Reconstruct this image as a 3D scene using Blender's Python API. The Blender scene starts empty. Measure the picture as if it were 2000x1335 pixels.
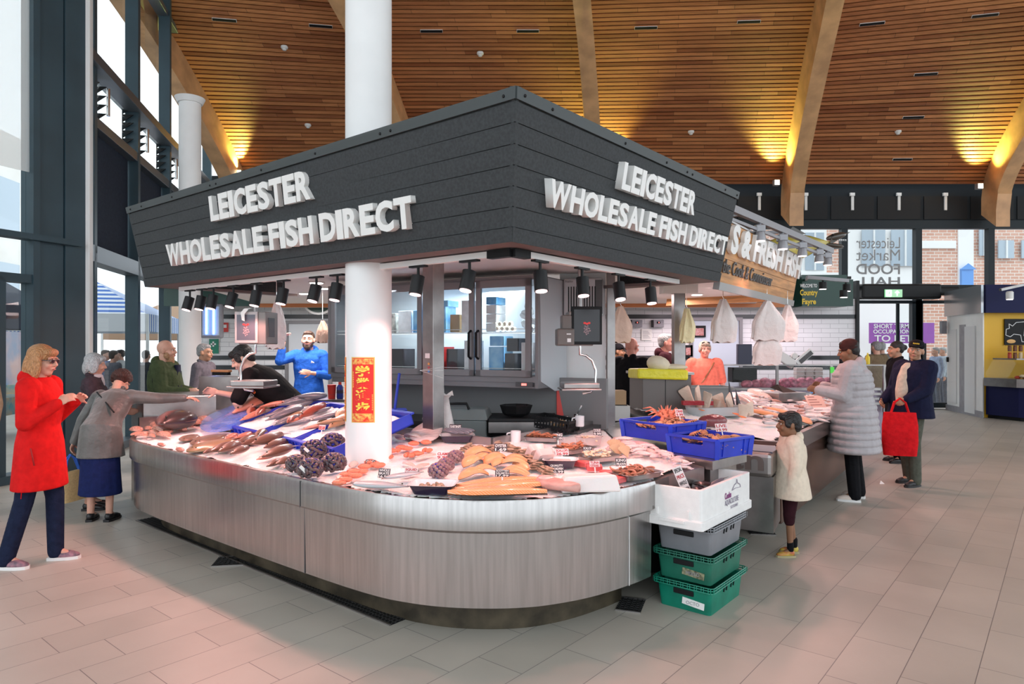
import bpy, bmesh, math, random
from mathutils import Vector as V, Matrix as M, Euler
from mathutils import noise as mnoise
random.seed(7)
S = bpy.context.scene
COL = S.collection
FPX, H0, CX, HY = 1320.0, 1.6, 1000.0, 675.0      # focal length in px, eye height, principal column, horizon row

# ------------------------------------------------------------------ camera
cd = bpy.data.cameras.new('camera'); cam = bpy.data.objects.new('camera', cd); COL.objects.link(cam)
cam.location = (0, 0, H0); cam.rotation_euler = (math.radians(90), 0, 0)
cd.sensor_width = 36; cd.lens = FPX/2000*36; cd.shift_y = 0.00375; cd.clip_start = .05; cd.clip_end = 300
S.camera = cam
# ------------------------------------------------------------------ world / exposure
w = bpy.data.worlds.new('overcast'); S.world = w; w.use_nodes = True
nt = w.node_tree; bg = nt.nodes['Background']
bg.inputs[0].default_value = (.86, .94, 1, 1); bg.inputs[1].default_value = 1.5
S.view_settings.view_transform = 'Standard'; S.view_settings.look = 'None'
S.view_settings.gamma = 1; S.view_settings.exposure = 0.45; S.view_settings.use_curve_mapping = False
PINK = (1, .42, .37)

def lamp(kind, name, loc, power, color=(1, 1, 1), size=.1, direction=(0, 0, -1), angle=2.4, blend=.6, size_y=None):
    d = bpy.data.lights.new(name, kind); o = bpy.data.objects.new(name, d); COL.objects.link(o)
    d.energy = power; d.color = color; o.location = loc
    o.rotation_euler = V(direction).to_track_quat('-Z', 'Y').to_euler()
    if kind == 'SPOT': d.spot_size = angle; d.spot_blend = blend; d.shadow_soft_size = size
    elif kind == 'AREA':
        d.size = size
        if size_y: d.shape = 'RECTANGLE'; d.size_y = size_y
    else: d.shadow_soft_size = size
    return o

# ------------------------------------------------------------------ pixel helpers: P = point at depth, G = point on a level plane
def P(px, py, Y): return V(((px-CX)/FPX*Y, Y, H0-(py-HY)/FPX*Y))
def G(px, py, z=0.): return P(px, py, FPX*(H0-z)/(py-HY))

# ------------------------------------------------------------------ materials
MATS = {}
def mat(name, col, rough=.6, metal=0., noise=None, bump=None, spec=.5, emit=None, emit_s=0, trans=0, coat=0, alpha=1, sheen=0, stretch=None, col2=None, sss=0):
    """noise=(scale, amount) tone variation; bump=(scale, strength, distance)"""
    if name in MATS: return MATS[name]
    m = bpy.data.materials.new(name); m.use_nodes = True; MATS[name] = m
    n = m.node_tree.nodes; l = m.node_tree.links; b = n['Principled BSDF']
    b.inputs['Base Color'].default_value = (*col, 1); b.inputs['Roughness'].default_value = rough
    b.inputs['Metallic'].default_value = metal; b.inputs['Specular IOR Level'].default_value = spec
    b.inputs['Transmission Weight'].default_value = trans; b.inputs['Coat Weight'].default_value = coat
    b.inputs['Alpha'].default_value = alpha; b.inputs['Sheen Weight'].default_value = sheen
    if sss: b.inputs['Subsurface Weight'].default_value = sss; b.inputs['Subsurface Radius'].default_value = (.02, .006, .004)
    if emit: b.inputs['Emission Color'].default_value = (*emit, 1); b.inputs['Emission Strength'].default_value = emit_s
    tc = n.new('ShaderNodeTexCoord'); mp = n.new('ShaderNodeMapping'); l.new(tc.outputs['Object'], mp.inputs[0])
    if stretch: mp.inputs['Scale'].default_value = stretch
    if noise:
        t = n.new('ShaderNodeTexNoise'); t.inputs['Scale'].default_value = noise[0]; t.inputs['Detail'].default_value = 5
        l.new(mp.outputs[0], t.inputs['Vector'])
        r = n.new('ShaderNodeValToRGB'); l.new(t.outputs[0], r.inputs[0])
        a = noise[1]; c2 = col2 or tuple(min(1, c*(1+a)) for c in col); c1 = col if col2 else tuple(c*(1-a) for c in col)
        r.color_ramp.elements[0].position = .35; r.color_ramp.elements[1].position = .65
        r.color_ramp.elements[0].color = (*c1, 1); r.color_ramp.elements[1].color = (*c2, 1)
        l.new(r.outputs[0], b.inputs['Base Color'])
    if bump:
        t = n.new('ShaderNodeTexNoise'); t.inputs['Scale'].default_value = bump[0]; t.inputs['Detail'].default_value = 4
        l.new(mp.outputs[0], t.inputs['Vector'])
        bp = n.new('ShaderNodeBump'); bp.inputs['Strength'].default_value = bump[1]; bp.inputs['Distance'].default_value = bump[2]
        l.new(t.outputs[0], bp.inputs['Height']); l.new(bp.outputs[0], b.inputs['Normal'])
    return m
def wave_bump(m, axis='Z', scale=10, dist=.01, strength=.6, distort=1.):
    n = m.node_tree.nodes; l = m.node_tree.links; b = n['Principled BSDF']
    tc = n.new('ShaderNodeTexCoord'); t = n.new('ShaderNodeTexWave'); t.bands_direction = axis
    t.inputs['Scale'].default_value = scale; t.inputs['Distortion'].default_value = distort
    l.new(tc.outputs['Object'], t.inputs['Vector'])
    bp = n.new('ShaderNodeBump'); bp.inputs['Strength'].default_value = strength; bp.inputs['Distance'].default_value = dist
    l.new(t.outputs['Fac'], bp.inputs['Height']); l.new(bp.outputs[0], b.inputs['Normal'])
    return m
def fab(name, col, bump=(9, .6, .03), rough=.85, noise=(25, .12)):
    return mat(name, col, rough, noise=noise, bump=bump, spec=.12)

STEEL = mat('brushed_steel', (.46, .44, .43), .27, .95, noise=(5, .09), stretch=(9, 9, .35))  # brush grain; its vertical tone streaks also stand in for reflections
STEELW = mat('work_steel', (.34, .32, .315), .3, .9, noise=(6, .14))
TEAL = mat('dark_frame', (.03, .062, .082), .5, 0, noise=(2, .12))
BLACK = mat('black_plastic', (.008, .008, .009), .5, spec=.25)
BLACKM = mat('black_metal', (.008, .008, .009), .45, 0, spec=.3)
WHITE = mat('white_paint', (.82, .83, .83), .5, noise=(3, .03))
WHITEP = mat('white_plastic', (.8, .8, .79), .45)
GREYP = mat('grey_plastic', (.28, .28, .31), .5, noise=(8, .1))
DGREY = mat('dark_grey', (.09, .09, .095), .5)
CLAD = mat('slate_cladding', (.03, .034, .037), .7, noise=(60, .22), bump=(180, .25, .002))
CLADS = mat('soffit_board', (.13, .095, .09), .6, noise=(4, .15))  # reddish bounce of the pink lamps is put into the board colour
BLUE = mat('blue_crate', (.018, .045, .5), .4, noise=(5, .12))
TIMBER = mat('glulam', (.62, .35, .17), .5, noise=(2.5, .18), stretch=(1, 1, 1), coat=.1)
RED = mat('red_plastic', (.6, .03, .02), .4)
PAPERW = mat('paper_white', (.8, .8, .78), .8)
BLACKCARD = mat('black_card', (.015, .015, .02), .5)
CHROME = mat('chrome', (.7, .7, .7), .15, 1)
GLASS = None
def glass_mat(name, tint=(.9, .97, .97), refl=.12, dark=0.):
    m = bpy.data.materials.new(name); m.use_nodes = True; MATS[name] = m; n = m.node_tree.nodes; l = m.node_tree.links
    n.remove(n['Principled BSDF']); o = n['Material Output']
    t = n.new('ShaderNodeBsdfTransparent'); t.inputs[0].default_value = (*tint, 1)
    g = n.new('ShaderNodeBsdfGlossy'); g.inputs['Roughness'].default_value = .02
    f = n.new('ShaderNodeFresnel'); f.inputs[0].default_value = 1.45
    mx = n.new('ShaderNodeMixShader'); geo = n.new('ShaderNodeNewGeometry'); mu = n.new('ShaderNodeMath'); mu.operation = 'MULTIPLY'; sb = n.new('ShaderNodeMath'); sb.operation = 'SUBTRACT'; sb.inputs[0].default_value = .8; l.new(geo.outputs['Backfacing'], sb.inputs[1]); sb.use_clamp = True; l.new(f.outputs[0], mu.inputs[0]); l.new(sb.outputs[0], mu.inputs[1]); l.new(mu.outputs[0], mx.inputs[0]); l.new(t.outputs[0], mx.inputs[1]); l.new(g.outputs[0], mx.inputs[2])
    l.new(mx.outputs[0], o.inputs[0]); return m
GLASS = glass_mat('window_glass', (.98, 1, 1)); CLEAR = glass_mat('clear_glass', (.95, .97, .97))
def emi(name, col, s): return mat(name, (.8, .8, .8), .5, emit=col, emit_s=s)

# ------------------------------------------------------------------ mesh builder
def lerp(a, b, t): return a+(b-a)*t
class MB:
    def __init__(s): s.v = []; s.f = []; s.mi = []; s.m = 0
    def add(s, vs, fs):
        o = len(s.v); s.v += [V(x) for x in vs]; s.f += [tuple(i+o for i in f) for f in fs]; s.mi += [s.m]*len(fs); return s
    def box(s, c, d, rot=0, tilt=None):
        c = V(c); x, y, z = d[0]/2, d[1]/2, d[2]/2
        R = M.Rotation(rot, 3, 'Z')
        if tilt: R = R @ Euler(tilt).to_matrix()
        vs = [c+R @ V((a*x, b*y, e*z)) for e in (-1, 1) for a, b in ((-1, -1), (1, -1), (1, 1), (-1, 1))]
        return s.add(vs, [(3, 2, 1, 0), (4, 5, 6, 7), (0, 1, 5, 4), (1, 2, 6, 5), (2, 3, 7, 6), (3, 0, 4, 7)])
    def bx(s, x0, x1, y0, y1, z0, z1): return s.box(((x0+x1)/2, (y0+y1)/2, (z0+z1)/2), (abs(x1-x0), abs(y1-y0), abs(z1-z0)))
    def bar(s, a, b, w, h, up=(0, 0, 1)):
        a, b = V(a), V(b); d = (b-a).normalized(); r = d.cross(V(up))
        if r.length < 1e-4: r = V((1, 0, 0))
        r.normalize(); u = r.cross(d)
        vs = [p+r*i*w/2+u*j*h/2 for p in (a, b) for i, j in ((-1, -1), (1, -1), (1, 1), (-1, 1))]
        return s.add(vs, [(3, 2, 1, 0), (4, 5, 6, 7), (0, 1, 5, 4), (1, 2, 6, 5), (2, 3, 7, 6), (3, 0, 4, 7)])
    def prism(s, pts, z0, z1):
        n = len(pts); zz0 = z0 if callable(z0) else (lambda p: z0); zz1 = z1 if callable(z1) else (lambda p: z1)
        A = sum(pts[i][0]*pts[(i+1) % n][1]-pts[(i+1) % n][0]*pts[i][1] for i in range(n))
        if A < 0: pts = pts[::-1]
        vs = [(p[0], p[1], zz0(p)) for p in pts]+[(p[0], p[1], zz1(p)) for p in pts]
        return s.add(vs, [tuple(range(n))[::-1], tuple(range(n, 2*n))]+[(i, (i+1) % n, n+(i+1) % n, n+i) for i in range(n)])
    def rings(s, R, cap=True, closed=True):
        n = len(R[0]); vs = [p for r in R for p in r]; fs = []
        for i in range(len(R)-1):
            for j in range(n if closed else n-1):
                k = (j+1) % n; fs.append((i*n+j, i*n+k, (i+1)*n+k, (i+1)*n+j))
        if cap: fs += [tuple(range(n))[::-1], tuple(range((len(R)-1)*n, len(R)*n))]
        return s.add(vs, fs)
    def cyl(s, a, b, r0, r1=None, n=14, cap=True):
        a, b = V(a), V(b); r1 = r0 if r1 is None else r1; d = (b-a).normalized()
        x = d.orthogonal().normalized(); y = d.cross(x)
        return s.rings([[p+(x*math.cos(t)+y*math.sin(t))*r for t in [2*math.pi*i/n for i in range(n)]] for p, r in ((a, r0), (b, r1))], cap)
    def caps(s, a, b, r0, r1=None, n=10, m=3, sq=1.):
        a, b = V(a), V(b); r1 = r0 if r1 is None else r1; d = (b-a); L = d.length
        d = d.normalized() if L > 1e-6 else V((0, 0, 1)); x = d.cross(V((0, 0, 1)))
        x = x.normalized() if x.length > 1e-3 else V((1, 0, 0)); y = d.cross(x); R = []
        for i in range(m+1):
            t = math.pi/2*(i/m); R.append((a-d*r0*math.cos(t), max(r0*math.sin(t), r0*.02)))
        for i in range(m+1):
            t = math.pi/2*(i/m); R.append((b+d*r1*math.sin(t), max(r1*math.cos(t), r1*.02)))
        return s.rings([[p+(x*math.cos(t)+y*math.sin(t)*sq)*r for t in [2*math.pi*k/n for k in range(n)]] for p, r in R])
    def ell(s, c, r, rot=(0, 0, 0), n=12, m=8):
        c = V(c); r = V(r) if hasattr(r, '__len__') else V((r, r, r)); E = rot if isinstance(rot, M) else Euler(rot).to_matrix(); R = []
        for i in range(m+1):
            t = math.pi*i/m; st = max(math.sin(t), .02)
            R.append([c+E @ V((r.x*st*math.cos(k), r.y*st*math.sin(k), -r.z*math.cos(t))) for k in [2*math.pi*j/n for j in range(n)]])
        return s.rings(R)
    def tube(s, pts, r, n=8, cap=True):
        pts = [V(p) for p in pts]; R = []; x = None
        for i, p in enumerate(pts):
            d = (pts[min(i+1, len(pts)-1)]-pts[max(i-1, 0)]).normalized()
            x = d.orthogonal().normalized() if x is None else (x-d*x.dot(d)).normalized(); y = d.cross(x)
            rr = r[i] if hasattr(r, '__len__') else r
            R.append([p+(x*math.cos(t)+y*math.sin(t))*rr for t in [2*math.pi*j/n for j in range(n)]])
        return s.rings(R, cap)
    def lathe(s, c, prof, n=24, cap=True):
        c = V(c); return s.rings([[c+V((r*math.cos(t), r*math.sin(t), z)) for t in [2*math.pi*j/n for j in range(n)]] for r, z in prof], cap)
    def loft(s, secs, n=16, rot=None):
        """secs: list of (center, rx, ry) level ellipses"""
        R = []
        for c, rx, ry in secs:
            c = V(c); R.append([c+(rot @ V((rx*math.cos(t), ry*math.sin(t), 0)) if rot else V((rx*math.cos(t), ry*math.sin(t), 0))) for t in [2*math.pi*j/n for j in range(n)]])
        return s.rings(R)
    def mesh(s, name, mats):
        me = bpy.data.meshes.new(name); me.from_pydata([tuple(v) for v in s.v], [], s.f)
        for m in (mats if isinstance(mats, (list, tuple)) else [mats]): me.materials.append(m)
        if max(s.mi, default=0) > 0: me.polygons.foreach_set('material_index', s.mi)
        return me
    def build(s, name, mats, parent=None, smooth=None, bevel=0, label=None, kind=None, loc=None):
        me = s.mesh(name, mats)
        bm = bmesh.new(); bm.from_mesh(me); bmesh.ops.recalc_face_normals(bm, faces=bm.faces); bm.to_mesh(me); bm.free()
        return link(me, name, parent, smooth, bevel, label, kind, loc)
def link(me, name, parent=None, smooth=None, bevel=0, label=None, kind=None, loc=None):
    if smooth is not None:
        me.polygons.foreach_set('use_smooth', [True]*len(me.polygons))
        if smooth < 170: me.set_sharp_from_angle(angle=math.radians(smooth))
    me.update()
    o = bpy.data.objects.new(name, me); COL.objects.link(o)
    if parent: o.parent = parent
    if loc is not None: o.location = loc
    if label: o['label'] = label
    if kind: o['kind'] = kind
    if bevel:
        b = o.modifiers.new('bevel', 'BEVEL'); b.width = bevel; b.segments = 2; b.limit_method = 'ANGLE'
    return o
def thing(name, label, cat, loc=(0, 0, 0), rz=0, group=None, scale=None, rot=None):
    o = bpy.data.objects.new(name, None); COL.objects.link(o); o.location = loc; o.rotation_euler = rot or (0, 0, rz)
    o.empty_display_size = .1
    if scale: o.scale = (scale,)*3 if not hasattr(scale, '__len__') else scale
    o['label'] = label; o['category'] = cat
    if group: o['group'] = group
    return o
def tag(o, label, cat, group=None):
    o['label'] = label; o['category'] = cat
    if group: o['group'] = group
    return o
def struct(o): o['kind'] = 'structure'; return o
def dup(root, loc, rot=(0, 0, 0), label=None, group=None, scale=None):
    r = root.copy(); COL.objects.link(r); r.location = loc; r.rotation_euler = rot
    if scale: r.scale = scale if hasattr(scale, '__len__') else (scale,)*3
    if label: r['label'] = label
    if group: r['group'] = group
    elif 'group' in r.keys(): del r['group']
    for ch in list(root.children):
        c = ch.copy(); COL.objects.link(c); c.parent = r
        for g in ch.children:
            d = g.copy(); COL.objects.link(d); d.parent = c
    return r
def text_mesh(txt, size=1, extrude=.0, offset=0, align='CENTER', space=1., bold=None):
    c = bpy.data.curves.new('t', 'FONT'); c.body = txt; c.size = size; c.extrude = extrude; c.offset = offset
    c.align_x = align; c.space_character = space; c.resolution_u = 3; c.space_line = .85
    o = bpy.data.objects.new('t', c); COL.objects.link(o); bpy.context.view_layer.update()
    me = bpy.data.meshes.new_from_object(o.evaluated_get(bpy.context.evaluated_depsgraph_get()))
    bpy.data.objects.remove(o); return me
def fit_text(me, x0, x1, y0, y1):
    xs = [v.co.x for v in me.vertices]; ys = [v.co.y for v in me.vertices]
    if not xs: return me
    ax, bx, ay, by = min(xs), max(xs), min(ys), max(ys)
    for v in me.vertices:
        v.co.x = x0+(v.co.x-ax)/(bx-ax+1e-9)*(x1-x0); v.co.y = y0+(v.co.y-ay)/(by-ay+1e-9)*(y1-y0)
    return me
def frame(origin, xd, yd):
    x = V(xd).normalized(); y = V(yd); y = (y-x*y.dot(x)).normalized(); z = x.cross(y)
    m = M((x, y, z)).transposed().to_4x4(); m.translation = V(origin); return m
def write(txt, m, w, h, material, parent, name='lettering', thick=.001, off=0, x0=0, y0=0, bold=0):
    """text filling w x h whose lower left is (x0,y0) in frame m (in the parent's space)"""
    me = fit_text(text_mesh(txt, extrude=1, offset=bold, align='CENTER'), x0, x0+w, y0, y0+h)
    for v in me.vertices: v.co.z = off+(thick if v.co.z > 0 else 0)
    me.transform(m); me.materials.clear(); me.materials.append(material)
    return link(me, name, parent)
_tmp = 0
def blob(mb, name, material, parent=None, vox=.01, smooth=3, label=None, loc=None):
    """fuse overlapping closed shells of the builder into one continuous smooth surface"""
    me = mb.mesh(name, material); o = bpy.data.objects.new('tmp', me); COL.objects.link(o)
    r = o.modifiers.new('r', 'REMESH'); r.mode = 'VOXEL'; r.voxel_size = vox; r.use_smooth_shade = True
    if smooth:
        q = o.modifiers.new('s', 'SMOOTH'); q.iterations = smooth; q.factor = .5
    bpy.context.view_layer.update()
    out = bpy.data.meshes.new_from_object(o.evaluated_get(bpy.context.evaluated_depsgraph_get()))
    bpy.data.objects.remove(o); out.name = name
    if not out.materials: out.materials.append(material)
    return link(out, name, parent, 180, 0, label, None, loc)
U = V((-.772, .636, 0)); W = V((.636, .772, 0))     # the two directions of the stall island
# ================================================================== HALL
# floor: 286 x 572 mm tiles laid along W
def floor_mat():
    m = mat('floor_tiles', (.5, .47, .42), .42); n = m.node_tree.nodes; l = m.node_tree.links; b = n['Principled BSDF']
    tc = n.new('ShaderNodeTexCoord'); mp = n.new('ShaderNodeMapping'); l.new(tc.outputs['Object'], mp.inputs[0])
    mp.vector_type = 'TEXTURE'; mp.inputs['Location'].default_value = (1.4375, 3.635, 0); mp.inputs['Rotation'].default_value = (0, 0, math.atan2(W.y, W.x))
    br = n.new('ShaderNodeTexBrick'); l.new(mp.outputs[0], br.inputs[0])
    br.inputs['Scale'].default_value = 1; br.inputs['Brick Width'].default_value = .572; br.inputs['Row Height'].default_value = .286
    br.inputs['Mortar Size'].default_value = .0022; br.offset = .37; br.inputs['Bias'].default_value = 0
    br.inputs['Color1'].default_value = (.40, .375, .325, 1); br.inputs['Color2'].default_value = (.46, .425, .37, 1); br.inputs['Mortar'].default_value = (.17, .16, .15, 1)
    ns = n.new('ShaderNodeTexNoise'); ns.inputs['Scale'].default_value = 90; l.new(tc.outputs['Object'], ns.inputs[0])
    n2 = n.new('ShaderNodeTexNoise'); n2.inputs['Scale'].default_value = 1.3; n2.inputs['Detail'].default_value = 6; l.new(tc.outputs['Object'], n2.inputs[0])
    mx = n.new('ShaderNodeMix'); mx.data_type = 'RGBA'; mx.blend_type = 'OVERLAY'; mx.inputs[0].default_value = .22
    l.new(br.outputs[0], mx.inputs[6]); l.new(n2.outputs[0], mx.inputs[7]); l.new(mx.outputs[2], b.inputs['Base Color'])
    bp = n.new('ShaderNodeBump'); bp.inputs['Strength'].default_value = .12; bp.inputs['Distance'].default_value = .003; l.new(ns.outputs[0], bp.inputs['Height']); l.new(bp.outputs[0], b.inputs['Normal'])
    return m
struct(MB().bx(-12, 30, -6, 18.2, -.2, 0).build('floor', floor_mat()))
# outside paving
PAVE = mat('pale_paving', (.62, .6, .58), .8, noise=(4, .1))
struct(MB().bx(-60, 60, -30, 70, -.4, -.205).build('ground', PAVE))

# ---- vaulted ceiling: five arched bays of slats between glulam beams
PROF = [(0, 16.8, 5.62), (.1, 16.2, 6.32), (.2, 15.4, 7.05), (.3, 14.5, 7.75), (.4, 13.4, 8.42), (.52, 11.8, 9.1), (.65, 9.8, 9.65), (.8, 7, 10.0), (1, 2.5, 10.1), (1.25, -3.5, 9.6)]
BEAMS = [(-6.73, -7.15, -.75), (-2.26, -3.15, 0), (2.05, 1.40, 0), (6.88, 6.07, -.3), (11.88, 10.5, -1.5), (17.9, 16.0, -3.2)]
def prof(k, t):
    xb, xt, off = BEAMS[k]
    for i in range(len(PROF)-1):
        if t <= PROF[i+1][0] or i == len(PROF)-2:
            a, b = PROF[i], PROF[i+1]; f = (t-a[0])/(b[0]-a[0]); Y = lerp(a[1], b[1], f); z = lerp(a[2], b[2], f); break
    s = min(1, max(0, t)/.4); s = s*s*(3-2*s) if s < 1 else 1
    return V((xb+(xt-xb)*(16.8-Y)/3.4, Y+off*s, z))
def sprof(k, t, h=.03):
    return (prof(k, t-h)+prof(k, t)*2+prof(k, t+h))/4
def slat_mat():
    m = mat('cedar_slats', (.5, .22, .09), .5); n = m.node_tree.nodes; l = m.node_tree.links; b = n['Principled BSDF']
    uv = n.new('ShaderNodeUVMap'); br = n.new('ShaderNodeTexBrick'); l.new(uv.outputs[0], br.inputs[0])
    br.inputs['Scale'].default_value = 1; br.inputs['Brick Width'].default_value = 1.9; br.inputs['Row Height'].default_value = 1; br.inputs['Mortar Size'].default_value = .004
    br.offset = .43; br.offset_frequency = 3; br.squash = 1.4; br.squash_frequency = 2
    br.inputs['Color1'].default_value = (.27, .085, .03, 1); br.inputs['Color2'].default_value = (.55, .22, .085, 1); br.inputs['Mortar'].default_value = (.1, .04, .02, 1)
    tc = n.new('ShaderNodeTexCoord'); mp = n.new('ShaderNodeMapping'); l.new(tc.outputs['Object'], mp.inputs[0]); mp.inputs['Scale'].default_value = (1.2, 20, 20)
    ns = n.new('ShaderNodeTexNoise'); ns.inputs['Scale'].default_value = 1.3; ns.inputs['Detail'].default_value = 6; l.new(mp.outputs[0], ns.inputs[0])
    mx = n.new('ShaderNodeMix'); mx.data_type = 'RGBA'; mx.blend_type = 'OVERLAY'; mx.inputs[0].default_value = .5
    l.new(br.outputs[0], mx.inputs[6]); l.new(ns.outputs[0], mx.inputs[7]); l.new(mx.outputs[2], b.inputs['Base Color'])
    return m
SLAT = slat_mat(); DARKW = mat('ceiling_void', (.02, .012, .008), .9)
def arc(k):          # arc-length table along the beam
    T = [i/500*1.25 for i in range(501)]; p = [sprof(k, t) for t in T]; L = [0]
    for i in range(1, len(p)): L.append(L[-1]+(p[i]-p[i-1]).length)
    return T, L
Ta, La = arc(2)
def t_at(s):
    for i in range(1, len(La)):
        if La[i] >= s: return lerp(Ta[i-1], Ta[i], (s-La[i-1])/(La[i]-La[i-1]))
    return 1.25
PITCH = .094; NS = int(La[-1]/PITCH)-1
for k in range(5):
    vs, fs, uv = [], [], []
    for i in range(NS):
        t0, t1 = t_at(i*PITCH), t_at(i*PITCH+.068)
        a, b, c, d = sprof(k, t0), sprof(k+1, t0), sprof(k+1, t1), sprof(k, t1)
        nrm = (b-a).cross(d-a).normalized()
        if nrm.z > 0: nrm = -nrm
        up = -nrm*.03; o = len(vs); vs += [a, b, c, d, a+up, b+up, c+up, d+up]
        Lx = (b-a).length
        for f, q in (((0, 1, 2, 3), ((0, i+.1), (Lx, i+.1), (Lx, i+.9), (0, i+.9))), ((0, 1, 5, 4), ((0, i+.1), (Lx, i+.1), (Lx, i+.2), (0, i+.2))), ((3, 2, 6, 7), ((0, i+.8), (Lx, i+.8), (Lx, i+.9), (0, i+.9)))):
            fs.append(tuple(o+j for j in f)); uv += q
    for i in range(60):      # dark void behind the slats
        t0, t1 = i/60*1.25, (i+1)/60*1.25
        o = len(vs); vs += [sprof(k, t0)+V((0, .02, .06)), sprof(k+1, t0)+V((0, .02, .06)), sprof(k+1, t1)+V((0, .02, .06)), sprof(k, t1)+V((0, .02, .06))]
        fs.append((o, o+1, o+2, o+3)); uv += [(0, 0)]*4
    me = bpy.data.meshes.new('ceiling'); me.from_pydata([tuple(v) for v in vs], [], fs); me.materials.append(SLAT); me.materials.append(DARKW)
    me.polygons.foreach_set('material_index', [0]*(3*NS)+[1]*60)
    u = me.uv_layers.new(name='UVMap'); u.data.foreach_set('uv', [c for q in uv for c in q])
    struct(link(me, 'ceiling'))
for k in range(6):
    R = []
    for i in range(71):
        t = -.035+i/70*1.285; p = sprof(k, max(t, 0)) if t > 0 else prof(k, 0)+V((0, .05, t*22)); q = sprof(k, max(t, 0)+.02); r = sprof(k, max(t-.02, 0))
        d = (q-r); d.x = 0; d.normalize(); nn = V((0, -d.z, d.y))
        if nn.z < 0: nn = -nn
        if t < .02: nn = nn.lerp(V((0, 1, .35)), .3).normalized()
        wd = .17
        R.append([p+nn*.02+V((-wd, 0, 0)), p+nn*.02+V((wd, 0, 0)), p-nn*.62+V((wd, 0, 0)), p-nn*.62+V((-wd, 0, 0))])
    struct(MB().rings(R).build('trim_%d' % (k+1), TIMBER, smooth=30))
# ceiling vents, detectors
vents = [(434, 40, 1), (623, 52, 1), (843, 61, 1), (1031, 61, 1), (1263, 56, 1), (1464, 44, 1), (1710, 47, 1), (1933, 30, 1), (1814, 147, 1), (1786, 229, 1), (1762, 312, 1)]
def ceil_hit(px, py):
    best = None
    for k in range(5):
        for i in range(3, 300):
            t = i/300*.8; a, b = sprof(k, t), sprof(k+1, t)
            pa, pb = [(CX+q.x/q.y*FPX, HY-(q.z-H0)/q.y*FPX) for q in (a, b)]
            if pa[0] <= px <= pb[0]:
                f = (px-pa[0])/(pb[0]-pa[0]); e = abs(lerp(pa[1], pb[1], f)-py)
                if best is None or e < best[0]:
                    q = lerp(a, b, f); t2 = sprof(k, t+.01)-sprof(k, t-.01); best = (e, q, (b-a).normalized(), t2.normalized())
    return best
where = ['over the left glazed wall, nearest the edge beam', 'left of the white column top', 'just right of the white column top', 'beside the slim middle beam', 'right of the slim middle beam', 'beside the broad beam', 'right of the broad beam, nearest the top', 'in the far upper right corner', 'second down the right bay', 'third down the right bay', 'lowest in the right bay, near the wall']
for i, (px, py, _) in enumerate(vents):
    h = ceil_hit(px, py)
    if not h: continue
    m = frame(h[1]-h[2].cross(h[3]).normalized()*(-.012 if h[2].cross(h[3]).z < 0 else .012), h[2], h[3])
    r = thing('ceiling_vent', 'narrow slotted vent in the timber slats, '+where[i], 'vent', group='slot vents in the slatted ceiling'); r.matrix_world = m
    b = MB(); b.box((0, 0, 0), (.46, .012, .02)); b.box((0, .05, 0), (.46, .012, .02)); b.box((-.225, .025, 0), (.012, .06, .02)); b.box((.225, .025, 0), (.012, .06, .02)); b.build('frame', WHITEP, r)
    b = MB(); [b.box((-.2+.4*j/9, .025, 0), (.012, .05, .01)) for j in range(10)]; b.build('grille', GREYP, r)
    MB().box((0, .025, .01), (.45, .055, .004)).build('back', BLACK, r)
for i, (px, py) in enumerate([(551, 92), (938, 104), (600, 246), (1350, 258), (1756, 259)]):
    h = ceil_hit(px, py)
    o = MB().lathe((0, 0, 0), [(.075, .03), (.075, 0), (.06, -.02), (.04, -.03), (.04, -.05), (.02, -.06)], 18).build('smoke_detector', WHITEP, smooth=40, loc=h[1])
    tag(o, 'round white detector on the timber ceiling, '+['at the upper left', 'between the white column and the slim beam', 'just above the left slope of the sign', 'above the right slope of the sign', 'in the rightmost bay'][i], 'detector')

# ---- left glazed wall
L0 = V((-5.63, 8.8, 0)); LD = V((-.229, 1, 0)).normalized(); LN = V((LD.y, -LD.x, 0))
def WL(s, z, off=0): return L0+LD*s+LN*off+V((0, 0, z))
def wbar(b, s0, s1, z0, z1, o0, o1):       # box along the wall
    pts = [WL(s0, 0, o0), WL(s1, 0, o0), WL(s1, 0, o1), WL(s0, 0, o1)]; b.prism([(p.x, p.y) for p in pts], z0, z1)
sl = [(Y-8.8)/LD.y for Y in (9.25, 11.1, 12.97, 14.8, 16.6, 18.4)]
b = MB()
for s in sl: wbar(b, s-.04, s+.07, 0, 10.3, -.17, .03)
struct(b.build('trim_7', TEAL, bevel=.004))
b = MB(); wbar(b, 0, 10, 2.75, 2.98, -.2, .03); wbar(b, 0, 10, 4.62, 4.76, -.2, .02); wbar(b, 0, 10, 5.42, 5.56, -.2, .1); wbar(b, 0, 10, 0, .12, -.2, .0); wbar(b, 0, 10, 7.9, 8.0, -.2, 0)
struct(b.build('trim_8', mat('frame_rail', (.11, .13, .15), .4, .4), bevel=.004))
b = MB(); wbar(b, .2, 10, .1, 2.8, -.2, -.19); wbar(b, .2, 10, 5.5, 10.4, -.2, -.19); struct(b.build('window_1', GLASS))
BLIND = fab('navy_blind', (.028, .036, .055), (200, .1, .002))
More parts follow.
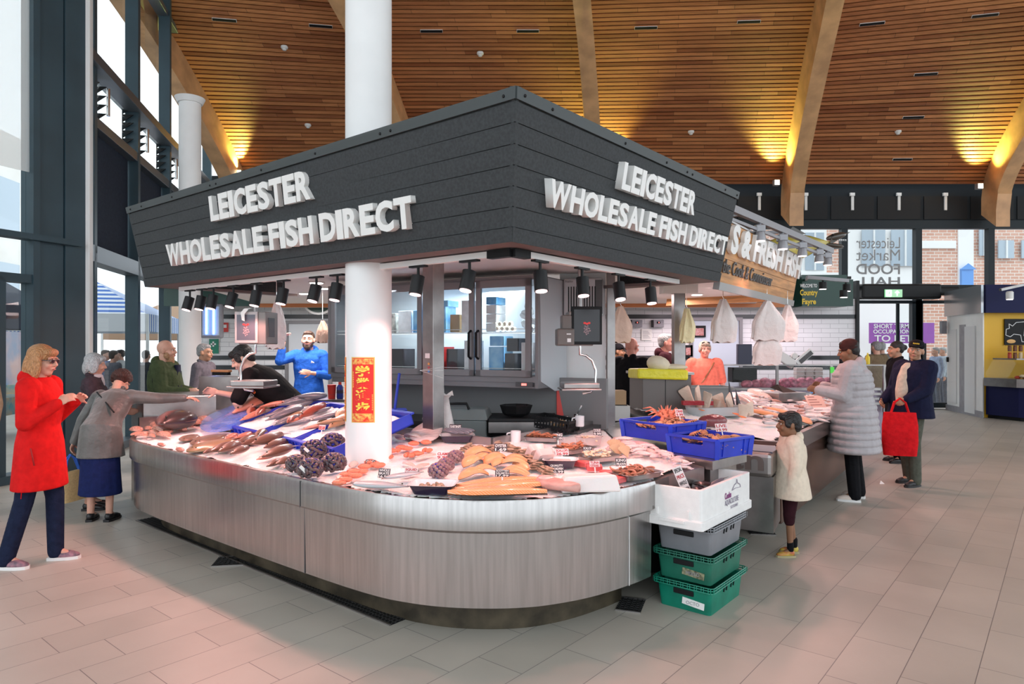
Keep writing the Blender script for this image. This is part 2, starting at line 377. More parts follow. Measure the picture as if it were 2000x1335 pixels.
for i in range(len(sl)-1):
    b = MB(); wbar(b, sl[i]+.12, sl[i+1]-.07, 2.92, 4.66, -.13, -.12)
    o = tag(b.build('roller_blind', BLIND), 'dark navy roller blind on the glazed side wall, '+['nearest the white pipe', 'second from the white pipe', 'third from the white pipe', 'fourth, behind the sign end', 'farthest, behind the sign'][i], 'blind', 'navy blinds on the side wall')
    r = thing('louvre_window', 'glass louvre window with angled blades, '+['first from the white pipe', 'second from the white pipe', 'third, beside the slim white column', 'fourth, past the slim white column', 'last before the timber beam'][i], 'window', group='louvre windows on the side wall')
    for j in range(5):
        z = 4.84+j*.13; s0, s1 = sl[i]+.14, sl[i+1]-.09
        a = [WL(s0, z, -.2), WL(s1, z, -.2), WL(s1, z+.13, -.08), WL(s0, z+.13, -.08)]
        MB().add(a+[p+V((0, 0, .008)) for p in a], [(0, 1, 2, 3), (7, 6, 5, 4), (0, 1, 5, 4), (1, 2, 6, 5), (2, 3, 7, 6), (3, 0, 4, 7)]).build('blade', GLASS, r)
        for ss in (s0+.45, s1-.0):
            c = [WL(ss, z, -.2), WL(ss, z+.13, -.2), WL(ss, z+.13, -.03)]
            MB().add(c+[p+LD*.02 for p in c], [(0, 1, 2), (5, 4, 3), (0, 1, 4, 3), (1, 2, 5, 4), (2, 0, 3, 5)]).build('bracket', BLACK, r)
    MB().cyl(WL(s0+.5, 4.95, -.02), WL(s0+.5, 5.35, -.02), .025).build('actuator', CHROME, r, smooth=40)
# dark pillar and near glazing that runs back towards the camera
A0 = V((-5.50, 8.72, 0)); AD = (V((-.37, -1, 0))).normalized(); AN = V((-AD.y, AD.x, 0))
def WA(s, z, off=0): return A0+AD*s+AN*off+V((0, 0, z))
def abar(b, s0, s1, z0, z1, o0, o1):
    b.prism([(p.x, p.y) for p in (WA(s0, 0, o0), WA(s1, 0, o0), WA(s1, 0, o1), WA(s0, 0, o1))], z0, z1)
b = MB(); abar(b, 0, .27, 0, 10, -.25, .0); abar(b, .28, .6, 0, 10, -.3, -.02); struct(b.build('trim_9', TEAL, bevel=.004))
b = MB(); abar(b, .6, .68, 0, 10, -.2, .02); abar(b, 2.2, 2.3, 0, 10, -.2, .02); abar(b, .6, 4, 0, .1, -.2, .05); abar(b, .1, 4.5, 2.86, 2.93, -.1, .08); abar(b, .6, 4.5, 2.35, 2.45, -.2, 0); abar(b, .98, 1.12, 0, 2.4, -.1, 0); struct(b.build('trim_10', TEAL))
b = MB(); abar(b, .68, 4.5, .1, 10, -.12, -.11); struct(b.build('window_2', GLASS))
b = MB(); abar(b, .66, 4.5, 3.68, 10, -.06, -.05); tag(b.build('roller_blind', mat('white_blind', (.9, .93, .92), .8, alpha=.45)), 'translucent white roller blind over the nearest tall glazing', 'blind')
b = MB(); p = WL(-.05, 0, .1); b.box((p.x, p.y, 4.5), (.12, .12, 9.0), .2); tag(b.build('white_downpipe', WHITE, bevel=.02), 'tall slim white square pipe beside the dark pillar', 'pipe')
MB().box(WL(.3, 1.95, -.01), (.02, .12, .16), .23)
# slim white columns
for X, Y, z1, n in ((-4.86, 10.2, 5.35, 'white round column by the glazed wall, rising behind the sign'), (-.976, 4.6, 2.17, None)):
    pass
def column(x, y, z0, z1, r, label, cap=False):
    b = MB().lathe((x, y, 0), [(r, z0), (r, z1-.06 if cap else z1)], 40)
    if cap: b.lathe((x, y, 0), [(r+.02, z1-.08), (r+.06, z1)], 40)
    return tag(b.build('column', WHITE, smooth=40), label, 'column')
column(-4.86, 10.2, 0, 5.33, .155, 'slim white round column near the glazed side wall', True)
COLX, COLY, COLR = -.976, 4.6, .155
column(COLX, COLY, 0, 9.9, COLR, 'thick white round column standing through the fish counter and sign canopy')

# ---- far facade
FY = 17.1
def fb(b, px0, px1, py0, py1, dy=0, th=.1):
    a = P(px0, py0, FY+dy); c = P(px1, py1, FY+dy); b.bx(a.x, c.x, FY+dy, FY+dy+th, c.z, a.z); return b
b = MB(); b.bx(-8, 22, FY, FY+.2, 4.58, 5.9); struct(b.build('wall_back', mat('dark_band', (.012, .016, .02), .6, spec=.2)))
b = MB()
for px in (1382, 1405, 1558, 1650, 1795, 1937, 2090): fb(b, px-6, px+6, 430, 800, -.05, .16)
fb(b, 1380, 2150, 430, 446, -.06, .16); fb(b, 1500, 2150, 556, 566, -.05, .12)
struct(b.build('trim_11', mat('black_frame', (.012, .02, .026), .5, spec=.3)))
b = MB(); fb(b, 1380, 2150, 440, 560, .06, .01); fb(b, 1793, 1915, 590, 790, .06, .01); struct(b.build('window_3', GLASS))
b = MB(); fb(b, 1668, 1676, 590, 800, -.05, .15); fb(b, 1782, 1803, 590, 800, -.05, .15); fb(b, 1752, 1757, 592, 795, .5, .06); fb(b, 1670, 1870, 586, 592, -.05, .15); fb(b, 1793, 1860, 786, 796, -.05, .15)
struct(b.build('door_1', MATS['black_frame']))
b = MB(); fb(b, 1757, 1785, 595, 792, .5, .01); struct(b.build('window_4', GLASS))
for i in range(9):        # black vent openings of the band, with white actuators
    x0 = 1350+i*91; b = MB(); fb(b, x0, x0+84, 383, 428, -.02, .02)
    r = thing('vent_panel', 'black vent panel under the eaves, %s' % ['hidden behind the sign end', 'first past the sign end', 'just left of the broad beam foot', 'just right of the broad beam foot', 'above the door glazing', 'second past the broad beam foot', 'left of the far beam', 'behind the far beam foot', 'at the right edge'][i], 'vent', group='black vents under the eaves')
    b.build('panel', BLACK, r); c = MB(); fb(c, x0+40, x0+45, 378, 410, -.05, .03); fb(c, x0+38, x0+47, 376, 382, -.08, .05); c.build('actuator', WHITEP, r)
r = thing('door_header', 'dark rounded door operator with a green exit sign', 'door header')
a = P(1671, 556, FY); c = P(1823, 585, FY); b = MB().bx(a.x, c.x, FY-.35, FY, c.z, a.z).bx(c.x, P(1872, 0, FY).x, FY-.1, FY, c.z+.1, a.z-.05); b.build('housing', BLACKM, r, bevel=.06)
a = P(1728, 565, FY-.37); c = P(1762, 580, FY-.37); MB().bx(a.x, c.x, FY-.38, FY-.35, c.z, a.z).build('exit_sign', emi('exit_green', (.01, .35, .06), .8), r)
wm = emi('exit_white', (.8, 1, .85), 1.2); b = MB(); zc = (a.z+c.z)/2; yy = FY-.39
b.bx(a.x+.03, a.x+.16, yy, yy+.005, zc-.075, zc+.075); b.build('exit_door_mark', wm, r)
b = MB(); b.ell((a.x+.11, yy-.005, zc+.05), (.012, .004, .012)); b.bar((a.x+.105, yy-.004, zc+.035), (a.x+.095, yy-.004, zc-.01), .006, .02); b.bar((a.x+.095, yy-.004, zc-.01), (a.x+.13, yy-.004, zc-.03), .005, .012); b.bar((a.x+.095, yy-.004, zc-.01), (a.x+.07, yy-.004, zc-.05), .005, .012); b.bar((a.x+.07, yy-.004, zc+.02), (a.x+.14, yy-.004, zc+.015), .005, .01); b.build('running_figure', MATS['exit_green'], r)
b = MB(); b.bx(a.x+.29, a.x+.31, yy, yy+.005, zc-.06, zc+.03); b.prism([(0, 0), (1, 0), (1, 1)], 0, 0) if 0 else None
b.add([(a.x+.24, yy, zc+.01), (a.x+.36, yy, zc+.01), (a.x+.3, yy, zc+.07)], [(0, 1, 2)]); b.build('exit_arrow', wm, r)
# reversed window lettering FOOD HALL
r = thing('window_lettering', 'grey frosted lettering seen reversed on the glass above the door', 'lettering')
gm = mat('frosted_grey', (.33, .34, .35), .7)
for txt, y0, y1, x0, x1 in (('Leicester', 462, 484, 1675, 1761), ('Market', 486, 508, 1675, 1761), ('FOOD', 514, 535, 1675, 1761), ('HALL', 540, 557, 1675, 1761)):
    a = P(x0, y1, FY-.07); c = P(x1, y0, FY-.07)
    write(txt, frame((c.x, FY-.0, a.z), (-1, 0, 0), (0, 0, 1)), c.x-a.x, c.z-a.z, gm, r, bold=.02 if txt.isupper() else .0)
# uplights at the beam feet
UPY = (.95, 1, .25)
for i, (px, py, k, sg) in enumerate([(1516, 357, 3, -1), (1555, 357, 3, 1), (1912, 364, 4, -1), (1160-24, 340, 2, -1), (1160+26, 340, 2, 1), (468, 338, 0, 1), (800, 340, 1, 1)]):
    q = P(px, py, 16.35) if k != 0 else P(px, py, 16.3)
    r = thing('uplight', 'small square yellow uplight beside '+['the broad beam foot, left side', 'the broad beam foot, right side', 'the far right beam foot', 'the slim beam, left side, behind the sign', 'the slim beam, right side, behind the sign', 'the edge beam foot behind the sign', 'the second beam behind the white column'][i], 'light', q)
    MB().box((0, 0, 0), (.14, .12, .14)).build('housing', GREYP, r, bevel=.01); MB().box((0, -.062, 0), (.11, .01, .11)).build('lens', emi('uplight_lens', (1, .9, .6), 6), r)
    lamp('SPOT', 'uplight_lamp', q+V((0, -.05, .12)), 260, UPY, .04, direction=(-.12, -.55, 1), angle=1.5, blend=.8)

# ---- outside: buildings and street
BRW = mat('pale_render', (.75, .72, .68), .8, noise=(1, .06)); 
def brick():
    m = mat('red_brick', (.5, .25, .18), .8); n = m.node_tree.nodes; l = m.node_tree.links; b = n['Principled BSDF']
    tc = n.new('ShaderNodeTexCoord'); mp = n.new('ShaderNodeMapping'); l.new(tc.outputs['Object'], mp.inputs[0]); mp.inputs['Rotation'].default_value = (math.pi/2, 0, 0)
    br = n.new('ShaderNodeTexBrick'); l.new(mp.outputs[0], br.inputs[0]); br.inputs['Scale'].default_value = 1; br.inputs['Brick Width'].default_value = .3; br.inputs['Row Height'].default_value = .11; br.inputs['Mortar Size'].default_value = .012
    br.inputs['Color1'].default_value = (.62, .31, .22, 1); br.inputs['Color2'].default_value = (.72, .42, .32, 1); br.inputs['Mortar'].default_value = (.8, .72, .66, 1)  # brick colours lightened to stand for the bright hazy daylight outside
    l.new(br.outputs[0], b.inputs['Base Color']); return m
BRK = brick(); WINB = mat('street_window', (.42, .5, .58), .2)
BY = 24.0
r = thing('brick_building', 'red brick building with white stone bands across the street', 'building')
def bb(b, px0, px1, py0, py1, dy, th=.15):
    a = P(px0, py0, BY); c = P(px1, py1, BY); b.bx(a.x, c.x, BY+dy, BY+dy+th, c.z, a.z); return b
bb(MB(), 1380, 2100, 300, 850, 0, 3).build('wall', BRK, r)
st = mat('pale_stone', (.9, .89, .88), .7)  # daylight haze painted into the stone by lightening its colour
b = MB(); bb(b, 1380, 1640, 533, 552, -.2, .2); bb(b, 1795, 1865, 470, 485, -.08); bb(b, 1640, 1795, 440, 560, -.05); bb(b, 1870, 1900, 430, 800, -.05); bb(b, 1665, 1800, 575, 800, -.08)
bb(b, 1520, 1612, 448, 545, -.1); b.build('stone_band', st, r)
for x0, x1, y0, y1 in ((1528, 1562, 455, 528), (1570, 1606, 455, 528), (1680, 1725, 450, 520), (1737, 1790, 450, 520), (1908, 1925, 445, 500), (1945, 1975, 470, 505), (1990, 2030, 470, 505)):
    f = bb(MB(), x0, x1, y0, y1, -.14, .05).build('window', WINB, r); a = P((x0+x1)/2-1.5, y0, BY); c = P((x0+x1)/2+1.5, y1, BY); MB().bx(a.x, c.x, BY-.18, BY-.14, c.z, a.z).build('glazing_bar', WHITE, f)
bl = mat('blue_paint', (.12, .32, .75), .5)
bb(MB(), 1873, 1896, 525, 800, -.15).build('blue_door', bl, r); b = MB(); a = P(1884, 515, BY); b.add([(P(1868, 0, BY).x, BY-.2, P(0, 527, BY).z), (P(1900, 0, BY).x, BY-.2, P(0, 527, BY).z), (a.x, BY-.2, a.z)], [(0, 1, 2)]); b.build('blue_pediment', bl, r)
r = thing('letting_sign', 'purple hoarding with white lettering seen through the open door', 'sign'); pm = mat('purple_sign', (.33, .1, .45), .6)
a = P(1700, 630, 22); c = P(1795, 670, 22); MB().bx(a.x, c.x+.5, 22, 22.1, c.z, a.z).build('board', pm, r); MB().bx(a.x+.1, a.x+.2, 22.1, 22.16, -.2, a.z).build('post', BLACK, r); MB().bx(c.x+.2, c.x+.3, 22.1, 22.16, -.2, a.z).build('post', BLACK, r)
for t, x0, x1, y0, y1 in (('SHORT TERM', 1707, 1775, 632, 641), ('OCCUPATION', 1706, 1778, 643, 651), ('TO LET', 1708, 1782, 654, 667)):
    a = P(x0, y1, 21.98); c = P(x1, y0, 21.98); write(t, frame((a.x, 21.99, a.z), (1, 0, 0), (0, 0, 1)), c.x-a.x, c.z-a.z, WHITE, r, bold=.02)
# left street
r = thing('street_building', 'pale rendered building with blank windows beyond the side glazing', 'building'); 
MB().box((-17.5, 14, 4.5), (1, 30, 9.4), .1).build('wall', BRW, r)
for i in range(6):
    for z in (3.6, 6.6): MB().box((-17.0+.0+(i-2.5)*-.4, 14+(i-2.5)*4, z), (.1, 1.5, 1.9), .1).build('window', WINB, r)
b = MB()
for i in range(5): b.box((-16.93+(i-2)*-.5, 14+(i-2)*5, 1.2), (.1, 3.6, 2.3), .1)
b.build('shopfront', mat('shop_front', (.35, .22, .2), .6, noise=(1.2, .6), col2=(.1, .16, .25)), r)
def stripe_mat(name, c1, c2, scale, axis=0):
    m = mat(name, c1, .8); n = m.node_tree.nodes; l = m.node_tree.links; b = n['Principled BSDF']
    tc = n.new('ShaderNodeTexCoord'); t = n.new('ShaderNodeTexWave'); t.bands_direction = 'XYZ'[axis]; t.inputs['Scale'].default_value = scale; l.new(tc.outputs['Object'], t.inputs[0])
    rp = n.new('ShaderNodeValToRGB'); rp.color_ramp.interpolation = 'CONSTANT'; rp.color_ramp.elements[0].color = (*c1, 1); rp.color_ramp.elements[1].color = (*c2, 1); rp.color_ramp.elements[1].position = .5
    l.new(t.outputs['Fac'], rp.inputs[0]); l.new(rp.outputs[0], b.inputs['Base Color']); return m
STR = stripe_mat('blue_stripe', (.75, .78, .82), (.06, .16, .5), 1.6, 1)
def gazebo(name, label, x, y, sz, zt, matl, rz):
    r = thing(name, label, 'market stall', (x, y, -.2), rz)
    b = MB(); h = sz/2; b.add([(-h, -h, zt), (h, -h, zt), (h, h, zt), (-h, h, zt), (0, 0, zt+.9)], [(0, 1, 4), (1, 2, 4), (2, 3, 4), (3, 0, 4)]); b.build('canopy', matl, r)
    b = MB(); [b.bar((-h*a, -h*c, zt-.2), (h*d, h*e, zt-.2), .02, .42) for a, c, d, e in ((1, 1, 1, -1), (-1, 1, 1, 1), (1, -1, 1, 1), (1, 1, -1, 1))]; b.build('valance', matl, r)
    for a in (-1, 1):
        for c in (-1, 1): MB().bx(a*h-.03, a*h+.03, c*h-.03, c*h+.03, 0, zt).build('leg', WHITE, r)
    MB().bx(-h+.2, h-.2, -h+.2, h-.2, .6, .9).build('table', mat('stall_goods', (.5, .35, .2), .8, noise=(5, .6), col2=(.1, .3, .35)), r)
gazebo('striped_gazebo', 'blue and white striped market stall canopy outside the side glazing', -10.6, 17.2, 3.2, 2.55, STR, .25)
gazebo('market_canopy', 'white and brown market stall canopy outside, beyond the striped one', -11.4, 22.5, 3, 2.4, mat('tan_canvas', (.45, .28, .18), .8), .2)
gazebo('market_umbrella', 'dark market canopy outside the nearest glazing', -9.6, 11.6, 2.2, 2.5, mat('dark_canvas', (.05, .06, .09), .8), .2)
r = thing('feather_flag', 'purple feather flag with lettering outside the nearest glazing', 'flag', (-7.9, 10.9, -.2), .45)
b = MB(); pts = [(0, .9), (.48, 1.0), (.5, 2.2), (.42, 2.55), (.25, 2.75), (.05, 2.7)]
b.add([(x, -.01, z) for x, z in pts]+[(x, .01, z) for x, z in pts], [tuple(range(6)), tuple(range(11, 5, -1))]+[(i, (i+1) % 6, 6+(i+1) % 6, 6+i) for i in range(6)]); b.build('banner', pm, r)
MB().cyl((0, 0, 0), (0, 0, 2.75), .015).build('pole', BLACK, r)
yl = mat('yellow_letters', (.85, .65, .05), .6)
for i, ch in enumerate('SHORT'): write(ch, frame((.36, -.015, 2.32-i*.27), (-1, 0, 0), (0, 0, 1)), .22, .2, yl, r, name='letter', bold=.03)
# ================================================================== FISH STALL: canopy
ZS = 2.15
Cb, Lb, Rb = V((0, 3.576, ZS)), V((-3.42, 6.31, ZS)), V((1.78, 5.81, ZS))
Ct, Lt, Rt = V((.02, 3.392, 2.903)), V((-3.63, 6.37, 2.903)), V((1.92, 5.73, 2.903))
Lb2, Lt2 = Lb+V((.9, 1.15, 0)), Lt+V((1.0, 1.25, 0)); Rb2, Rt2 = Rb+V((-.75, .75, 0)), Rt+V((-.75, .85, 0))
CAN = thing('sign_canopy', 'dark slate boarded canopy with raised white lettering over the fish counter', 'canopy', (0, 0, 0))
def slab(b, q, s0, s1, t0, t1, th, off=0):
    n = (q[1]-q[0]).cross(q[3]-q[0]).normalized()
    f = lambda s, t: lerp(lerp(q[0], q[1], s), lerp(q[3], q[2], s), t)
    a = [f(s0, t0)+n*off, f(s1, t0)+n*off, f(s1, t1)+n*off, f(s0, t1)+n*off]
    b.add(a+[p-n*th for p in a], [(0, 1, 2, 3), (7, 6, 5, 4), (1, 0, 4, 5), (2, 1, 5, 6), (3, 2, 6, 7), (0, 3, 7, 4)])
faces = [(Lb, Cb, Ct, Lt), (Cb, Rb, Rt, Ct), (Lb2, Lb, Lt, Lt2), (Rb, Rb2, Rt2, Rt)]
for q in faces:
    b = MB(); e = [.10]+[.10+.815*i/6 for i in range(1, 7)]
    for i in range(6): slab(b, q, 0, 1, e[i]+.0035, e[i+1]-.0035, .02)
    slab(b, q, 0, 1, .09, .93, .02, -.008)
    b.build('cladding', CLAD, CAN)
b = MB()
for q in faces: slab(b, q, -.001, 1.001, 0, .098, .03, .006)
b.build('bottom_trim', CLAD, CAN)
b = MB()
for q in faces: slab(b, q, -.001, 1.001, .922, 1, .05, .012)
b.build('top_trim', mat('top_trim', (.05, .06, .062), .5), CAN)
for q, ss in ((faces[0], (.02, .07, .2, .34, .36, .5, .64, .78, .8, .985)), (faces[1], (.02, .1, .36, .55, .66, .69, .9, .985))):
    b = MB()
    for s in ss: p = lerp(lerp(q[0], q[1], s), lerp(q[3], q[2], s), .955 if s > .05 else .96); n = (q[1]-q[0]).cross(q[3]-q[0]).normalized(); b.ell(p+n*.012, .009, n=8, m=5)
    b.build('fixing_bolt', BLACKM, CAN, smooth=180)
# soffit ring and stall ceiling
inn = lambda p, d: V((p[0], p[1], ZS))+V(d)
Ci, Li, Ri = V((0, 4.05, ZS)), V((-3.13, 6.55, ZS)), V((1.5, 5.95, ZS))
b = MB()
for q in ((Lb, Cb, Ci, Li), (Cb, Rb, Ri, Ci), (Lb2, Lb, Li, Li+V((.75, .95, 0))), (Rb, Rb2, Rb2+V((-.2, -.1, 0)), Ri)):
    b.prism([(p.x, p.y) for p in q], ZS, ZS+.025)
b.build('soffit', CLADS, CAN)
CEILW = mat('stall_ceiling', (.72, .7, .68), .6)
b = MB().prism([(-3.5, 6.4), (0.0, 3.66), (1.6, 5.9), (3.35, 8.9), (4.4, 12.4), (-4.4, 12.4)], 2.30, 2.36)
struct(b.build('ceiling', CEILW))
MB().add([(Ci.x, Ci.y, ZS), (Li.x, Li.y, ZS), (Li.x, Li.y, 2.3), (Ci.x, Ci.y, 2.3)], [(0, 1, 2, 3)]).add([(Ci.x, Ci.y, ZS), (Ri.x, Ri.y, ZS), (Ri.x, Ri.y, 2.3), (Ci.x, Ci.y, 2.3)], [(0, 1, 2, 3)]).build('inner_return', CEILW, CAN)
# lettering: each letter its own raised block
LETW = mat('letter_white', (.82, .82, .8), .35)
def face_uv(q, m, px, py):
    o = V((0, 0, H0)); d = V(((px-CX)/FPX, 1, -(py-HY)/FPX)); n = m.col[2].to_3d(); p0 = m.translation
    t = (p0-o).dot(n)/d.dot(n); return (m.inverted() @ (o+d*t))
def letters(q, txt, bl, br, tl, tr, wts=None):
    m = frame(q[0], q[1]-q[0], q[3]-q[0]); a, b_, c, d = [face_uv(q, m, *p) for p in (bl, br, tl, tr)]
    x0, x1 = (a.x+c.x)/2, (b_.x+d.x)/2; y0, h = (a.y+b_.y)/2, ((c.y-a.y)+(d.y-b_.y))/2
    W_ = {'I': .42, 'L': .8, 'E': .85, 'F': .8, 'W': 1.45, 'T': .95, ' ': .38, 'O': 1.15, 'D': 1.05, 'C': 1.0, 'S': .9, 'A': 1.05, 'H': 1.0, 'R': .95}
    tot = sum(W_[ch] for ch in txt); x = x0; k = (x1-x0)/tot
    for ch in txt:
        wd = W_[ch]*k
        if ch != ' ':
            g = wd*.035
            me = fit_text(text_mesh(ch, extrude=1, offset=.04), x+g, x+wd-g if ch != 'I' else x+wd-g*2, y0, y0+h)
            for v in me.vertices: v.co.z = .055 if v.co.z > 0 else .002
            me.transform(m); me.materials.clear(); me.materials.append(LETW); link(me, 'letter', CAN)
        x += wd
letters(faces[0], 'LEICESTER', (428, 432), (625, 388), (415, 384), (612, 334))
letters(faces[0], 'WHOLESALE FISH DIRECT', (345, 520), (818, 444), (329, 480), (820, 380))
letters(faces[1], 'LEICESTER', (1199, 371), (1344, 418), (1204, 321), (1350, 371))
letters(faces[1], 'WHOLESALE FISH DIRECT', (1062, 404), (1404, 497), (1052, 348), (1412, 461))
# hooks under the soffit
# ---- lighting track with cylinder spots
Tc, Tl, Tr = V((0, 3.80, 2.125)), V((-3.07, 6.26, 2.125)), V((1.36, 5.55, 2.125))
r = thing('light_track', 'white lighting track with black corner joint under the canopy', 'track', Tc)
b = MB(); b.bar(Tl-Tc, V((-.06, .048, 0)), .035, .035); b.bar((.045, .055, 0), Tr-Tc, .035, .035); b.build('rail', WHITEP, r)
b = MB(); b.bar((-.13, .104, -.002), (0, 0, -.002), .05, .045); b.bar((0, 0, -.002), (.09, .11, -.002), .05, .045); b.build('corner_joint', BLACK, r)
LENS = emi('lamp_lens', (1, .6, .6), 3)
spots = [(371, 'far left end of the track', 0), (394, 'second from the far left end', 0), (417, 'third from the far left end', 0), (456, 'above the grey-haired man by the door', 0), (502, 'above the left scale', 0), (554, 'right of the left scale', 0), (618, 'above the man in the blue hoodie', 0), (659, 'half hidden by the thick white column', 0),
         (817, 'in front of the steel post', 0), (917, 'nearest the corner joint on the left run', 0), (1055, 'nearest the corner joint on the right run', 1), (1137, 'above the right scale', 1), (1208, 'second from the right end of the track', 1), (1270, 'at the right end of the track', 1)]
lampmesh = None
def on_track(px, run):
    a, c = Tc, (Tr if run else Tl); k = (px-CX)/FPX; d = c-a
    t = (k*a.y-a.x)/(d.x-k*d.y); return a+d*t
rt0 = None
for i, (px, wh, run) in enumerate(spots):
    p = on_track(px, run)+V((0, 0, -.02)); out = (V((-.62, -.78, 0)) if not run else V((.25, -.97, 0)))
    tlt = .22 if i % 3 else .3; ax = V((out.x*math.sin(tlt), out.y*math.sin(tlt), -math.cos(tlt)))
    r = thing('track_spotlight', 'black cylinder spotlight on the track, '+wh, 'spotlight', p, group='black spotlights along the track')
    dd = (Tr-Tc if run else Tl-Tc).normalized()
    MB().bar(-dd*.07, dd*.07, .035, .02).build('adapter', BLACKM, r)
    MB().cyl((0, 0, 0), (0, 0, -.07), .009).build('stem', BLACKM, r)
    b = MB(); t0 = V((0, 0, -.065)); b.cyl(t0, t0+ax*.12, .042, n=24); b.build('housing', BLACKM, r, smooth=40)
    MB().cyl(t0+ax*.118, t0+ax*.124, .035, n=20).build('lens', LENS, r)
    lamp('SPOT', 'track_lamp', p+t0+ax*.13, 19, PINK, .05, direction=ax, angle=2.55, blend=.35)
# ================================================================== counter
front = [(-3.60, 6.50), (-3.47, 6.16), (-3.41, 6.02), (-3.356, 5.93), (-3.20, 5.72), (-2.34, 4.985), (-1.339, 4.168), (-.786, 3.745), (-.518, 3.625), (-.33, 3.58), (-.135, 3.565), (.04, 3.575), (.205, 3.612), (.468, 3.735), (.75, 3.96), (.87, 4.085)]
def chaikin(p, n=2):
    for _ in range(n):
        q = [p[0]]
        for a, c in zip(p, p[1:]): q += [(a[0]*.75+c[0]*.25, a[1]*.75+c[1]*.25), (a[0]*.25+c[0]*.75, a[1]*.25+c[1]*.75)]
        p = q+[p[-1]]
    return p
fr = chaikin(front)
def off_pt(i, d):      # inward offset d
    a, c = V(fr[max(i-1, 0)]), V(fr[min(i+1, len(fr)-1)]); t = (c-a).normalized(); n = V((-t.y, t.x)); return V(fr[i])+n*d
def sweep(prof):       # prof: list of (inward, z)
    return [[(off_pt(i, d).x, off_pt(i, d).y, z) for d, z in prof] for i in range(len(fr))]
def fdist(x, y):
    best = 9
    for a, c in zip(front, front[1:]):
        A = V(a); d = V(c)-A; t = max(0, min(1, (V((x, y))-A).dot(d)/d.dot(d))); best = min(best, (V((x, y))-A-d*t).length)
    return best
def bedz(x, y): return .785+.075*min(1, fdist(x, y)/1.1)
def B(px, py, up=0.):     # point of the sloping ice bed seen at a pixel
    z = .8
    for _ in range(12): p = G(px, py, z); z = .5*z+.5*bedz(p.x, p.y)
    p.z = bedz(p.x, p.y)+up; return p
CT = thing('fish_counter', 'large curved stainless steel fish display counter with dark recessed plinth', 'counter')
b = MB().rings(sweep([(0, .765), (0, .62), (.03, .60), (.05, .62), (.05, .778), (.008, .782)])); b.build('lip_band', STEEL, CT, smooth=40)
b = MB().rings(sweep([(.03, .63), (.035, .20), (.07, .19), (.08, .63)])); b.build('skirt', STEEL, CT, smooth=40)
b = MB().rings(sweep([(.25, .24), (.25, .0), (.3, .0), (.3, .24)])); b.build('plinth', mat('dirty_plinth', (.07, .055, .035), .45, .3, noise=(6, .5)), CT, smooth=40)
bedpoly = [tuple(off_pt(i, .05)) for i in range(0, len(fr), 3)]+[(1.0, 4.3), (1.28, 4.5), (1.05, 4.88), (.84, 5.3), (.84, 6.35), (-.15, 5.08), (-2.88, 7.32)]
MB().prism(bedpoly, .70, lambda p: bedz(*p)-.03).build('bed', STEELW, CT)
b = MB()
for a, c in (((-.15, 5.08), (-2.9, 7.33)), ((-.15, 5.08), (.88, 6.42))): b.bar((*a, .84), (*c, .84), .03, .14)
b.bar((-2.9, 7.33, .84), (-3.6, 6.52, .84), .03, .14); b.build('back_rim', STEELW, CT)
b = MB(); b.prism([(-.15, 5.08), (-.45, 4.75), (-3.2, 6.7), (-2.9, 7.3)], 0, .78); b.prism([(-.12, 5.0), (.3, 4.6), (1.1, 4.8), (.86, 6.35)], 0, .78); b.build('base_cabinet', BLACKM, CT)
for px, z0, z1, o in ((577, .61, .775, -.002), (597, .2, .62, .032), (1232, .2, .62, .03)):
    i = min(range(len(fr)), key=lambda k: abs(CX+fr[k][0]/fr[k][1]*FPX-px)); p = off_pt(i, o); MB().bx(p.x-.0015, p.x+.0015, p.y-.003, p.y+.004, z0, z1).build('panel_joint', WHITE if px > 1000 else DGREY, CT)
# ledge under the blue crates
r = thing('crate_ledge', 'low stainless ledge at the counter end carrying the blue crates', 'ledge')
LG = [(1.05, 4.88), (1.32, 4.45), (1.66, 4.78), (1.15, 6.9), (.84, 6.4), (.84, 5.3)]
MB().prism(LG, .78, .84).build('top', STEELW, r); MB().prism([(1.08, 4.9), (1.32, 4.5), (1.6, 4.82), (1.1, 6.85), (.88, 6.4), (.88, 5.3)], .12, .78).build('base', STEELW, r)
MB().prism([(1.2, 4.6), (1.33, 4.55), (1.6, 4.85), (1.1, 6.8), (.9, 6.5)], 0, .12).build('plinth', BLACK, r)
# crushed ice
def inside(x, y, poly):
    c = False; j = len(poly)-1
    for i in range(len(poly)):
        if (poly[i][1] > y) != (poly[j][1] > y) and x < (poly[j][0]-poly[i][0])*(y-poly[i][1])/(poly[j][1]-poly[i][1])+poly[i][0]: c = not c
        j = i
    return c
ICE = mat('crushed_ice', (.94, .94, .95), .35, noise=(70, .06), bump=(120, .7, .006), sss=.3)
def ice(poly, zf, name, label, st=.022, amp=.012):
    xs = [p[0] for p in poly]; ys = [p[1] for p in poly]; nx = int((max(xs)-min(xs))/st); ny = int((max(ys)-min(ys))/st); idx = {}; b = MB()
    for i in range(nx+1):
        for j in range(ny+1):
            x, y = min(xs)+i*st, min(ys)+j*st
            if inside(x, y, poly):
                idx[i, j] = len(b.v); z = zf(x, y)-.012+amp*(mnoise.noise(V((x*7, y*7, 0)))+.5*mnoise.noise(V((x*31, y*31, 3)))+.35*random.random())
                b.v.append(V((x, y, z)))
    for (i, j), k in idx.items():
        if (i+1, j) in idx and (i, j+1) in idx and (i+1, j+1) in idx: b.f.append((k, idx[i+1, j], idx[i+1, j+1], idx[i, j+1])); b.mi.append(0)
    o = b.build(name, ICE, smooth=180); o['kind'] = 'stuff'; tag(o, label, 'ice'); return o
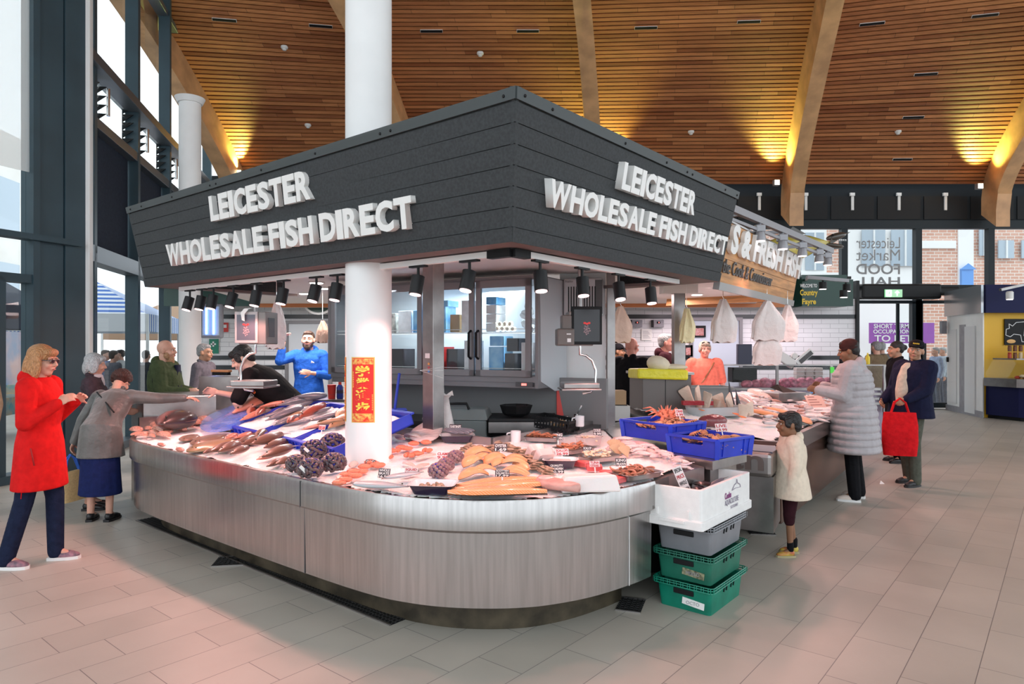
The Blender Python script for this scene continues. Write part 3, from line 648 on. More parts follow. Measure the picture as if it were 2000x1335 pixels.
ice([tuple(off_pt(i, .03)) for i in range(0, len(fr), 2)]+[(1.0, 4.34), (1.25, 4.53), (1.03, 4.88), (.82, 5.3), (.8, 6.25), (-.15, 5.1), (-2.86, 7.25)], bedz, 'crushed_ice', 'pink-lit crushed ice covering the fish counter bed')
# drain channels
GRATE = mat('drain_grate', (.06, .06, .06), .5, .5); 
def grate(name, label, a, c, wd, rz=None):
    a, c = V(a), V(c); d = (c-a); L = d.length; d.normalize(); n = V((-d.y, d.x, 0)); b = MB()
    r = thing(name, label, 'drain', (a+c)/2, math.atan2(d.y, d.x), group='floor drains')
    MB().box((0, 0, .002), (L, wd, .004)).build('channel', BLACK, r)
    b.box((0, wd/2, .004), (L, .012, .008)); b.box((0, -wd/2, .004), (L, .012, .008)); b.build('frame', STEELW, r)
    b = MB(); k = int(L/.03)
    for i in range(k): b.box((-L/2+(i+.5)*L/k, 0, .005), (.008, wd, .004))
    for i in range(int(wd/.03)): b.box((0, -wd/2+(i+.5)*.03, .005), (L, .006, .004))
    b.build('bars', GRATE, r)
grate('floor_drain', 'long dark slotted drain channel in front of the counter plinth', G(262, 1017)+V((.06, .07, 0)), G(752, 1226)+V((.07, .09, 0)), .15)
grate('floor_drain', 'short square drain cover halfway along the channel', G(420, 1097), G(482, 1094), .22)
grate('floor_drain', 'dark drain cover beside the green crates', G(1208, 1178), G(1256, 1184), .22)
grate('floor_drain', 'rusty drain cover left of the small boy', G(1462, 1038), G(1512, 1040), .16)
# ---- steel post
r = thing('steel_post', 'tall square brushed steel post at the inner corner of the counter', 'post', (-.64, 5.50, 0), math.atan2(.636, -.772))
MB().bx(-.062, .062, -.062, .062, .0, 2.3).build('shaft', STEELW, r, bevel=.004)
rt = frame((-.69, 5.42, 1.30), W.cross(V((0, 0, 1))) if 0 else -U, (0, 0, 1))
def on_face(txt_or_col, x, z, w_, h_, name, m_): return None
for i, (c, z) in enumerate([((.85, .75, .75), 1.52), ((.9, .35, .1), 1.455), ((.5, .08, .1), 1.425), ((.15, .3, .6), 1.395)]):
    # payment stickers on the post face towards the customers
    f = V((-.64, 5.50, 0))-W*.066; b = MB(); w_ = .055 if i == 0 else .022; s = .0 if i == 0 else .015
    p0 = f-U*(s+w_/2); p1 = f-U*(s-w_/2); h = .04 if i == 0 else .018
    b.add([(p0.x, p0.y, z-h/2), (p1.x, p1.y, z-h/2), (p1.x, p1.y, z+h/2), (p0.x, p0.y, z+h/2)], [(0, 1, 2, 3)])
    o = b.build('sticker', mat('sticker%d' % i, c, .5)); o.parent = r; o.matrix_parent_inverse = (M.Translation((-.64, 5.50, 0)) @ M.Rotation(math.atan2(.636, -.772), 4, 'Z')).inverted()
# ---- display freezer
FD = V((-.882, .472, 0)); FN = V((-.472, -.882, 0)); F0 = V((.205, 6.0, 0))
def FP(s, z, d=0): return F0+FD*s-FN*d+V((0, 0, z))     # s along front, d depth behind front
def fbox(b, s0, s1, z0, z1, d0, d1): b.prism([(p.x, p.y) for p in (FP(s0, 0, d0), FP(s1, 0, d0), FP(s1, 0, d1), FP(s0, 0, d1))], z0, z1); return b
FG = mat('freezer_grey', (.22, .21, .22), .4, .3); FI = mat('freezer_inside', (.75, .8, .84), .5); FL = 2.40
FZ = thing('display_freezer', 'grey wall display freezer with glass doors behind the counter', 'freezer')
b = MB(); fbox(b, 0, FL, 2.19, 2.23, 0, .62); fbox(b, 0, FL, 1.27, 1.33, 0, .62); fbox(b, -.03, .0, 1.22, 2.23, .0, .62); fbox(b, FL, FL+.04, 1.3, 2.23, 0, .62); b.build('cabinet', FG, FZ)
b = MB(); fbox(b, 0, FL, 1.3, 2.2, .58, .62); b.build('back_panel', FI, FZ)
p = [FP(-.035, 2.22, .03), FP(-.035, 2.22, .62), FP(-.035, 1.18, .62), FP(-.035, 1.18, .35), FP(-.035, 1.28, .05)]
MB().add(p+[q+FD*.02 for q in p], [(0, 1, 2, 3, 4), (9, 8, 7, 6, 5)]+[(i, (i+1) % 5, 5+(i+1) % 5, 5+i) for i in range(5)]).build('side_panel', mat('side_grey', (.5, .53, .56), .4), FZ)
b = MB(); fbox(b, 0, FL, 1.22, 1.27, .02, .55); b.build('base_rail', FG, FZ)
b = MB(); fbox(b, .02, .19, 1.235, 1.275, -.012, .02); b.build('control_box', DGREY, FZ)
b = MB(); fbox(b, .08, .13, 1.245, 1.265, -.014, -.011); b.build('red_display', emi('red_led', (1, .05, .02), 2), FZ)
for i in range(4):
    s0, s1 = .03+i*.59, .03+i*.59+.57; d = MB(); fbox(d, s0, s0+.055, 1.32, 2.2, -.03, .0); fbox(d, s1-.055, s1, 1.32, 2.2, -.03, .0); fbox(d, s0, s1, 1.32, 1.38, -.03, 0); fbox(d, s0, s1, 2.13, 2.2, -.03, 0)
    dr = d.build('door', FG, FZ, bevel=.003); g = MB(); fbox(g, s0+.05, s1-.05, 1.37, 2.14, -.02, -.015); g.build('glass', CLEAR, dr)
    h = MB(); hs = s1-.03 if i % 2 == 0 else s0+.03; h.tube([FP(hs, 1.48, -.03), FP(hs, 1.5, -.07), FP(hs, 1.72, -.07), FP(hs, 1.74, -.03)], .011); h.build('handle', BLACK, dr, smooth=60)
for z in (1.36, 1.72):
    b = MB(); [b.bar(FP(.02, z, d), FP(FL-.02, z, d), .006, .006) for d in [.04+j*.06 for j in range(9)]]; fbox(b, .02, FL-.02, z+.03, z+.036, .03, .034); b.build('wire_shelf', WHITEP, FZ)
lamp('AREA', 'freezer_lamp', FP(1.2, 2.15, .25), 14, (.82, .93, 1), 2.2, size_y=.2)
lamp('AREA', 'freezer_lamp', FP(.3, 1.75, .08), 2.5, (.82, .93, 1), .5, direction=(.472, .882, 0), size_y=.6)
lamp('AREA', 'freezer_lamp', FP(1.3, 1.75, .08), 4, (.82, .93, 1), 1.2, direction=(.472, .882, 0), size_y=.6)
cb = lambda n, c, t=None: mat(n, c, .5)
PKB = mat('pack_blue', (.08, .35, .75), .45, noise=(9, .3), col2=(.3, .6, .85)); PKR = mat('pack_red', (.6, .03, .03), .45); PKW = mat('pack_white', (.8, .82, .85), .5, noise=(14, .1)); PKK = mat('pack_black', (.03, .03, .04), .5)
def fpack(s, z, w_, h_, dd, m_, name, label, cat='box'):
    b = MB(); fbox(b, s, s+w_, z, z+h_, .06, .06+dd); return tag(b.build(name, m_, bevel=.004), label, cat, 'goods in the display freezer')
fr_items = [(.44, 1.73, .1, .08, PKW, 'small white carton on the upper freezer shelf, bottom of the right stack'), (.44, 1.815, .1, .08, PKW, 'small white carton, second up in the right freezer stack'), (.44, 1.90, .1, .08, PKW, 'small white carton, third up in the right freezer stack'), (.44, 1.985, .1, .07, PKB, 'blue and white carton topping the right freezer stack'),
            (.36, 1.37, .15, .22, PKB, 'tall blue frozen prawn carton behind the right freezer door'), (.36, 1.60, .14, .09, PKB, 'small blue carton on top of the tall blue one'), (.24, 1.37, .1, .16, PKK, 'black packet beside the tall blue carton'), (.2, 1.55, .12, .12, PKK, 'black box with white label under the upper shelf'), (.08, 1.37, .09, .26, PKW, 'clear white bagged packet at the right end of the freezer'),
            (1.02, 1.37, .14, .22, PKR, 'red frozen food carton, right one of the red row'), (1.17, 1.37, .08, .24, PKR, 'red frozen food carton, left one of the red row'), (.86, 1.37, .12, .2, PKK, 'black sack of frozen shellfish beside the red cartons'), (.68, 1.37, .1, .28, PKW, 'pale packet beside the middle door handle'),
            (1.0, 1.73, .13, .30, PKB, 'tall blue sleeve on the upper shelf'), (.97, 1.98, .15, .06, PKB, 'pale blue carton lying on the tall sleeve'), (.84, 1.73, .1, .17, mat('kraft', (.4, .27, .14), .7), 'brown wrapped block on the upper shelf'), (.70, 1.73, .11, .3, PKW, 'long white bag standing on the upper shelf'),
            (1.28, 1.73, .1, .22, PKB, 'blue packet left of the steel post'), (1.40, 1.73, .16, .22, PKW, 'white printed bag on the upper shelf left of the post'), (1.60, 1.73, .16, .2, mat('frozen_fish', (.45, .45, .42), .5, noise=(20, .4)), 'stacked frozen fillets in clear bags'), (1.5, 1.37, .2, .2, PKK, 'dark frozen packs behind the lower glass'), (1.8, 1.37, .2, .25, PKK, 'dark wrapped pack behind the column')]
for s, z, w_, h_, m_, lb in fr_items: fpack(s, z, w_, h_, .2, m_, 'frozen_packet' if m_ is PKW or m_ is PKK else 'frozen_carton', lb)
for i in range(9):
    a = FP(.27+.055*(i % 5)+.027*(i//5), 1.755+.045*(i//5), .1+.0*(i % 2)); tag(MB().ell(a, (.03, .028, .024), (0, .3*i, .4*i)).build('frozen_squid', mat('cream_flesh', (.8, .74, .62), .5), smooth=180), 'cream frozen squid ball in the heap on the upper freezer shelf', 'squid', 'cream frozen squid heap')
b = MB(); [b.ell(FP(.08+.05*random.random()*2, 1.76+.035*i, .1), (.06, .05, .03), (random.random(), random.random(), 0), 9, 6) for i in range(6)]; tag(b.build('plastic_sack', mat('clear_plastic', (.7, .72, .74), .15, alpha=.75), smooth=60), 'crumpled clear plastic sack at the right end of the upper shelf', 'bag', 'goods in the display freezer')
# wall behind and below the freezer, worktop and things on it
b = MB(); fbox(b, -.5, 2.6, 0, 1.3, .45, .5); struct(b.build('wall_inner', mat('grey_wall_panel', (.22, .22, .225), .5)))
WT = thing('back_worktop', 'dark steel worktop below the display freezer', 'worktop'); b = MB(); fbox(b, -.45, 2.5, .84, .88, -.1, .45); b.build('top', mat('dull_steel', (.12, .12, .12), .4, .8), WT); b = MB(); fbox(b, -.42, 2.45, .0, .84, -.05, .45); b.build('cabinet', DGREY, WT)
def onwt(px, z=.88, Y=None): return P(px, 700, Y or 5.95)
r = thing('cool_box', 'grey lidded cool box with black handle behind the counter', 'box', (-.44, 5.98, .80), -.1); c = mat('coolbox', (.17, .2, .2), .5)
MB().bx(-.32, .24, -.16, .16, 0, .16).build('body', c, r, bevel=.015); MB().add([(-.33, -.17, .16), (.25, -.17, .16), (.25, .17, .16), (-.33, .17, .16), (-.3, -.12, .25), (.22, -.12, .25), (.22, .15, .25), (-.3, .15, .25)], [(0, 1, 2, 3), (4, 5, 6, 7), (0, 1, 5, 4), (1, 2, 6, 5), (2, 3, 7, 6), (3, 0, 4, 7)]).build('lid', c, r, bevel=.01)
MB().tube([(-.12, -.12, .25), (-.1, -.13, .3), (.06, -.13, .3), (.08, -.12, .25)], .012).build('handle', BLACK, r, smooth=60)
r = thing('wok_pan', 'black angular pan on the dark hob behind the oysters', 'pan', P(1008, 0, 5.95).xy.to_3d()+V((0, 0, .99))); MB().lathe((0, 0, 0), [(.10, 0), (.12, .02), (.145, .09), (.135, .092), (.09, .012)], 8).build('pan', BLACK, r)
r = thing('hob_unit', 'black hob on steel frame behind the counter corner', 'hob', (.08, 5.95, .86)); MB().bx(-.28, .32, -.2, .3, .09, .12).build('hob_top', BLACKM, r, bevel=.006); MB().bx(-.28, .32, -.2, -.18, 0, .09).build('front_rail', STEELW, r); MB().bx(-.26, .3, -.17, .28, 0, .09).build('body', BLACK, r)
r = thing('red_board', 'tall red cutting board leaning on the white panel', 'board', (.50, 6.38, .84)); MB().box((0, 0, .23), (.16, .015, .46), 0, (-.1, 0, 0)).build('board', RED, r, bevel=.005)
r = thing('mixer_tap', 'small chrome tap with lever behind the black basket', 'tap', (.585, 6.15, .86)); MB().cyl((0, 0, 0), (0, 0, .12), .022).build('body', CHROME, r, smooth=40); MB().bar((0, 0, .1), (.05, -.02, .2), .02, .012).build('lever', CHROME, r)
# white partition with air heater
r = struct(MB().prism([(.47, 6.60), (.90, 6.50), (.90, 6.56), (.47, 6.66)], 0, 2.3).build('wall_partition', WHITE))
r = thing('air_unit', 'grey ribbed air purifier box high on the white partition', 'appliance', (.665, 6.43, 1.88), -.22); MB().bx(-.17, .2, -.05, .08, 0, .36).build('case', mat('pale_grey', (.5, .5, .52), .4), r, bevel=.02); 
for i in range(11): MB().box((-.12+i*.025, -.052, .15), (.01, .006, .26)).build('slot', BLACK, r)
MB().bx(.13, .2, -.053, -.05, .02, .34).build('dark_edge', DGREY, r)
write('halo', frame((-.15, -.053, .32), (1, 0, 0), (0, 0, 1)), .07, .02, DGREY, r, thick=.001)
r = thing('corner_post', 'slim steel post at the right end of the white partition', 'post', (.955, 6.5, 0)); MB().bx(-.045, .03, -.05, .05, 0, 2.3).build('shaft', STEELW, r, bevel=.003)
# raised steel block with brush left of the bed
r = thing('service_block', 'pink-lit raised stainless return at the far left end of the bed', 'counter', (0, 0, 0))
pts = [G(278, 827, .84), G(400, 812, .84)]
MB().prism([(-3.62, 6.62), (-2.62, 7.05), (-2.5, 7.6), (-3.3, 7.9), (-4.0, 7.1)], .0, 1.1).build('block', STEELW, r, bevel=.01)
r = thing('sink_screen', 'curved stainless splash screen with a wooden brush on top', 'screen', (0, 0, 0))
b = MB(); a0 = V((-3.22, 6.95, 0)); a1 = V((-2.62, 6.75, 0)); n_ = V((.25, .9, 0)).normalized()
R = []
for i in range(9):
    t = i/8; p = a0.lerp(a1, t); zz = 1.285 if t < .72 else 1.285-.12*((t-.72)/.28)**2
    R.append([(p.x, p.y, .95), (p.x, p.y, zz), (p.x+n_.x*.28, p.y+n_.y*.28, zz), (p.x+n_.x*.28, p.y+n_.y*.28, .95)])
b.rings(R).build('screen', STEELW, r, smooth=50)
r = thing('scrubbing_brush', 'wooden scrubbing brush on the steel screen', 'brush', (-2.98, 6.93, 1.30), -.3); MB().bx(-.11, .11, -.03, .03, .03, .055).build('handle', mat('brush_wood', (.45, .2, .08), .5), r, bevel=.008); b = MB(); [b.bar((x*.01, y*.012, 0), (x*.01, y*.012, .03), .006, .006) for x in range(-9, 10) for y in (-2, 0, 2)]; o = b.build('bristles', BLACK, r); o['kind'] = 'stuff'
r = thing('pull_out_tap', 'tall chrome spring tap behind the steel screen', 'tap', (-2.72, 7.0, 1.1)); 
pts = [(0, 0, 0), (0, 0, .38), (-.02, 0, .44), (-.06, 0, .46), (-.10, 0, .42), (-.10, 0, .1)]; MB().tube(pts, .014).build('hose', CHROME, r, smooth=60); b = MB(); [b.lathe((0, 0, .1+i*.022), [(.02, 0), (.024, .006), (.02, .012)], 12) for i in range(13)]; b.build('spring', CHROME, r, smooth=60); MB().cyl((-.1, 0, .02), (-.1, 0, .16), .022).build('spray_head', BLACK, r, smooth=40)

# ================================================================== scales hanging over the beds
def scale(name, label, base, ry, boxd, screen, dark, armside):
    r = thing(name, label, 'scale', base, ry)
    w_, h_, d_ = boxd
    MB().bx(-w_/2, w_/2, 0, d_, 0, h_).build('housing', mat('scale_grey', (.22, .2, .19), .4, .3), r, bevel=.008)
    sx, sw, sh = screen
    s = MB().bx(sx-sw/2, sx+sw/2, -.012, 0, .01, .01+sh).build('screen', BLACK if dark else mat('screen_frame', (.45, .42, .42), .4), r, bevel=.004)
    MB().bx(sx-sw/2+.02, sx+sw/2-.02, -.014, -.011, .035, sh-.015).build('display', mat('screen_dark', (.02, .02, .025), .2) if dark else mat('screen_off', (.1, .1, .13), .2), s)
    b = MB(); [b.ell((sx+.008*math.cos(k*2.4)*k**.5*.9, -.015, sh*.42+.008*math.sin(k*2.4)*k**.5*1.2), (.007, .002, .007), n=6, m=4) for k in range(16)]; b.build('emblem', mat('emblem_red', (.45, .05, .05), .5) if 0 else mat('emblem_grey', (.3, .22, .24), .5), s)
    b = MB(); [b.ell((sx+(k-1)*.018, -.016, sh*.42+.055-.006*(k % 2)), (.012, .002, .009), n=6, m=4) for k in range(3)]; b.build('emblem_top', mat('emblem_red', (.6, .04, .04), .5, emit=(.6, .04, .04), emit_s=.3), s)
    c = armside
    pts = [(0, .06, 0), (0, .06, -.07), (c*.05, .06, -.08), (c*.10, .06, -.12), (c*.13, .06, -.2), (c*.13, .06, -.32), (c*.09, .06, -.38), (c*.02, .06, -.39)]
    MB().tube(pts, .011).build('arm', CHROME, r, smooth=60)
    MB().cyl((0, .06, h_), (0, .06, 2.3-base[2]), .018).build('hanger', STEELW, r, smooth=40)
    zp = -.36; MB().bx(-.17, .15, -.10, .20, zp, zp+.015).build('tray', STEELW, r, bevel=.004); MB().lathe((0, .05, zp+.015), [(.17, 0), (.18, .045), (.175, .045), (.165, .004)], 4).build('pan', STEELW, r) if 0 else MB().bx(-.15, .14, -.08, .18, zp+.015, zp+.06).build('pan', STEELW, r, bevel=.008)
    return r
def at_z(px, py, Y): return P(px, py, Y)
sc = scale('hanging_scale', 'grey hanging scale with pale framed screen over the left bed', P(492, 672, 5.6), -.12, (.24, .27, .22), (-.045, .2, .26), False, -1)
MB().bx(.14-.02, .125, .04, .15, .06, .22).build('side_label', DGREY, sc)
b = MB(); b.tube([(-.03, -.01, .30), (-.06, -.03, .29), (-.075, -.03, .25), (-.06, -.035, .2)], .002); 
MB().add([(-.02, -.02, .30), (-.05, -.035, .295), (-.08, -.035, .26), (-.07, -.035, .2), (0.02, -.02, .30), (-.01, -.035, .29), (-.045, -.035, .25), (-.045, -.035, .19)], [(0, 1, 5, 4), (1, 2, 6, 5), (2, 3, 7, 6)]).build('paper_strip', PAPERW, sc)
sc2 = scale('hanging_scale', 'dark hanging scale with black screen over the right bed', P(1135, 675, 5.5), .05, (.2, .28, .2), (.045, .25, .31), True, 1)
MB().bx(-.2, -.06, -.05, .12, 0, .14).build('printer', mat('printer_grey', (.14, .12, .11), .4), sc2, bevel=.012); MB().bx(-.16, -.08, -.03, .1, .12, .25).build('upper_box', mat('printer_grey', (.14, .12, .11), .4), sc2, bevel=.01); MB().bx(-.12, -.09, -.053, -.049, .03, .06).build('label', WHITE, sc2); MB().bx(-.125, -.09, -.053, -.049, .09, .1).build('label', WHITE, sc2)

# ================================================================== rear tiled walls and green fascia
def tile_mat():
    m = mat('white_wall_tiles', (.75, .75, .76), .25); n = m.node_tree.nodes; l = m.node_tree.links; b = n['Principled BSDF']
    tc = n.new('ShaderNodeTexCoord'); mp = n.new('ShaderNodeMapping'); l.new(tc.outputs['Object'], mp.inputs[0]); mp.inputs['Rotation'].default_value = (math.pi/2, 0, 0)
    br = n.new('ShaderNodeTexBrick'); l.new(mp.outputs[0], br.inputs[0]); br.inputs['Scale'].default_value = 1; br.inputs['Brick Width'].default_value = .34; br.inputs['Row Height'].default_value = .088; br.inputs['Mortar Size'].default_value = .004
    br.inputs['Color1'].default_value = (.74, .74, .76, 1); br.inputs['Color2'].default_value = (.78, .78, .8, 1); br.inputs['Mortar'].default_value = (.42, .42, .44, 1); l.new(br.outputs[0], b.inputs['Base Color']); return m
TILE = tile_mat(); BAND = mat('black_tile', (.02, .022, .026), .25); RY = 13.0
GREEN = mat('green_fascia', (.004, .045, .03), .3)
struct(MB().bx(-6.4, 6.6, RY, RY+.15, 0, 2.5).build('wall_rear', TILE))
b = MB()
for y0, y1 in ((614, 622), (694, 702), (713, 721)): b.bx(-6.4, 6.6, RY-.012, RY, P(0, y1, RY).z, P(0, y0, RY).z)
struct(b.build('trim_12', BAND))
struct(MB().bx(6.6, 6.66, RY-.05, RY+3.9, 0, 2.85).build('wall_side', BLACKM))
struct(MB().bx(-6.5, 6.25, RY-.55, RY+3.8, 2.83, 2.88).build('trim_13', BLACKM))
r = thing('green_fascia', 'dark green stall fascia with gothic gold lettering and cream lining', 'sign')
a = P(1665, 549, 12.4); MB().bx(-6.4, 6.27, 12.42, 12.5, 2.33, 2.82).build('panel', GREEN, r); MB().bx(5.15, 5.95, 12.0, 12.42, 2.3, 2.86).build('sign_box', GREEN, r)
GOLD = mat('gold_letters', (.85, .6, .05), .5); a = P(1561, 582, 12.0); 
for t, x0, x1, y0, y1, m_ in (('WELCOME TO', 1563, 1596, 554, 561, WHITE), ('Country', 1563, 1597, 565, 580, GOLD), ('Fayre', 1567, 1594, 583, 597, GOLD)):
    a = P(x0, y1, 11.99); c = P(x1, y0, 11.99); write(t, frame((a.x, 11.995, a.z), (1, 0, 0), (0, 0, 1)), c.x-a.x, c.z-a.z, m_, r, bold=.03)
MB().cyl((-3.55, 12.40, 2.5), (-3.55, 12.42, 2.5), .33, n=32).build('roundel_rim', WHITE, r); MB().cyl((-3.55, 12.38, 2.5), (-3.55, 12.41, 2.5), .29, n=32).build('roundel', GREEN, r); MB().bx(-3.7, -3.4, 12.37, 12.385, 2.42, 2.55).build('roundel_mark', WHITE, r)
ORW = mat('orange_timber', (.55, .2, .07), .5)
struct(MB().bx(-4.2, 4.6, 11.2, 11.28, 2.24, 2.32).build('trim_14', ORW))
# cold-room doors in the tiled wall
def rdoor(n, px0, px1, py0, label_mat, fr=.06):
    a = P(px0, py0, RY); c = P(px1, 0, RY); b = MB(); b.bx(a.x-fr, a.x, RY-.08, RY, 0, a.z+fr); b.bx(c.x, c.x+fr, RY-.08, RY, 0, a.z+fr); b.bx(a.x, c.x, RY-.08, RY, a.z, a.z+fr); struct(b.build('trim_%d' % (20+n), FG)); struct(MB().bx(a.x, c.x, RY-.05, RY-.02, 0, a.z).build('door_%d' % n, label_mat, bevel=.005))
rdoor(2, 565, 643, 632, mat('coldroom_white', (.62, .66, .7), .4)); rdoor(3, 1352, 1442, 626, mat('coldroom_blue', (.5, .57, .65), .4))
# recessed downlights
for i, (px, py, Y) in enumerate([(633, 563, None), (618, 552, None), (595, 573, None), (1361, 575, None), (1330, 607, None)]):
    Y = FPX*(2.29-H0)/(HY-py) if py < 600 else 12.2; p = P(px, py, Y); p.z = 2.298 if py < 600 else 2.3
    r = thing('downlight', 'round recessed downlight in the stall ceiling, '+['left of the freezer, lower', 'left of the freezer, upper', 'over the man in the blue hoodie', 'right of the hanging yellow bags', 'low behind the steel post'][i], 'light', p)
    MB().lathe((0, 0, 0), [(.09, 0), (.085, -.012)], 20).build('trim_ring', WHITEP, r); MB().lathe((0, 0, -.012), [(.07, 0), (.065, -.006)], 20).build('diffuser', emi('downlight', (1, .93, .88), 9), r)
    lamp('SPOT', 'downlight_lamp', p+V((0, 0, -.05)), 24, (1, .82, .76), .07, angle=2.6, blend=.5)
lamp('AREA', 'stall_ceiling_lamp', (-2.8, 9.0, 2.27), 40, (1, .8, .76), 1.2, size_y=.6)
lamp('AREA', 'stall_ceiling_lamp', (1.8, 9.6, 2.27), 42, (1, .76, .74), 1.5, size_y=.8)
lamp('AREA', 'stall_ceiling_lamp', (-3.4, 11.8, 2.27), 20, (1, .95, .95), 2.5, size_y=.4)
lamp('AREA', 'stall_ceiling_lamp', (4.3, 12.2, 2.27), 26, (1, .78, .86), 3, size_y=.3)
# wall things at rear left
r = thing('insect_killer', 'grey insect killer with two blue tubes on the tiled wall', 'appliance', P(412, 660, 12.2)); MB().bx(-.19, .19, 0, .12, 0, .62).build('frame', GREYP, r, bevel=.03); MB().bx(-.15, .15, -.01, 0, .05, .57).build('panel', mat('pale_panel', (.5, .6, .65), .4), r)
for x in (-.07, .06): MB().cyl((x, -.03, .07), (x, -.03, .55), .018).build('tube', emi('blue_tube', (.12, .25, 1), 5), r)
r = thing('fire_notice', 'small red fire notice on the white tiles', 'sign', P(440, 648, 12.98)); MB().bx(-.06, .06, -.01, 0, 0, .18).build('plate', RED, r); MB().bx(-.03, .03, -.013, -.01, .08, .14).build('symbol', WHITE, r)
r = thing('first_aid_notice', 'small green first aid notice on the white tiles', 'sign', P(417, 690, 12.98)); MB().bx(-.08, .1, -.01, 0, 0, .28).build('plate', mat('aid_green', (.02, .22, .14), .5), r); b = MB(); b.bx(-.015, .015, -.013, -.01, .13, .23); b.bx(-.05, .05, -.013, -.01, .165, .195); b.build('cross', WHITE, r)
for i, px in enumerate((1243, 1285)):
    r = thing('wall_clock_box', 'small wall display with red digits, '+('left' if i == 0 else 'right')+' of the pair on the tiles', 'display', P(px, 639, 12.98), group='pair of wall displays'); MB().bx(-.1, .1, -.08, 0, 0, .14).build('case', GREYP, r, bevel=.01); MB().bx(-.04, .03, -.083, -.08, .07, .11).build('window', BLACK, r); MB().bx(-.005, .01, -.085, -.083, .08, .1).build('digit', emi('red_led', (1, .05, .02), 2), r)
    MB().bx(-.13, -.09, -.07, 0, 0, .14).build('end_cap', BLACK, r)
r = thing('pinned_notice', 'white paper notice pinned to the tiles', 'notice', P(1263, 664, 12.98)); MB().bx(-.1, .1, -.005, 0, 0, .22).build('sheet', PAPERW, r); b = MB(); [b.bx(-.07, .07-.02*(i % 3), -.007, -.005, .04+i*.025, .048+i*.025) for i in range(6)]; b.build('lines', GREYP, r)
for i, (px, py, w_, h_) in enumerate([(1367, 658, .22, .22), (1345, 696, .15, .22)]):
    r = thing('meat_poster', ['dark meat poster on the pale cold room door', 'small framed picture beside the coral woman'][i], 'poster', P(px, py, 12.93)); MB().bx(-w_/2, w_/2, -.01, 0, 0, h_).build('sheet', BLACK, r); MB().bx(-w_/2+.02, w_/2-.04, -.013, -.01, .03, h_-.05).build('picture', mat('poster_pic', (.35, .1, .08), .5, noise=(30, .7), col2=(.5, .3, .3)), r)

# ================================================================== second fishmonger stall
r = thing('timber_sign', 'orange timber stall fascia with white lettering beyond the dark canopy', 'sign'); WOODF = mat('larch_boards', (.55, .27, .1), .5, noise=(2, .25), stretch=(1, 1, 12))
A2, B2 = V((1.93, 6.33, 0)), V((3.72, 8.95, 0)); up = V((.075, -.05, .56))
q = (A2+V((0, 0, 2.2)), B2+V((0, 0, 2.2)), B2+V((0, 0, 2.2))+up, A2+V((0, 0, 2.2))+up)
b = MB(); [slab(b, q, 0, 1, i/5+.004, (i+1)/5-.004, .02) for i in range(5)]; slab(b, q, 0, 1, 0, 1, .02, -.01); b.build('boards', WOODF, r)
b = MB(); slab(b, q, 0, 1, -.13, 0, .06, .02); b.build('metal_edge', mat('zinc', (.4, .4, .4), .4, .7), r)
b = MB(); slab(b, q, 0, 1, 1, 1.03, .03, .01); b.build('top_edge', STEELW, r)
b = MB(); q2 = (q[1], q[1]+V((-1.4, 1.2, 0)), q[2]+V((-1.4, 1.2, 0)), q[2]); slab(b, q2, 0, 1, 0, 1, .02); b.build('end_boards', WOODF, r)
m = frame(q[0], q[1]-q[0], q[3]-q[0])
def word(txt, bl, tr, mt, th, bold):
    a = face_uv(q, m, *bl); c = face_uv(q, m, *tr); write(txt, m, c.x-a.x, c.y-a.y, mt, r, 'lettering', th, .004, a.x, a.y, bold)
word('S & FRESH FISH', (1417, 493), (1561, 503), LETW, .04, .05)
word('the Cook & Connoisseur', (1408, 531), (1508, 537), mat('dark_script', (.1, .1, .1), .5), .012, .0)
r = thing('light_gantry', 'pale metal lighting gantry bar above the timber sign', 'gantry'); g0, g1 = P(1425, 405, 6.4), P(1625, 490, 9.3)
b = MB(); b.bar(g0, g1, .05, .07); b.bar(g0+V((0, .02, -.1)), g1+V((0, .02, -.1)), .03, .03); b.build('rail', mat('gantry_grey', (.3, .3, .32), .4, .4), r)
b = MB(); [b.bar(g0.lerp(g1, t), g0.lerp(g1, t)+V((-.3, .22, 0)), .04, .04) for t in (.1, .45, .8)]; [b.bar(g0.lerp(g1, t)+V((-.3, .22, 0)), g0.lerp(g1, t)+V((-.3, .22, -.3)), .04, .04) for t in (.1, .45, .8)]; b.build('bracket', MATS['gantry_grey'], r)
for i, t in enumerate((.22, .42, .62, .82, .93)):
    p = g0.lerp(g1, t); s = thing('gantry_spotlight', 'pale grey spotlight under the gantry bar, '+['nearest the dark canopy', 'second along', 'third along', 'fourth along', 'at the far end'][i], 'spotlight', p, group='grey spotlights on the gantry')
    MB().cyl((0, 0, 0), (0, 0, -.1), .02).build('stem', GREYP, s); MB().bx(-.05, .05, -.05, .05, -.13, -.05).build('gear_box', MATS['gantry_grey'], s, bevel=.01); MB().lathe((0, -.02, -.22), [(.06, 0), (.055, .05), (.045, .09), (.03, .1)], 16).build('shade', MATS['gantry_grey'], s, smooth=40); MB().lathe((0, -.02, -.223), [(.05, 0), (.045, -.002)], 16).build('lens', emi('gantry_lens', (1, .8, .78), 6), s)
    if i in (0, 2, 4): lamp('SPOT', 'gantry_lamp', p+V((.1, -.12, -.33)), 45, (1, .5, .46), .08, direction=(.15, -.3, -1), angle=2.2, blend=.6)
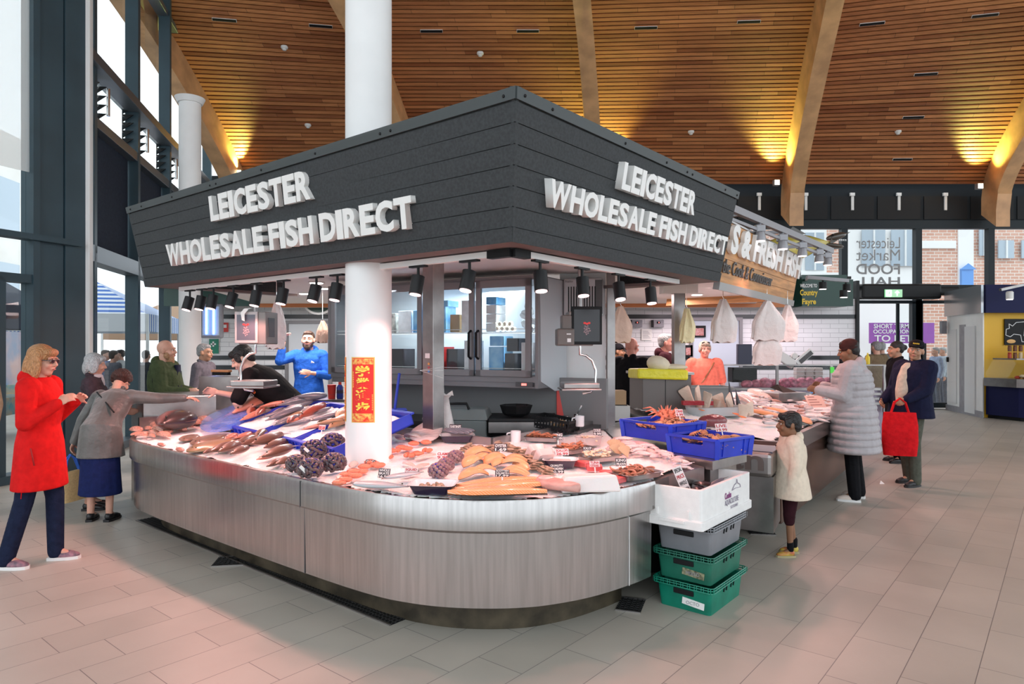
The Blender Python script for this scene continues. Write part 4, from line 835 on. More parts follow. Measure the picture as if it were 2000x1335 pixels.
# mounted fish model
r = thing('fish_trophy', 'large mounted dark and gold fish model with open jaws above the timber sign', 'model', P(1555, 478, 9.6), .1)
b = MB(); R = []
for i in range(15):
    t = i/14; x = -.72+1.3*t; h = .19*math.sin(math.pi*min(1, t*1.05+.03))**.7*(1 if t < .7 else 1-(t-.7)*1.2); z = -.16+.22*t; R.append([(x, .07*h/.19*math.cos(k), z+max(h, .015)*math.sin(k)) for k in [2*math.pi*j/12 for j in range(12)]])
gm_ = mat('trophy_skin', (.45, .38, .08), .3, noise=(2, .5), coat=.5)
b.rings(R); b.build('body', gm_, r, smooth=180); b = MB(); b.add([(.5, -.05, .12), (.82, 0, .20), (.56, .05, .12), (.5, 0, .0), (.76, 0, .10), (.52, 0, -.06), (.72, 0, -.04)], [(0, 1, 2), (0, 3, 1), (5, 6, 3)]); b.ell((.6, 0, .13), (.16, .05, .05), (0, -.25, 0)); b.ell((.58, 0, -.0), (.14, .04, .03), (0, .1, 0)); b.build('jaws', mat('trophy_dark', (.05, .04, .03), .3, coat=.5), r, smooth=60)
b = MB(); b.add([(-.7, 0, -.16), (-.95, 0, .1), (-.85, 0, -.15), (-.98, 0, -.4), (-.7, .01, -.18)], [(0, 1, 2), (0, 2, 4), (2, 3, 4)]); b.add([(-.2, 0, .1), (-.05, 0, .26), (.15, 0, .16)], [(0, 1, 2)]); b.build('fins', MATS['trophy_dark'], r); b = MB(); [b.add([(.55+i*.03, .0, .09), (.57+i*.03, 0, .06), (.575+i*.03, 0, .09)], [(0, 1, 2)]) for i in range(7)]; b.build('teeth', WHITE, r); MB().ell((.52, -.05, .14), .018).build('eye', BLACK, r, smooth=180)
# second bed
C2, E2 = V((2.19, 5.5, 0)), V((4.6, 8.9, 0)); bed2 = [(2.19, 5.5), (4.6, 8.9), (3.9, 10.3), (1.9, 9.2), (1.15, 7.1), (1.62, 5.85)]
def bz2(x, y):
    d = (V((x, y, 0))-C2); n = V((-.78, .63, 0)); return .80+.15*max(0, min(1, d.dot(n)/1.2))
r = thing('second_fish_counter', 'dark fronted fish counter of the neighbouring stall with steel edge', 'counter')
MB().prism(bed2, .7, lambda p: bz2(*p)-.03).build('bed', STEELW, r)
b = MB(); b.bar((2.19, 5.5, .76), (4.6, 8.9, .76), .05, .14); b.bar((2.19, 5.5, .745), (1.62, 5.85, .745), .05, .15); b.build('edge_band', mat('dark_steel', (.2, .15, .13), .3, .9), r)
MB().prism([(2.24, 5.62), (4.5, 8.8), (3.8, 10.1), (1.9, 9), (1.2, 7.1), (1.62, 5.95)], .12, .7).build('front_panel', mat('brown_gloss', (.07, .035, .025), .25, noise=(3, .4)), r)
MB().prism([(2.2, 5.8), (4.35, 8.85), (3.6, 10), (1.9, 8.9), (1.25, 7.1), (1.6, 6.1)], 0, .12).build('plinth', BLACK, r)
ice([(2.17, 5.62), (4.5, 8.85), (3.85, 10.1), (2.1, 9.1), (1.25, 7.1), (1.65, 5.95)], bz2, 'crushed_ice', 'crushed ice spread on the neighbouring stall counter', .035)
r = thing('wash_basin_unit', 'low stainless sink unit with embossed lettering beside the blue crates', 'sink')
c0, c1 = V((2.17, 5.42, 0)), V((1.56, 5.78, 0)); nn = V((-.5, -.86, 0)).normalized()
MB().prism([(c0.x, c0.y), (c1.x, c1.y), (c1.x-.25, c1.y-.43), (c0.x-.25, c0.y-.43)], .62, .80).build('basin', STEELW, r, bevel=.03)
MB().prism([(c0.x-.02, c0.y-.0), (c1.x, c1.y), (c1.x-.2, c1.y-.38), (c0.x-.22, c0.y-.38)], .2, .62).build('skirt', STEELW, r)
MB().prism([(c0.x-.05, c0.y-.1), (c1.x+.05, c1.y-.1), (c1.x-.17, c1.y-.36), (c0.x-.22, c0.y-.36)], .79, .805).build('bowl', mat('dark_bowl', (.1, .1, .12), .3, .6), r)
f0 = V((c1.x-.25, c1.y-.43, .64)); fx = (c0-c1); write('an', frame(f0+V((-.002, -.004, 0)), fx, (0, 0, 1)), .28, .11, mat('embossed', (.2, .16, .15), .35, .8), r, 'lettering', .006, .001, .37, .03, .02)
# tall grey cabinet with yellow bag, post
r = thing('grey_cabinet', 'tall grey steel cabinet behind the crab crates', 'cabinet', P(1303, 0, 7.0).xy.to_3d(), .1); MB().bx(-.26, .26, 0, .5, 0, 1.30).build('body', mat('cab_grey', (.13, .115, .11), .4, .5), r, bevel=.006); MB().bx(-.02, -.015, -.004, .0, 0, 1.28).build('door_gap', BLACK, r)
MB().bx(-.3, .28, -.03, .5, 1.30, 1.325).build('top', STEELW, r)
r = thing('yellow_sack', 'bright yellow bag draped on the grey cabinet', 'bag', P(1303, 0, 7.0).xy.to_3d()+V((0, 0, 1.325)), .1); b = MB()
b.rings([[(x, y, z+.01*math.sin(x*30+y*20)) for x, y in ((-.33, -.06), (.2, -.08), (.24, .4), (-.3, .42))] for z in (-.07, .0, .035)]); b.build('bag', mat('yellow_plastic', (.75, .68, .03), .35, bump=(12, .8, .02)), r, bevel=.02); b = MB(); b.ell((-.06, .1, .08), (.13, .12, .09), (0, .3, 0)); b.ell((.1, .1, .05), (.16, .1, .035)); b.build('paper_bundle', mat('cream_paper', (.75, .66, .5), .7, bump=(15, .6, .02)), r, smooth=180)
r = thing('stall_post', 'square steel post rising from behind the grey cabinet', 'post', P(1325, 0, 7.8).xy.to_3d()); MB().bx(-.065, .065, -.065, .065, 0, 2.3).build('shaft', STEELW, r, bevel=.004); MB().bx(-.2, .2, -.1, .1, 2.2, 2.3).build('head_plate', CEILW, r)
for i, (x, z0, z1, m_) in enumerate(((0, 0, .28, mat('cardboard', (.42, .27, .15), .8)), )): pass
r = thing('carton', 'brown cardboard carton beside the slim post', 'box', P(1206, 0, 6.9).xy.to_3d()); MB().bx(-.13, .1, 0, .25, .0, 1.0).build('stand', BLACKM, r); MB().bx(-.12, .09, 0, .2, 1.0, 1.14).build('carton_body', mat('cardboard', (.42, .27, .15), .8), r); MB().bx(-.1, .12, -.05, .15, .84, .99).build('white_carton', mat('white_card', (.62, .6, .58), .7), r)
# ---- Country Fayre glass meat counter
r = thing('meat_counter', 'glass fronted butchers counter lit purple behind the fish stall', 'counter'); 
MB().bx(2.6, 6.2, 11.3, 11.7, 0, .9).build('base', mat('violet_lit_steel', (.3, .25, .32), .35, .5), r); b = MB(); [b.bx(2.6, 6.2, 11.24, 11.3, .62+i*.08, .66+i*.08) for i in range(4)]; b.build('slats', STEELW, r)  # purple counter lighting is painted into the base steel's colour
MB().bx(2.6, 6.2, 11.22, 11.23, .9, 1.28).build('glass', CLEAR, r); b = MB(); b.bx(2.6, 6.2, 11.2, 11.5, 1.27, 1.29); [b.bx(x-.02, x+.02, 11.2, 11.24, .5, 1.27) for x in (2.62, 3.5, 4.4, 5.3, 6.18)]; b.build('rail', STEELW, r)
MEAT = mat('meat_pink', (.5, .16, .22), .4, noise=(20, .4)); 
for i in range(14): tag(MB().ell((4.0+.155*i, 11.5+.05*(i % 2), .95), (.11, .12, .07+.02*(i % 3)), (.2*i, 0, i)).build('meat_joint', MEAT, smooth=180), 'pink meat joint in the purple-lit butchers counter', 'meat', 'meat joints in the glass counter')
for i in range(12): tag(MB().bx(5.15+.14*(i % 3), 5.27+.14*(i % 3), 11.32, 11.5, 1.29+.05*(i//3), 1.33+.05*(i//3)).build('egg_box', mat('egg_card', (.6, .58, .54), .8), bevel=.01), 'grey egg box in the stack on the butchers counter', 'box', 'stacked egg boxes') if 0 else tag(MB().bx(4.95+.16*(i % 3), 5.09+.16*(i % 3), 11.75, 11.9, .95+.07*(i//3), 1.01+.07*(i//3)).build('egg_box', mat('egg_card', (.6, .58, .54), .8), bevel=.01), 'grey egg box in the stack behind the butchers counter glass', 'box', 'stacked egg boxes')
MB().bx(4.9, 5.5, 11.7, 12.0, 0, .95).build('stand', DGREY, r)
tag(MB().lathe((6.0, 11.4, 1.29), [(.035, 0), (.035, .12), (.015, .15), (.012, .19)], 12).build('mustard_bottle', mat('mustard', (.8, .6, .03), .4), smooth=40), 'yellow squeezy bottle on the glass counter', 'bottle')
for i, x in enumerate((5.75, 5.88)): tag(MB().ell((x, 11.4, 1.31), (.08, .05, .03)).build('bread_roll', mat('bread', (.7, .4, .15), .6), smooth=180), 'bread roll beside the yellow bottle on the glass counter', 'bread', 'bread rolls on the counter')
r = thing('till', 'black till screen on the butchers counter', 'till', (3.95, 11.45, 1.28)); MB().bx(-.12, .12, 0, .1, .0, .35).build('screen', mat('till_navy', (.03, .035, .07), .4), r, bevel=.01); MB().bx(-.2, .22, .05, .3, -.3, -.05).build('drawer', BLACK, r)
r = thing('white_scale', 'white angled counter scale with paper roll', 'scale', (4.75, 11.4, 1.29)); MB().box((.18, 0, .12), (.34, .04, .12), 0, (0, -.7, 0)).build('screen', WHITEP, r, bevel=.01); MB().box((.2, -.025, .12), (.26, .01, .07), 0, (0, -.7, 0)).build('display', DGREY, r); MB().box((-.12, 0, .07), (.3, .1, .16), 0, (0, .6, 0)).build('body', WHITEP, r, bevel=.02); MB().cyl((-.0, -.06, .14), (0, 0, .14), .05).build('paper_roll', PAPERW, r)

# ================================================================== yellow stall at right
YW = mat('yellow_wall', (.75, .42, .02), .5); NAVY = mat('navy_fascia', (.006, .008, .06), .5, spec=.2)
X0, Y0 = 10.45, 15.0
struct(MB().bx(X0+.1, 14.5, Y0+.1, Y0+.25, 0, 2.35).build('wall_right', YW))
dx, dy = .43, 1.9
b = MB().prism([(X0, Y0), (X0+dx, Y0+dy), (X0+dx+.1, Y0+dy+.04), (X0+.1, Y0+.1)], 0, 2.35); struct(b.build('wall_utility', WHITE))
def up(t, z, o=0): p = V((X0, Y0, 0)).lerp(V((X0+dx, Y0+dy, 0)), t); n = V((-dy, dx, 0)).normalized(); return p+n*o+V((0, 0, z))
def ubar(b, t0, t1, z0, z1, o0, o1): pts = [up(t0, 0, o0), up(t1, 0, o0), up(t1, 0, o1), up(t0, 0, o1)]; b.prism([(p.x, p.y) for p in pts], z0, z1)
sg = -1 if up(.5, 0, 1).x > up(.5, 0, 0).x else 1
b = MB(); ubar(b, -.0, 1.02, 0, .14, 0, .02*sg); struct(b.build('baseboard_right', GREYP))
b = MB(); ubar(b, .18, .45, .05, 2.05, 0, .03*sg); struct(b.build('door_4', mat('door_white', (.7, .72, .74), .4), bevel=.004)); b = MB(); ubar(b, .45, .62, .05, 2.1, 0, .01*sg); struct(b.build('trim_30', GREYP))
b = MB(); ubar(b, .70, .95, .2, 2.0, 0, .02*sg); d5 = struct(b.build('door_5', mat('door_white', (.7, .72, .74), .4)))
b = MB(); ubar(b, .92, .945, 1.2, 1.32, .02*sg, .06*sg); b.build('door_handle', BLACK, d5)
r = thing('stall_fascia', 'blue fascia with pale reflective side over the yellow stall', 'fascia'); b = MB(); b.bx(X0, 14.6, Y0-.1, Y0, 2.33, 2.95); b.build('navy_front', NAVY, r); b = MB(); ubar(b, -.02, 1.02, 2.33, 2.95, 0, .05*sg); b.build('silver_side', mat('silver_side', (.42, .46, .5), .2, .6), r)
r = thing('wall_alarm', 'small grey wall box beside the side door', 'box', up(1.0, 1.9, .05*sg)); MB().bx(-.1, .02, -.05, .05, 0, .32).build('case', GREYP, r)
CD = [(X0-.05, 14.9), (X0+.15, 14.2), (11.3, 13.55), (14, 13.1), (14, 14.9)]
r = thing('deli_counter', 'navy deli counter with curved glass and steel shelf before the yellow wall', 'counter'); MB().prism([(p[0]+.12, p[1]+.1) for p in CD], .08, .72).build('front', NAVY, r); MB().prism([(p[0]+.2, p[1]+.15) for p in CD], 0, .08).build('plinth', BLACK, r); MB().prism(CD, .72, .90).build('steel_shelf', STEELW, r)
b = MB(); pp = [(p[0]+.06, p[1]+.05) for p in CD]
for a, c in zip(pp, pp[1:3]): b.add([(*a, .9), (*c, .9), (c[0]+.1, c[1]+.15, 1.3), (a[0]+.1, a[1]+.15, 1.3)], [(0, 1, 2, 3)])
b.add([(*pp[2], .9), (*pp[3], .9), (pp[3][0], pp[3][1]+.2, 1.3), (pp[2][0]+.1, pp[2][1]+.15, 1.3)], [(0, 1, 2, 3)]); b.build('glass', CLEAR, r)
MB().prism([(X0+.15, 14.9), (X0+.3, 14.4), (11.4, 13.9), (14, 13.5), (14, 14.9)], 1.3, 1.33).build('top_shelf', STEELW, r)
FOOD = [mat('food_red', (.5, .06, .03), .5), mat('food_orange', (.7, .25, .08), .5), mat('food_cream', (.7, .55, .35), .6), mat('food_brown', (.2, .08, .04), .6)]
for i in range(40): tag(MB().ell((10.75+.11*(i % 10)+.03*(i//10), 14.35-.09*(i//10)+.03*random.random()-.055*(i % 10), .93+.03*(i//10 % 2)), (.06, .05, .035), (0, 0, i)).build('deli_item', FOOD[i % 4], smooth=180), 'small cooked meat portion behind the deli glass', 'food', 'deli food behind the glass')
for i in range(16): tag(MB().lathe((10.75+.085*(i % 8), 14.6-.045*(i % 8), 1.33+.15*(i//8)), [(.035, 0), (.038, .09), (.03, .1), (.034, .105), (.034, .13)], 10).build('sauce_jar', FOOD[(i*3) % 4] if i < 8 else FOOD[3], smooth=40), 'small lidded jar on the shelf above the deli glass', 'jar', 'jars above the deli glass')
for i in range(5): tag(MB().lathe((11.5+.14*i, 14.25, 1.33), [(.06, 0), (.06, .22), (.05, .24)], 10).build('red_jar', FOOD[0 if i % 2 == 0 else 3], smooth=40), 'tall dark jar to the right on the deli shelf', 'jar', 'tall jars on the deli shelf')
r = thing('pig_chart', 'black butchery chart with a white outlined pig on the yellow wall', 'chart', (10.98, 15.08, 1.62)); MB().bx(0, 1.5, -.02, 0, 0, .58).build('board', BLACK, r)
pig = [(.02, .22), (.03, .35), (.1, .37), (.09, .47), (.17, .42), (.25, .5), (.6, .53), (1.0, .52), (1.3, .48), (1.38, .35), (1.33, .2), (1.3, .06), (1.22, .06), (1.18, .2), (.8, .2), (.5, .2), (.46, .07), (.38, .07), (.35, .22), (.2, .24), (.12, .18), (.02, .22)]
b = MB(); [b.bar((x0, -.024, z0), (x1, -.024, z1), .006, .012) for (x0, z0), (x1, z1) in zip(pig, pig[1:])]; [b.bar((x, -.024, .2), (x+.03, -.024, .52), .006, .008) for x in (.42, .62, .85, 1.1)]; [b.bar((.65, -.024, z), (.85, -.024, z), .006, .008) for z in (.3, .38, .45)]; b.build('pig_outline', WHITE, r)
MB().ell((.14, -.025, .08), (.1, .004, .045)).build('badge', mat('badge_orange', (.8, .45, .15), .5), r)
r = thing('deli_spotlight', 'pale spotlight on an arm in front of the navy fascia', 'spotlight', P(1972, 575, 14.3)); b = MB(); b.lathe((0, 0, 0), [(.07, -.1), (.07, .05), (.05, .07)], 14); b.build('head', WHITEP, r, smooth=40); MB().bar((-.2, 0, .1), (.8, .3, .3), .06, .05).build('arm', STEELW, r); MB().lathe((0, 0, -.1), [(.06, 0), (.055, -.01)], 14).build('lens', emi('gantry_lens', (1, .8, .78), 6), r)
# black twin track spots before the green fascia
for i, (px, py) in enumerate([(1607, 558), (1654, 562), (1648, 574)]):
    r = thing('black_spotlight', 'small black spotlight before the green fascia, '+['left one', 'upper right one', 'lower right one'][i], 'spotlight', P(px, py, 10.6), group='black spots before the green fascia'); MB().cyl((0, 0, -.05), (0, 0, .06), .06).build('head', BLACKM, r, smooth=40); MB().cyl((0, 0, -.056), (0, 0, -.05), .05).build('lens', emi('gantry_lens', (1, .8, .78), 6), r)
r = thing('white_light_bar', 'pale lighting bar in front of the green fascia', 'gantry'); b = MB(); b.bar(P(1577, 541, 10.6), P(1658, 548, 10.4), .07, .05); b.bar(P(1577, 541, 10.6), V((5.4, 12.42, 2.8)), .04, .04); b.build('bar', MATS['gantry_grey'], r); b = MB(); [b.bar(P(a, 546, 10.6), P(a, 556, 10.6), .02, .02) for a in (1607, 1652)]; b.build('drop', BLACK, r)
# ================================================================== PEOPLE  (built in metres for a 1.70 m figure facing +Y, then scaled)
SKIN = {k: mat('skin_'+k, c, .55, noise=(14, .07), sss=.08) for k, c in dict(fair=(.62, .34, .25), pink=(.62, .27, .21), tan=(.45, .24, .15), brown=(.24, .115, .06), pale=(.66, .42, .33)).items()}
EYEW = mat('eye_white', (.7, .68, .65), .3); EYED = mat('eye_dark', (.02, .015, .01), .2); LIPM = mat('lip_tone', (.42, .13, .11), .5)
def hairm(name, c): 
    if name in MATS: return MATS[name]
    return wave_bump(mat(name, c, .55, noise=(40, .35), stretch=(6, 6, 1)), 'X', 30, .006, .7, 6)
def person(label, at, facing, H, skin, top, legs, hair, pose=None, head=None, vox=.009, group=None, extra=None, female=False, seat=None, cat='person'):
    """at: ground point; facing: world angle (deg) the figure looks towards, measured from +X"""
    pose = pose or {}; head = head or {}
    root = thing('person', label, cat, (at[0], at[1], at[2] if len(at) > 2 else 0), math.radians(facing-90), group=group); s = H/1.70
    bulk = pose.get('bulk', 1.); lean = math.radians(pose.get('lean', 0)); side = math.radians(pose.get('side', 0))
    pel = V((0, 0, .93)); U3 = M.Translation(pel) @ Euler((-lean, side, math.radians(pose.get('twist', 0)))).to_matrix().to_4x4() @ M.Translation(-pel)
    u = lambda x, y, z: U3 @ V((x, y, z)); RU = U3.to_3x3()
    sh = {-1: u(-.175*bulk**.5, 0, 1.385), 1: u(.175*bulk**.5, 0, 1.385)}
    arms = pose.get('arms', {}); el, wr, hd = {}, {}, {}
    for k in (-1, 1):
        a = arms.get(k, ((k*.05, -.02, -.27), (k*.06, .06, -.52), 0)); el[k] = sh[k]+V(a[0]); wr[k] = sh[k]+V(a[1])
        d0 = (el[k]-sh[k]); el[k] = sh[k]+d0.normalized()*.275; d1 = wr[k]-el[k]; wr[k] = el[k]+d1.normalized()*.245; hd[k] = (wr[k]-el[k]).normalized()
    feet = pose.get('feet', {-1: (-.10, 0), 1: (.10, 0)}); hip = {k: V((k*.085, 0, .90)) for k in (-1, 1)}; kn, an = {}, {}
    for k in (-1, 1):
        an[k] = V((feet[k][0], feet[k][1]-.03, .085+(feet[k][2] if len(feet[k]) > 2 else 0))); kn[k] = hip[k].lerp(an[k], .5)+V((0, .03, .02))
    nb = u(0, -.015, 1.43); hc = nb+RU @ V((0, .035, .155)) if not head.get('at') else V(head['at'])
    if lean > .5: hc = nb+(RU @ V((0, 0, 1))).lerp(V((0, 0, 1)), .35).normalized()*.16+(RU @ V((0, .03, 0)))
    HR = Euler((-math.radians(head.get('pitch', 0)), math.radians(head.get('roll', 0)), 0)).to_matrix(); HR = M.Rotation(math.radians(head.get('yaw', 0)), 3, 'Z') @ HR
    h = lambda x, y, z: hc+HR @ V((x, y, z))*hs; hs = head.get('size', 1.0)
    sc = lambda mb: [v.__imul__(s) for v in mb.v]
    def fin(mb, name, m_, v=vox, sm=3, lab=None): sc(mb); return blob(mb, name, m_, root, v, sm, lab)
    def raw(mb, name, m_, smooth=180): sc(mb); return mb.build(name, m_, root, smooth=smooth)
    # ---- body: head, neck, arms, hands, legs as one surface
    b = MB(); E = lambda c, r, rot=None: b.ell(h(*c), V(r)*hs, (HR @ Euler(rot or (0, 0, 0)).to_matrix()), 14, 10)
    E((0, -.018, .03), (.074, .092, .088)); E((0, .022, -.03), (.062, .066, .075)); E((0, .045, -.082), (.036, .038, .032)); E((0, .01, -.07), (.055, .055, .04))
    for k in (-1, 1):
        E((k*.036, .066, -.028), (.026, .022, .026)); E((k*.078, -.008, -.008), (.011, .02, .032), (0, 0, k*.3)); E((k*.03, .076, .028), (.03, .012, .012))
    b.caps(h(0, .084, .015), h(0, .106, -.02), .009*hs, .013*hs); E((-.011, .094, -.027), (.01, .011, .008)); E((.011, .094, -.027), (.01, .011, .008)); E((0, .083, -.056), (.026, .014, .014))
    b.caps(h(0, -.025, -.05), nb+RU @ V((0, .0, -.03)), .054*hs, .062)
    if head.get('ponytail_neck'): pass
    b.loft([(u(0, 0, .92), .14*bulk, .10), (u(0, 0, 1.1), .125*bulk, .09), (u(0, 0, 1.3), .15*bulk, .095), (u(0, 0, 1.41), .12, .07)], rot=RU)
    curl = pose.get('curl', {-1: .5, 1: .5})
    for k in (-1, 1):
        b.caps(sh[k], el[k], .047, .036); b.caps(el[k], wr[k], .037, .025)
        d = hd[k]; pin = pose.get('palm', {}).get(k); inn_ = V(pin) if pin else V((-k, 0, 0)); inn_ = (inn_-d*inn_.dot(d)).normalized(); sd = d.cross(inn_); 
        if sd.y < 0 and not pin: sd = -sd         # thumb side forward
        c = curl.get(k, .5); b.ell(wr[k]+d*.045, (.014, .038, .05), M((inn_, sd, d)).transposed())
        for f in range(4):
            base = wr[k]+d*.078+sd*(.030-.020*f)+d*(-.004*(abs(f-1))); L = (.036, .041, .038, .029)[f]; dir_ = d; p = base
            for j in range(3):
                a = c*(.45+.25*j)+.03*f; dir_ = (dir_*math.cos(a)+inn_*math.sin(a)).normalized(); q_ = p+dir_*L*(1, .72, .55)[j]; b.caps(p, q_, .0085-.0008*j, .0078-.0008*j, 8, 2); p = q_
        tb = wr[k]+d*.028+sd*.026; td = (d*.7+sd*.65+inn_*.35).normalized(); t2 = tb+td*.036; b.caps(tb, t2, .0115, .0095, 8, 2); td = (td+inn_*c*.8+d*.3).normalized(); b.caps(t2, t2+td*.03, .0092, .008, 8, 2)
    for k in (-1, 1):
        b.caps(hip[k], kn[k], .07, .05); b.caps(kn[k], an[k]+V((0, 0, .0)), .048, .034); b.caps(an[k], an[k]+V((0, .12, -.055)), .03, .022)
    fin(b, 'body', SKIN[skin], vox*.8, 2)
    # ---- face details
    if not head.get('noface'):
        for k in (-1, 1):
            b = MB(); b.ell(h(k*.031, .0785, .008), V((.0125, .007, .0065))*hs, HR, 10, 6); e = raw(b, 'eye', EYEW); b = MB(); b.ell(h(k*.031, .0845, .008), V((.0055, .003, .0055))*hs, HR, 8, 6); sc(b); b.build('iris', EYED, e, smooth=180)
            b = MB(); b.caps(h(k*.015, .092, .03), h(k*.048, .08, .031), .0045*hs, .003*hs, 6, 2); raw(b, 'eyebrow', hair[1])
        b = MB(); b.ell(h(0, .0945, -.056), V((.021, .006, .007))*hs, HR, 12, 6); raw(b, 'lips', LIPM)
    # ---- hair
    st, hm = hair[0], hair[1]; b = MB(); Eh = lambda c, r, rot=None: b.ell(h(*c), V(r)*hs, HR @ Euler(rot or (0, 0, 0)).to_matrix(), 14, 10)
    if st == 'short': Eh((0, -.03, .045), (.081, .093, .083)); Eh((0, -.06, .0), (.072, .055, .07)); Eh((0, .02, .085), (.06, .055, .035))
    if st == 'crop': Eh((0, -.028, .042), (.078, .09, .08)); Eh((0, .015, .085), (.055, .05, .03)); Eh((0, -.06, .01), (.068, .05, .05))
    if st == 'fringe': Eh((0, -.025, .045), (.083, .098, .086)); Eh((0, .05, .075), (.066, .045, .035), (.2, 0, 0)); Eh((0, -.07, .0), (.074, .05, .08)); [Eh((k*.07, .02, .02), (.016, .04, .05)) for k in (-1, 1)]
    if st == 'bob': Eh((0, -.02, .045), (.087, .1, .084)); Eh((0, -.065, -.03), (.085, .055, .1)); Eh((0, .055, .07), (.07, .04, .035), (.3, 0, 0)); [Eh((k*.078, .0, -.02), (.018, .05, .085)) for k in (-1, 1)]
    if st == 'long': Eh((0, -.02, .045), (.088, .1, .086)); Eh((0, -.075, -.06), (.09, .05, .14)); Eh((0, -.085, -.14), (.085, .04, .07)); Eh((0, .055, .068), (.072, .042, .036), (.35, 0, 0)); [Eh((k*.08, -.005, -.05), (.02, .052, .115)) for k in (-1, 1)]
    if st == 'curly':
        for i in range(60):
            a = i*2.4; z = 1-(i+.5)/42; rr = math.sqrt(max(0, 1-z*z)); x, y = rr*math.cos(a), rr*math.sin(a)
            if z < -.5 or (y > .55 and z < .25): continue
            Eh((x*.085, -.02+y*.095, .03+z*.09), (.026,)*3)
        Eh((0, -.03, .03), (.083, .092, .085))
    if st == 'bun': Eh((0, -.022, .043), (.08, .094, .083)); Eh((0, -.12, .03), (.04, .035, .04)); Eh((0, -.06, 0), (.072, .05, .06))
    if st == 'sides': Eh((0, -.062, .0), (.073, .045, .05)); [Eh((k*.068, -.03, .01), (.014, .045, .035)) for k in (-1, 1)]
    if b.v: fin(b, 'hair', hm, max(vox*.9, .007), 2)
    if head.get('beard'):
        b = MB(); bl = head['beard'][1]; Eh((0, .05, -.09-bl*.3), (.046, .042, .038+bl*.6)); [Eh((k*.05, .02, -.055), (.018, .035, .045)) for k in (-1, 1)]; Eh((0, .087, -.043), (.03, .012, .007)); fin(b, 'beard', head['beard'][0], .007, 2)
    if head.get('glasses'):
        b = MB()
        for k in (-1, 1): b.ell(h(k*.033, .096, .008), V((.026, .004, .019))*hs, HR, 12, 6); b.bar(h(k*.058, .09, .012), h(k*.08, -.005, .008), .004, .006)
        b.bar(h(-.01, .1, .012), h(.01, .1, .012), .004, .004); raw(b, 'glasses', head['glasses'], 60)
    if head.get('shades_up'):
        b = MB(); [b.ell(h(k*.033, .07, .095), V((.028, .012, .018))*hs, HR @ Euler((-.6, 0, 0)).to_matrix(), 12, 6) for k in (-1, 1)]; b.bar(h(-.03, .075, .1), h(.03, .075, .1), .004, .006); raw(b, 'sunglasses', EYED)
    if head.get('cap'):
        m_ = head['cap']; b = MB(); Eh((0, -.015, .065), (.088, .1, .07)); b.rings([[h(x, y, z+dz) for x, y, z in ((-.07, .06, .06), (0, .07, .062), (.07, .06, .06), (.055, .14, .048), (0, .165, .045), (-.055, .14, .048))] for dz in (0, .009)]); c = fin(b, 'cap', m_, .007, 1)
        if head.get('cap_mark'):
            b = MB(); [b.ell(h(-.03+.014*i, .087-.0006*abs(i-2)**2, .085), V((.005, .003, .01)), HR, 6, 4) for i in range(5)]; raw(b, 'cap_lettering', GOLD)
    if head.get('beanie'): b = MB(); Eh((0, -.02, .055), (.088, .1, .078)); Eh((0, -.02, .02), (.087, .1, .025)); fin(b, 'beanie', head['beanie'], .008, 2)
    # ---- top garment
    tm = top['mat']; b = MB(); hem = top.get('hem', .82); fl = top.get('flare', 1.); th = top.get('thick', 1.); secs = []
    prof_ = [(hem, .18*fl, .135*fl), (max(.95, hem+.08), .172*(.6+.4*fl), .128*(.6+.4*fl)), (1.08, .157, .118), (1.22, .172, .128), (1.34, .178, .118), (1.415, .135, .085), (1.455, .072, .07)]
    quilt = top.get('quilt')
    if quilt:
        z = hem; i = 0
        while z < 1.40:
            for dz, g in ((0, .955), (.022, 1.02), (.052, 1.02)):
                zz = z+dz; 
                for (z0, a0, c0), (z1, a1, c1) in zip(prof_, prof_[1:]):
                    if z0 <= zz <= z1: f = (zz-z0)/(z1-z0); secs.append((zz, lerp(a0, a1, f)*g, lerp(c0, c1, f)*g)); break
            z += .072
        secs += [(1.425, .12, .08), (1.455, .072, .07)]
    else: secs = prof_
    up_ = lambda z: u(0, 0, z) if z > .95 else V((0, 0, z)) + (u(0, 0, .95)-V((0, 0, .95)))*(1 if z > .9 else .9)
    hb = pose.get('hang', 1); 
    for z in (): pass
    R = []
    for z, rx, ry in secs:
        c = up_(z); rr = RU if z > .95 else M.Identity(3).lerp(RU, .5) if z > .88 else M.Identity(3)
        if female and 1.2 < z < 1.32: c = c+RU @ V((0, .015, 0))
        if pose.get('belly') and 1.0 < z < 1.2: c = c+RU @ V((0, .03, 0)); ry = ry*1.12
        R.append((c, rx*bulk*th, ry*(bulk**.8)*th, rr))
    b.rings([[c+rr @ V((rx*math.cos(t), ry*math.sin(t), 0)) for t in [2*math.pi*j/24 for j in range(24)]] for c, rx, ry, rr in R])
    cut = top.get('sleeve', 1.0); st_ = .075*th*bulk**.4
    for k in (-1, 1):
        b.ell(sh[k].lerp(u(0, 0, 1.36), .12), (.085*th, .08*th, .08*th), RU)
        if cut > 1-1e-6 or cut > .6:
            b.caps(sh[k], el[k], st_*.95, .056*th); we = el[k].lerp(wr[k], (cut-.6)/.4 if cut < 1 else .98); b.caps(el[k], we, .056*th, lerp(.056, .042, (cut-.6)/.4)*th)
        else: b.caps(sh[k], sh[k].lerp(el[k], cut/.5), st_*.95, .066*th)
    if top.get('hood'):
        b.ell(u(0, -.085, 1.45), (.11, .06, .075), RU); [b.caps(u(k*.085, -.05, 1.46), u(k*.045, .075, 1.40), .032, .022) for k in (-1, 1)]
    if top.get('collar'): [b.caps(u(k*.062, -.04, 1.475), u(k*.03, .07, 1.44), .024, .02) for k in (-1, 1)]; b.caps(u(-.06, -.045, 1.475), u(.06, -.045, 1.475), .024)
    fin(b, top.get('name', 'jacket'), tm, vox*.95, 3)
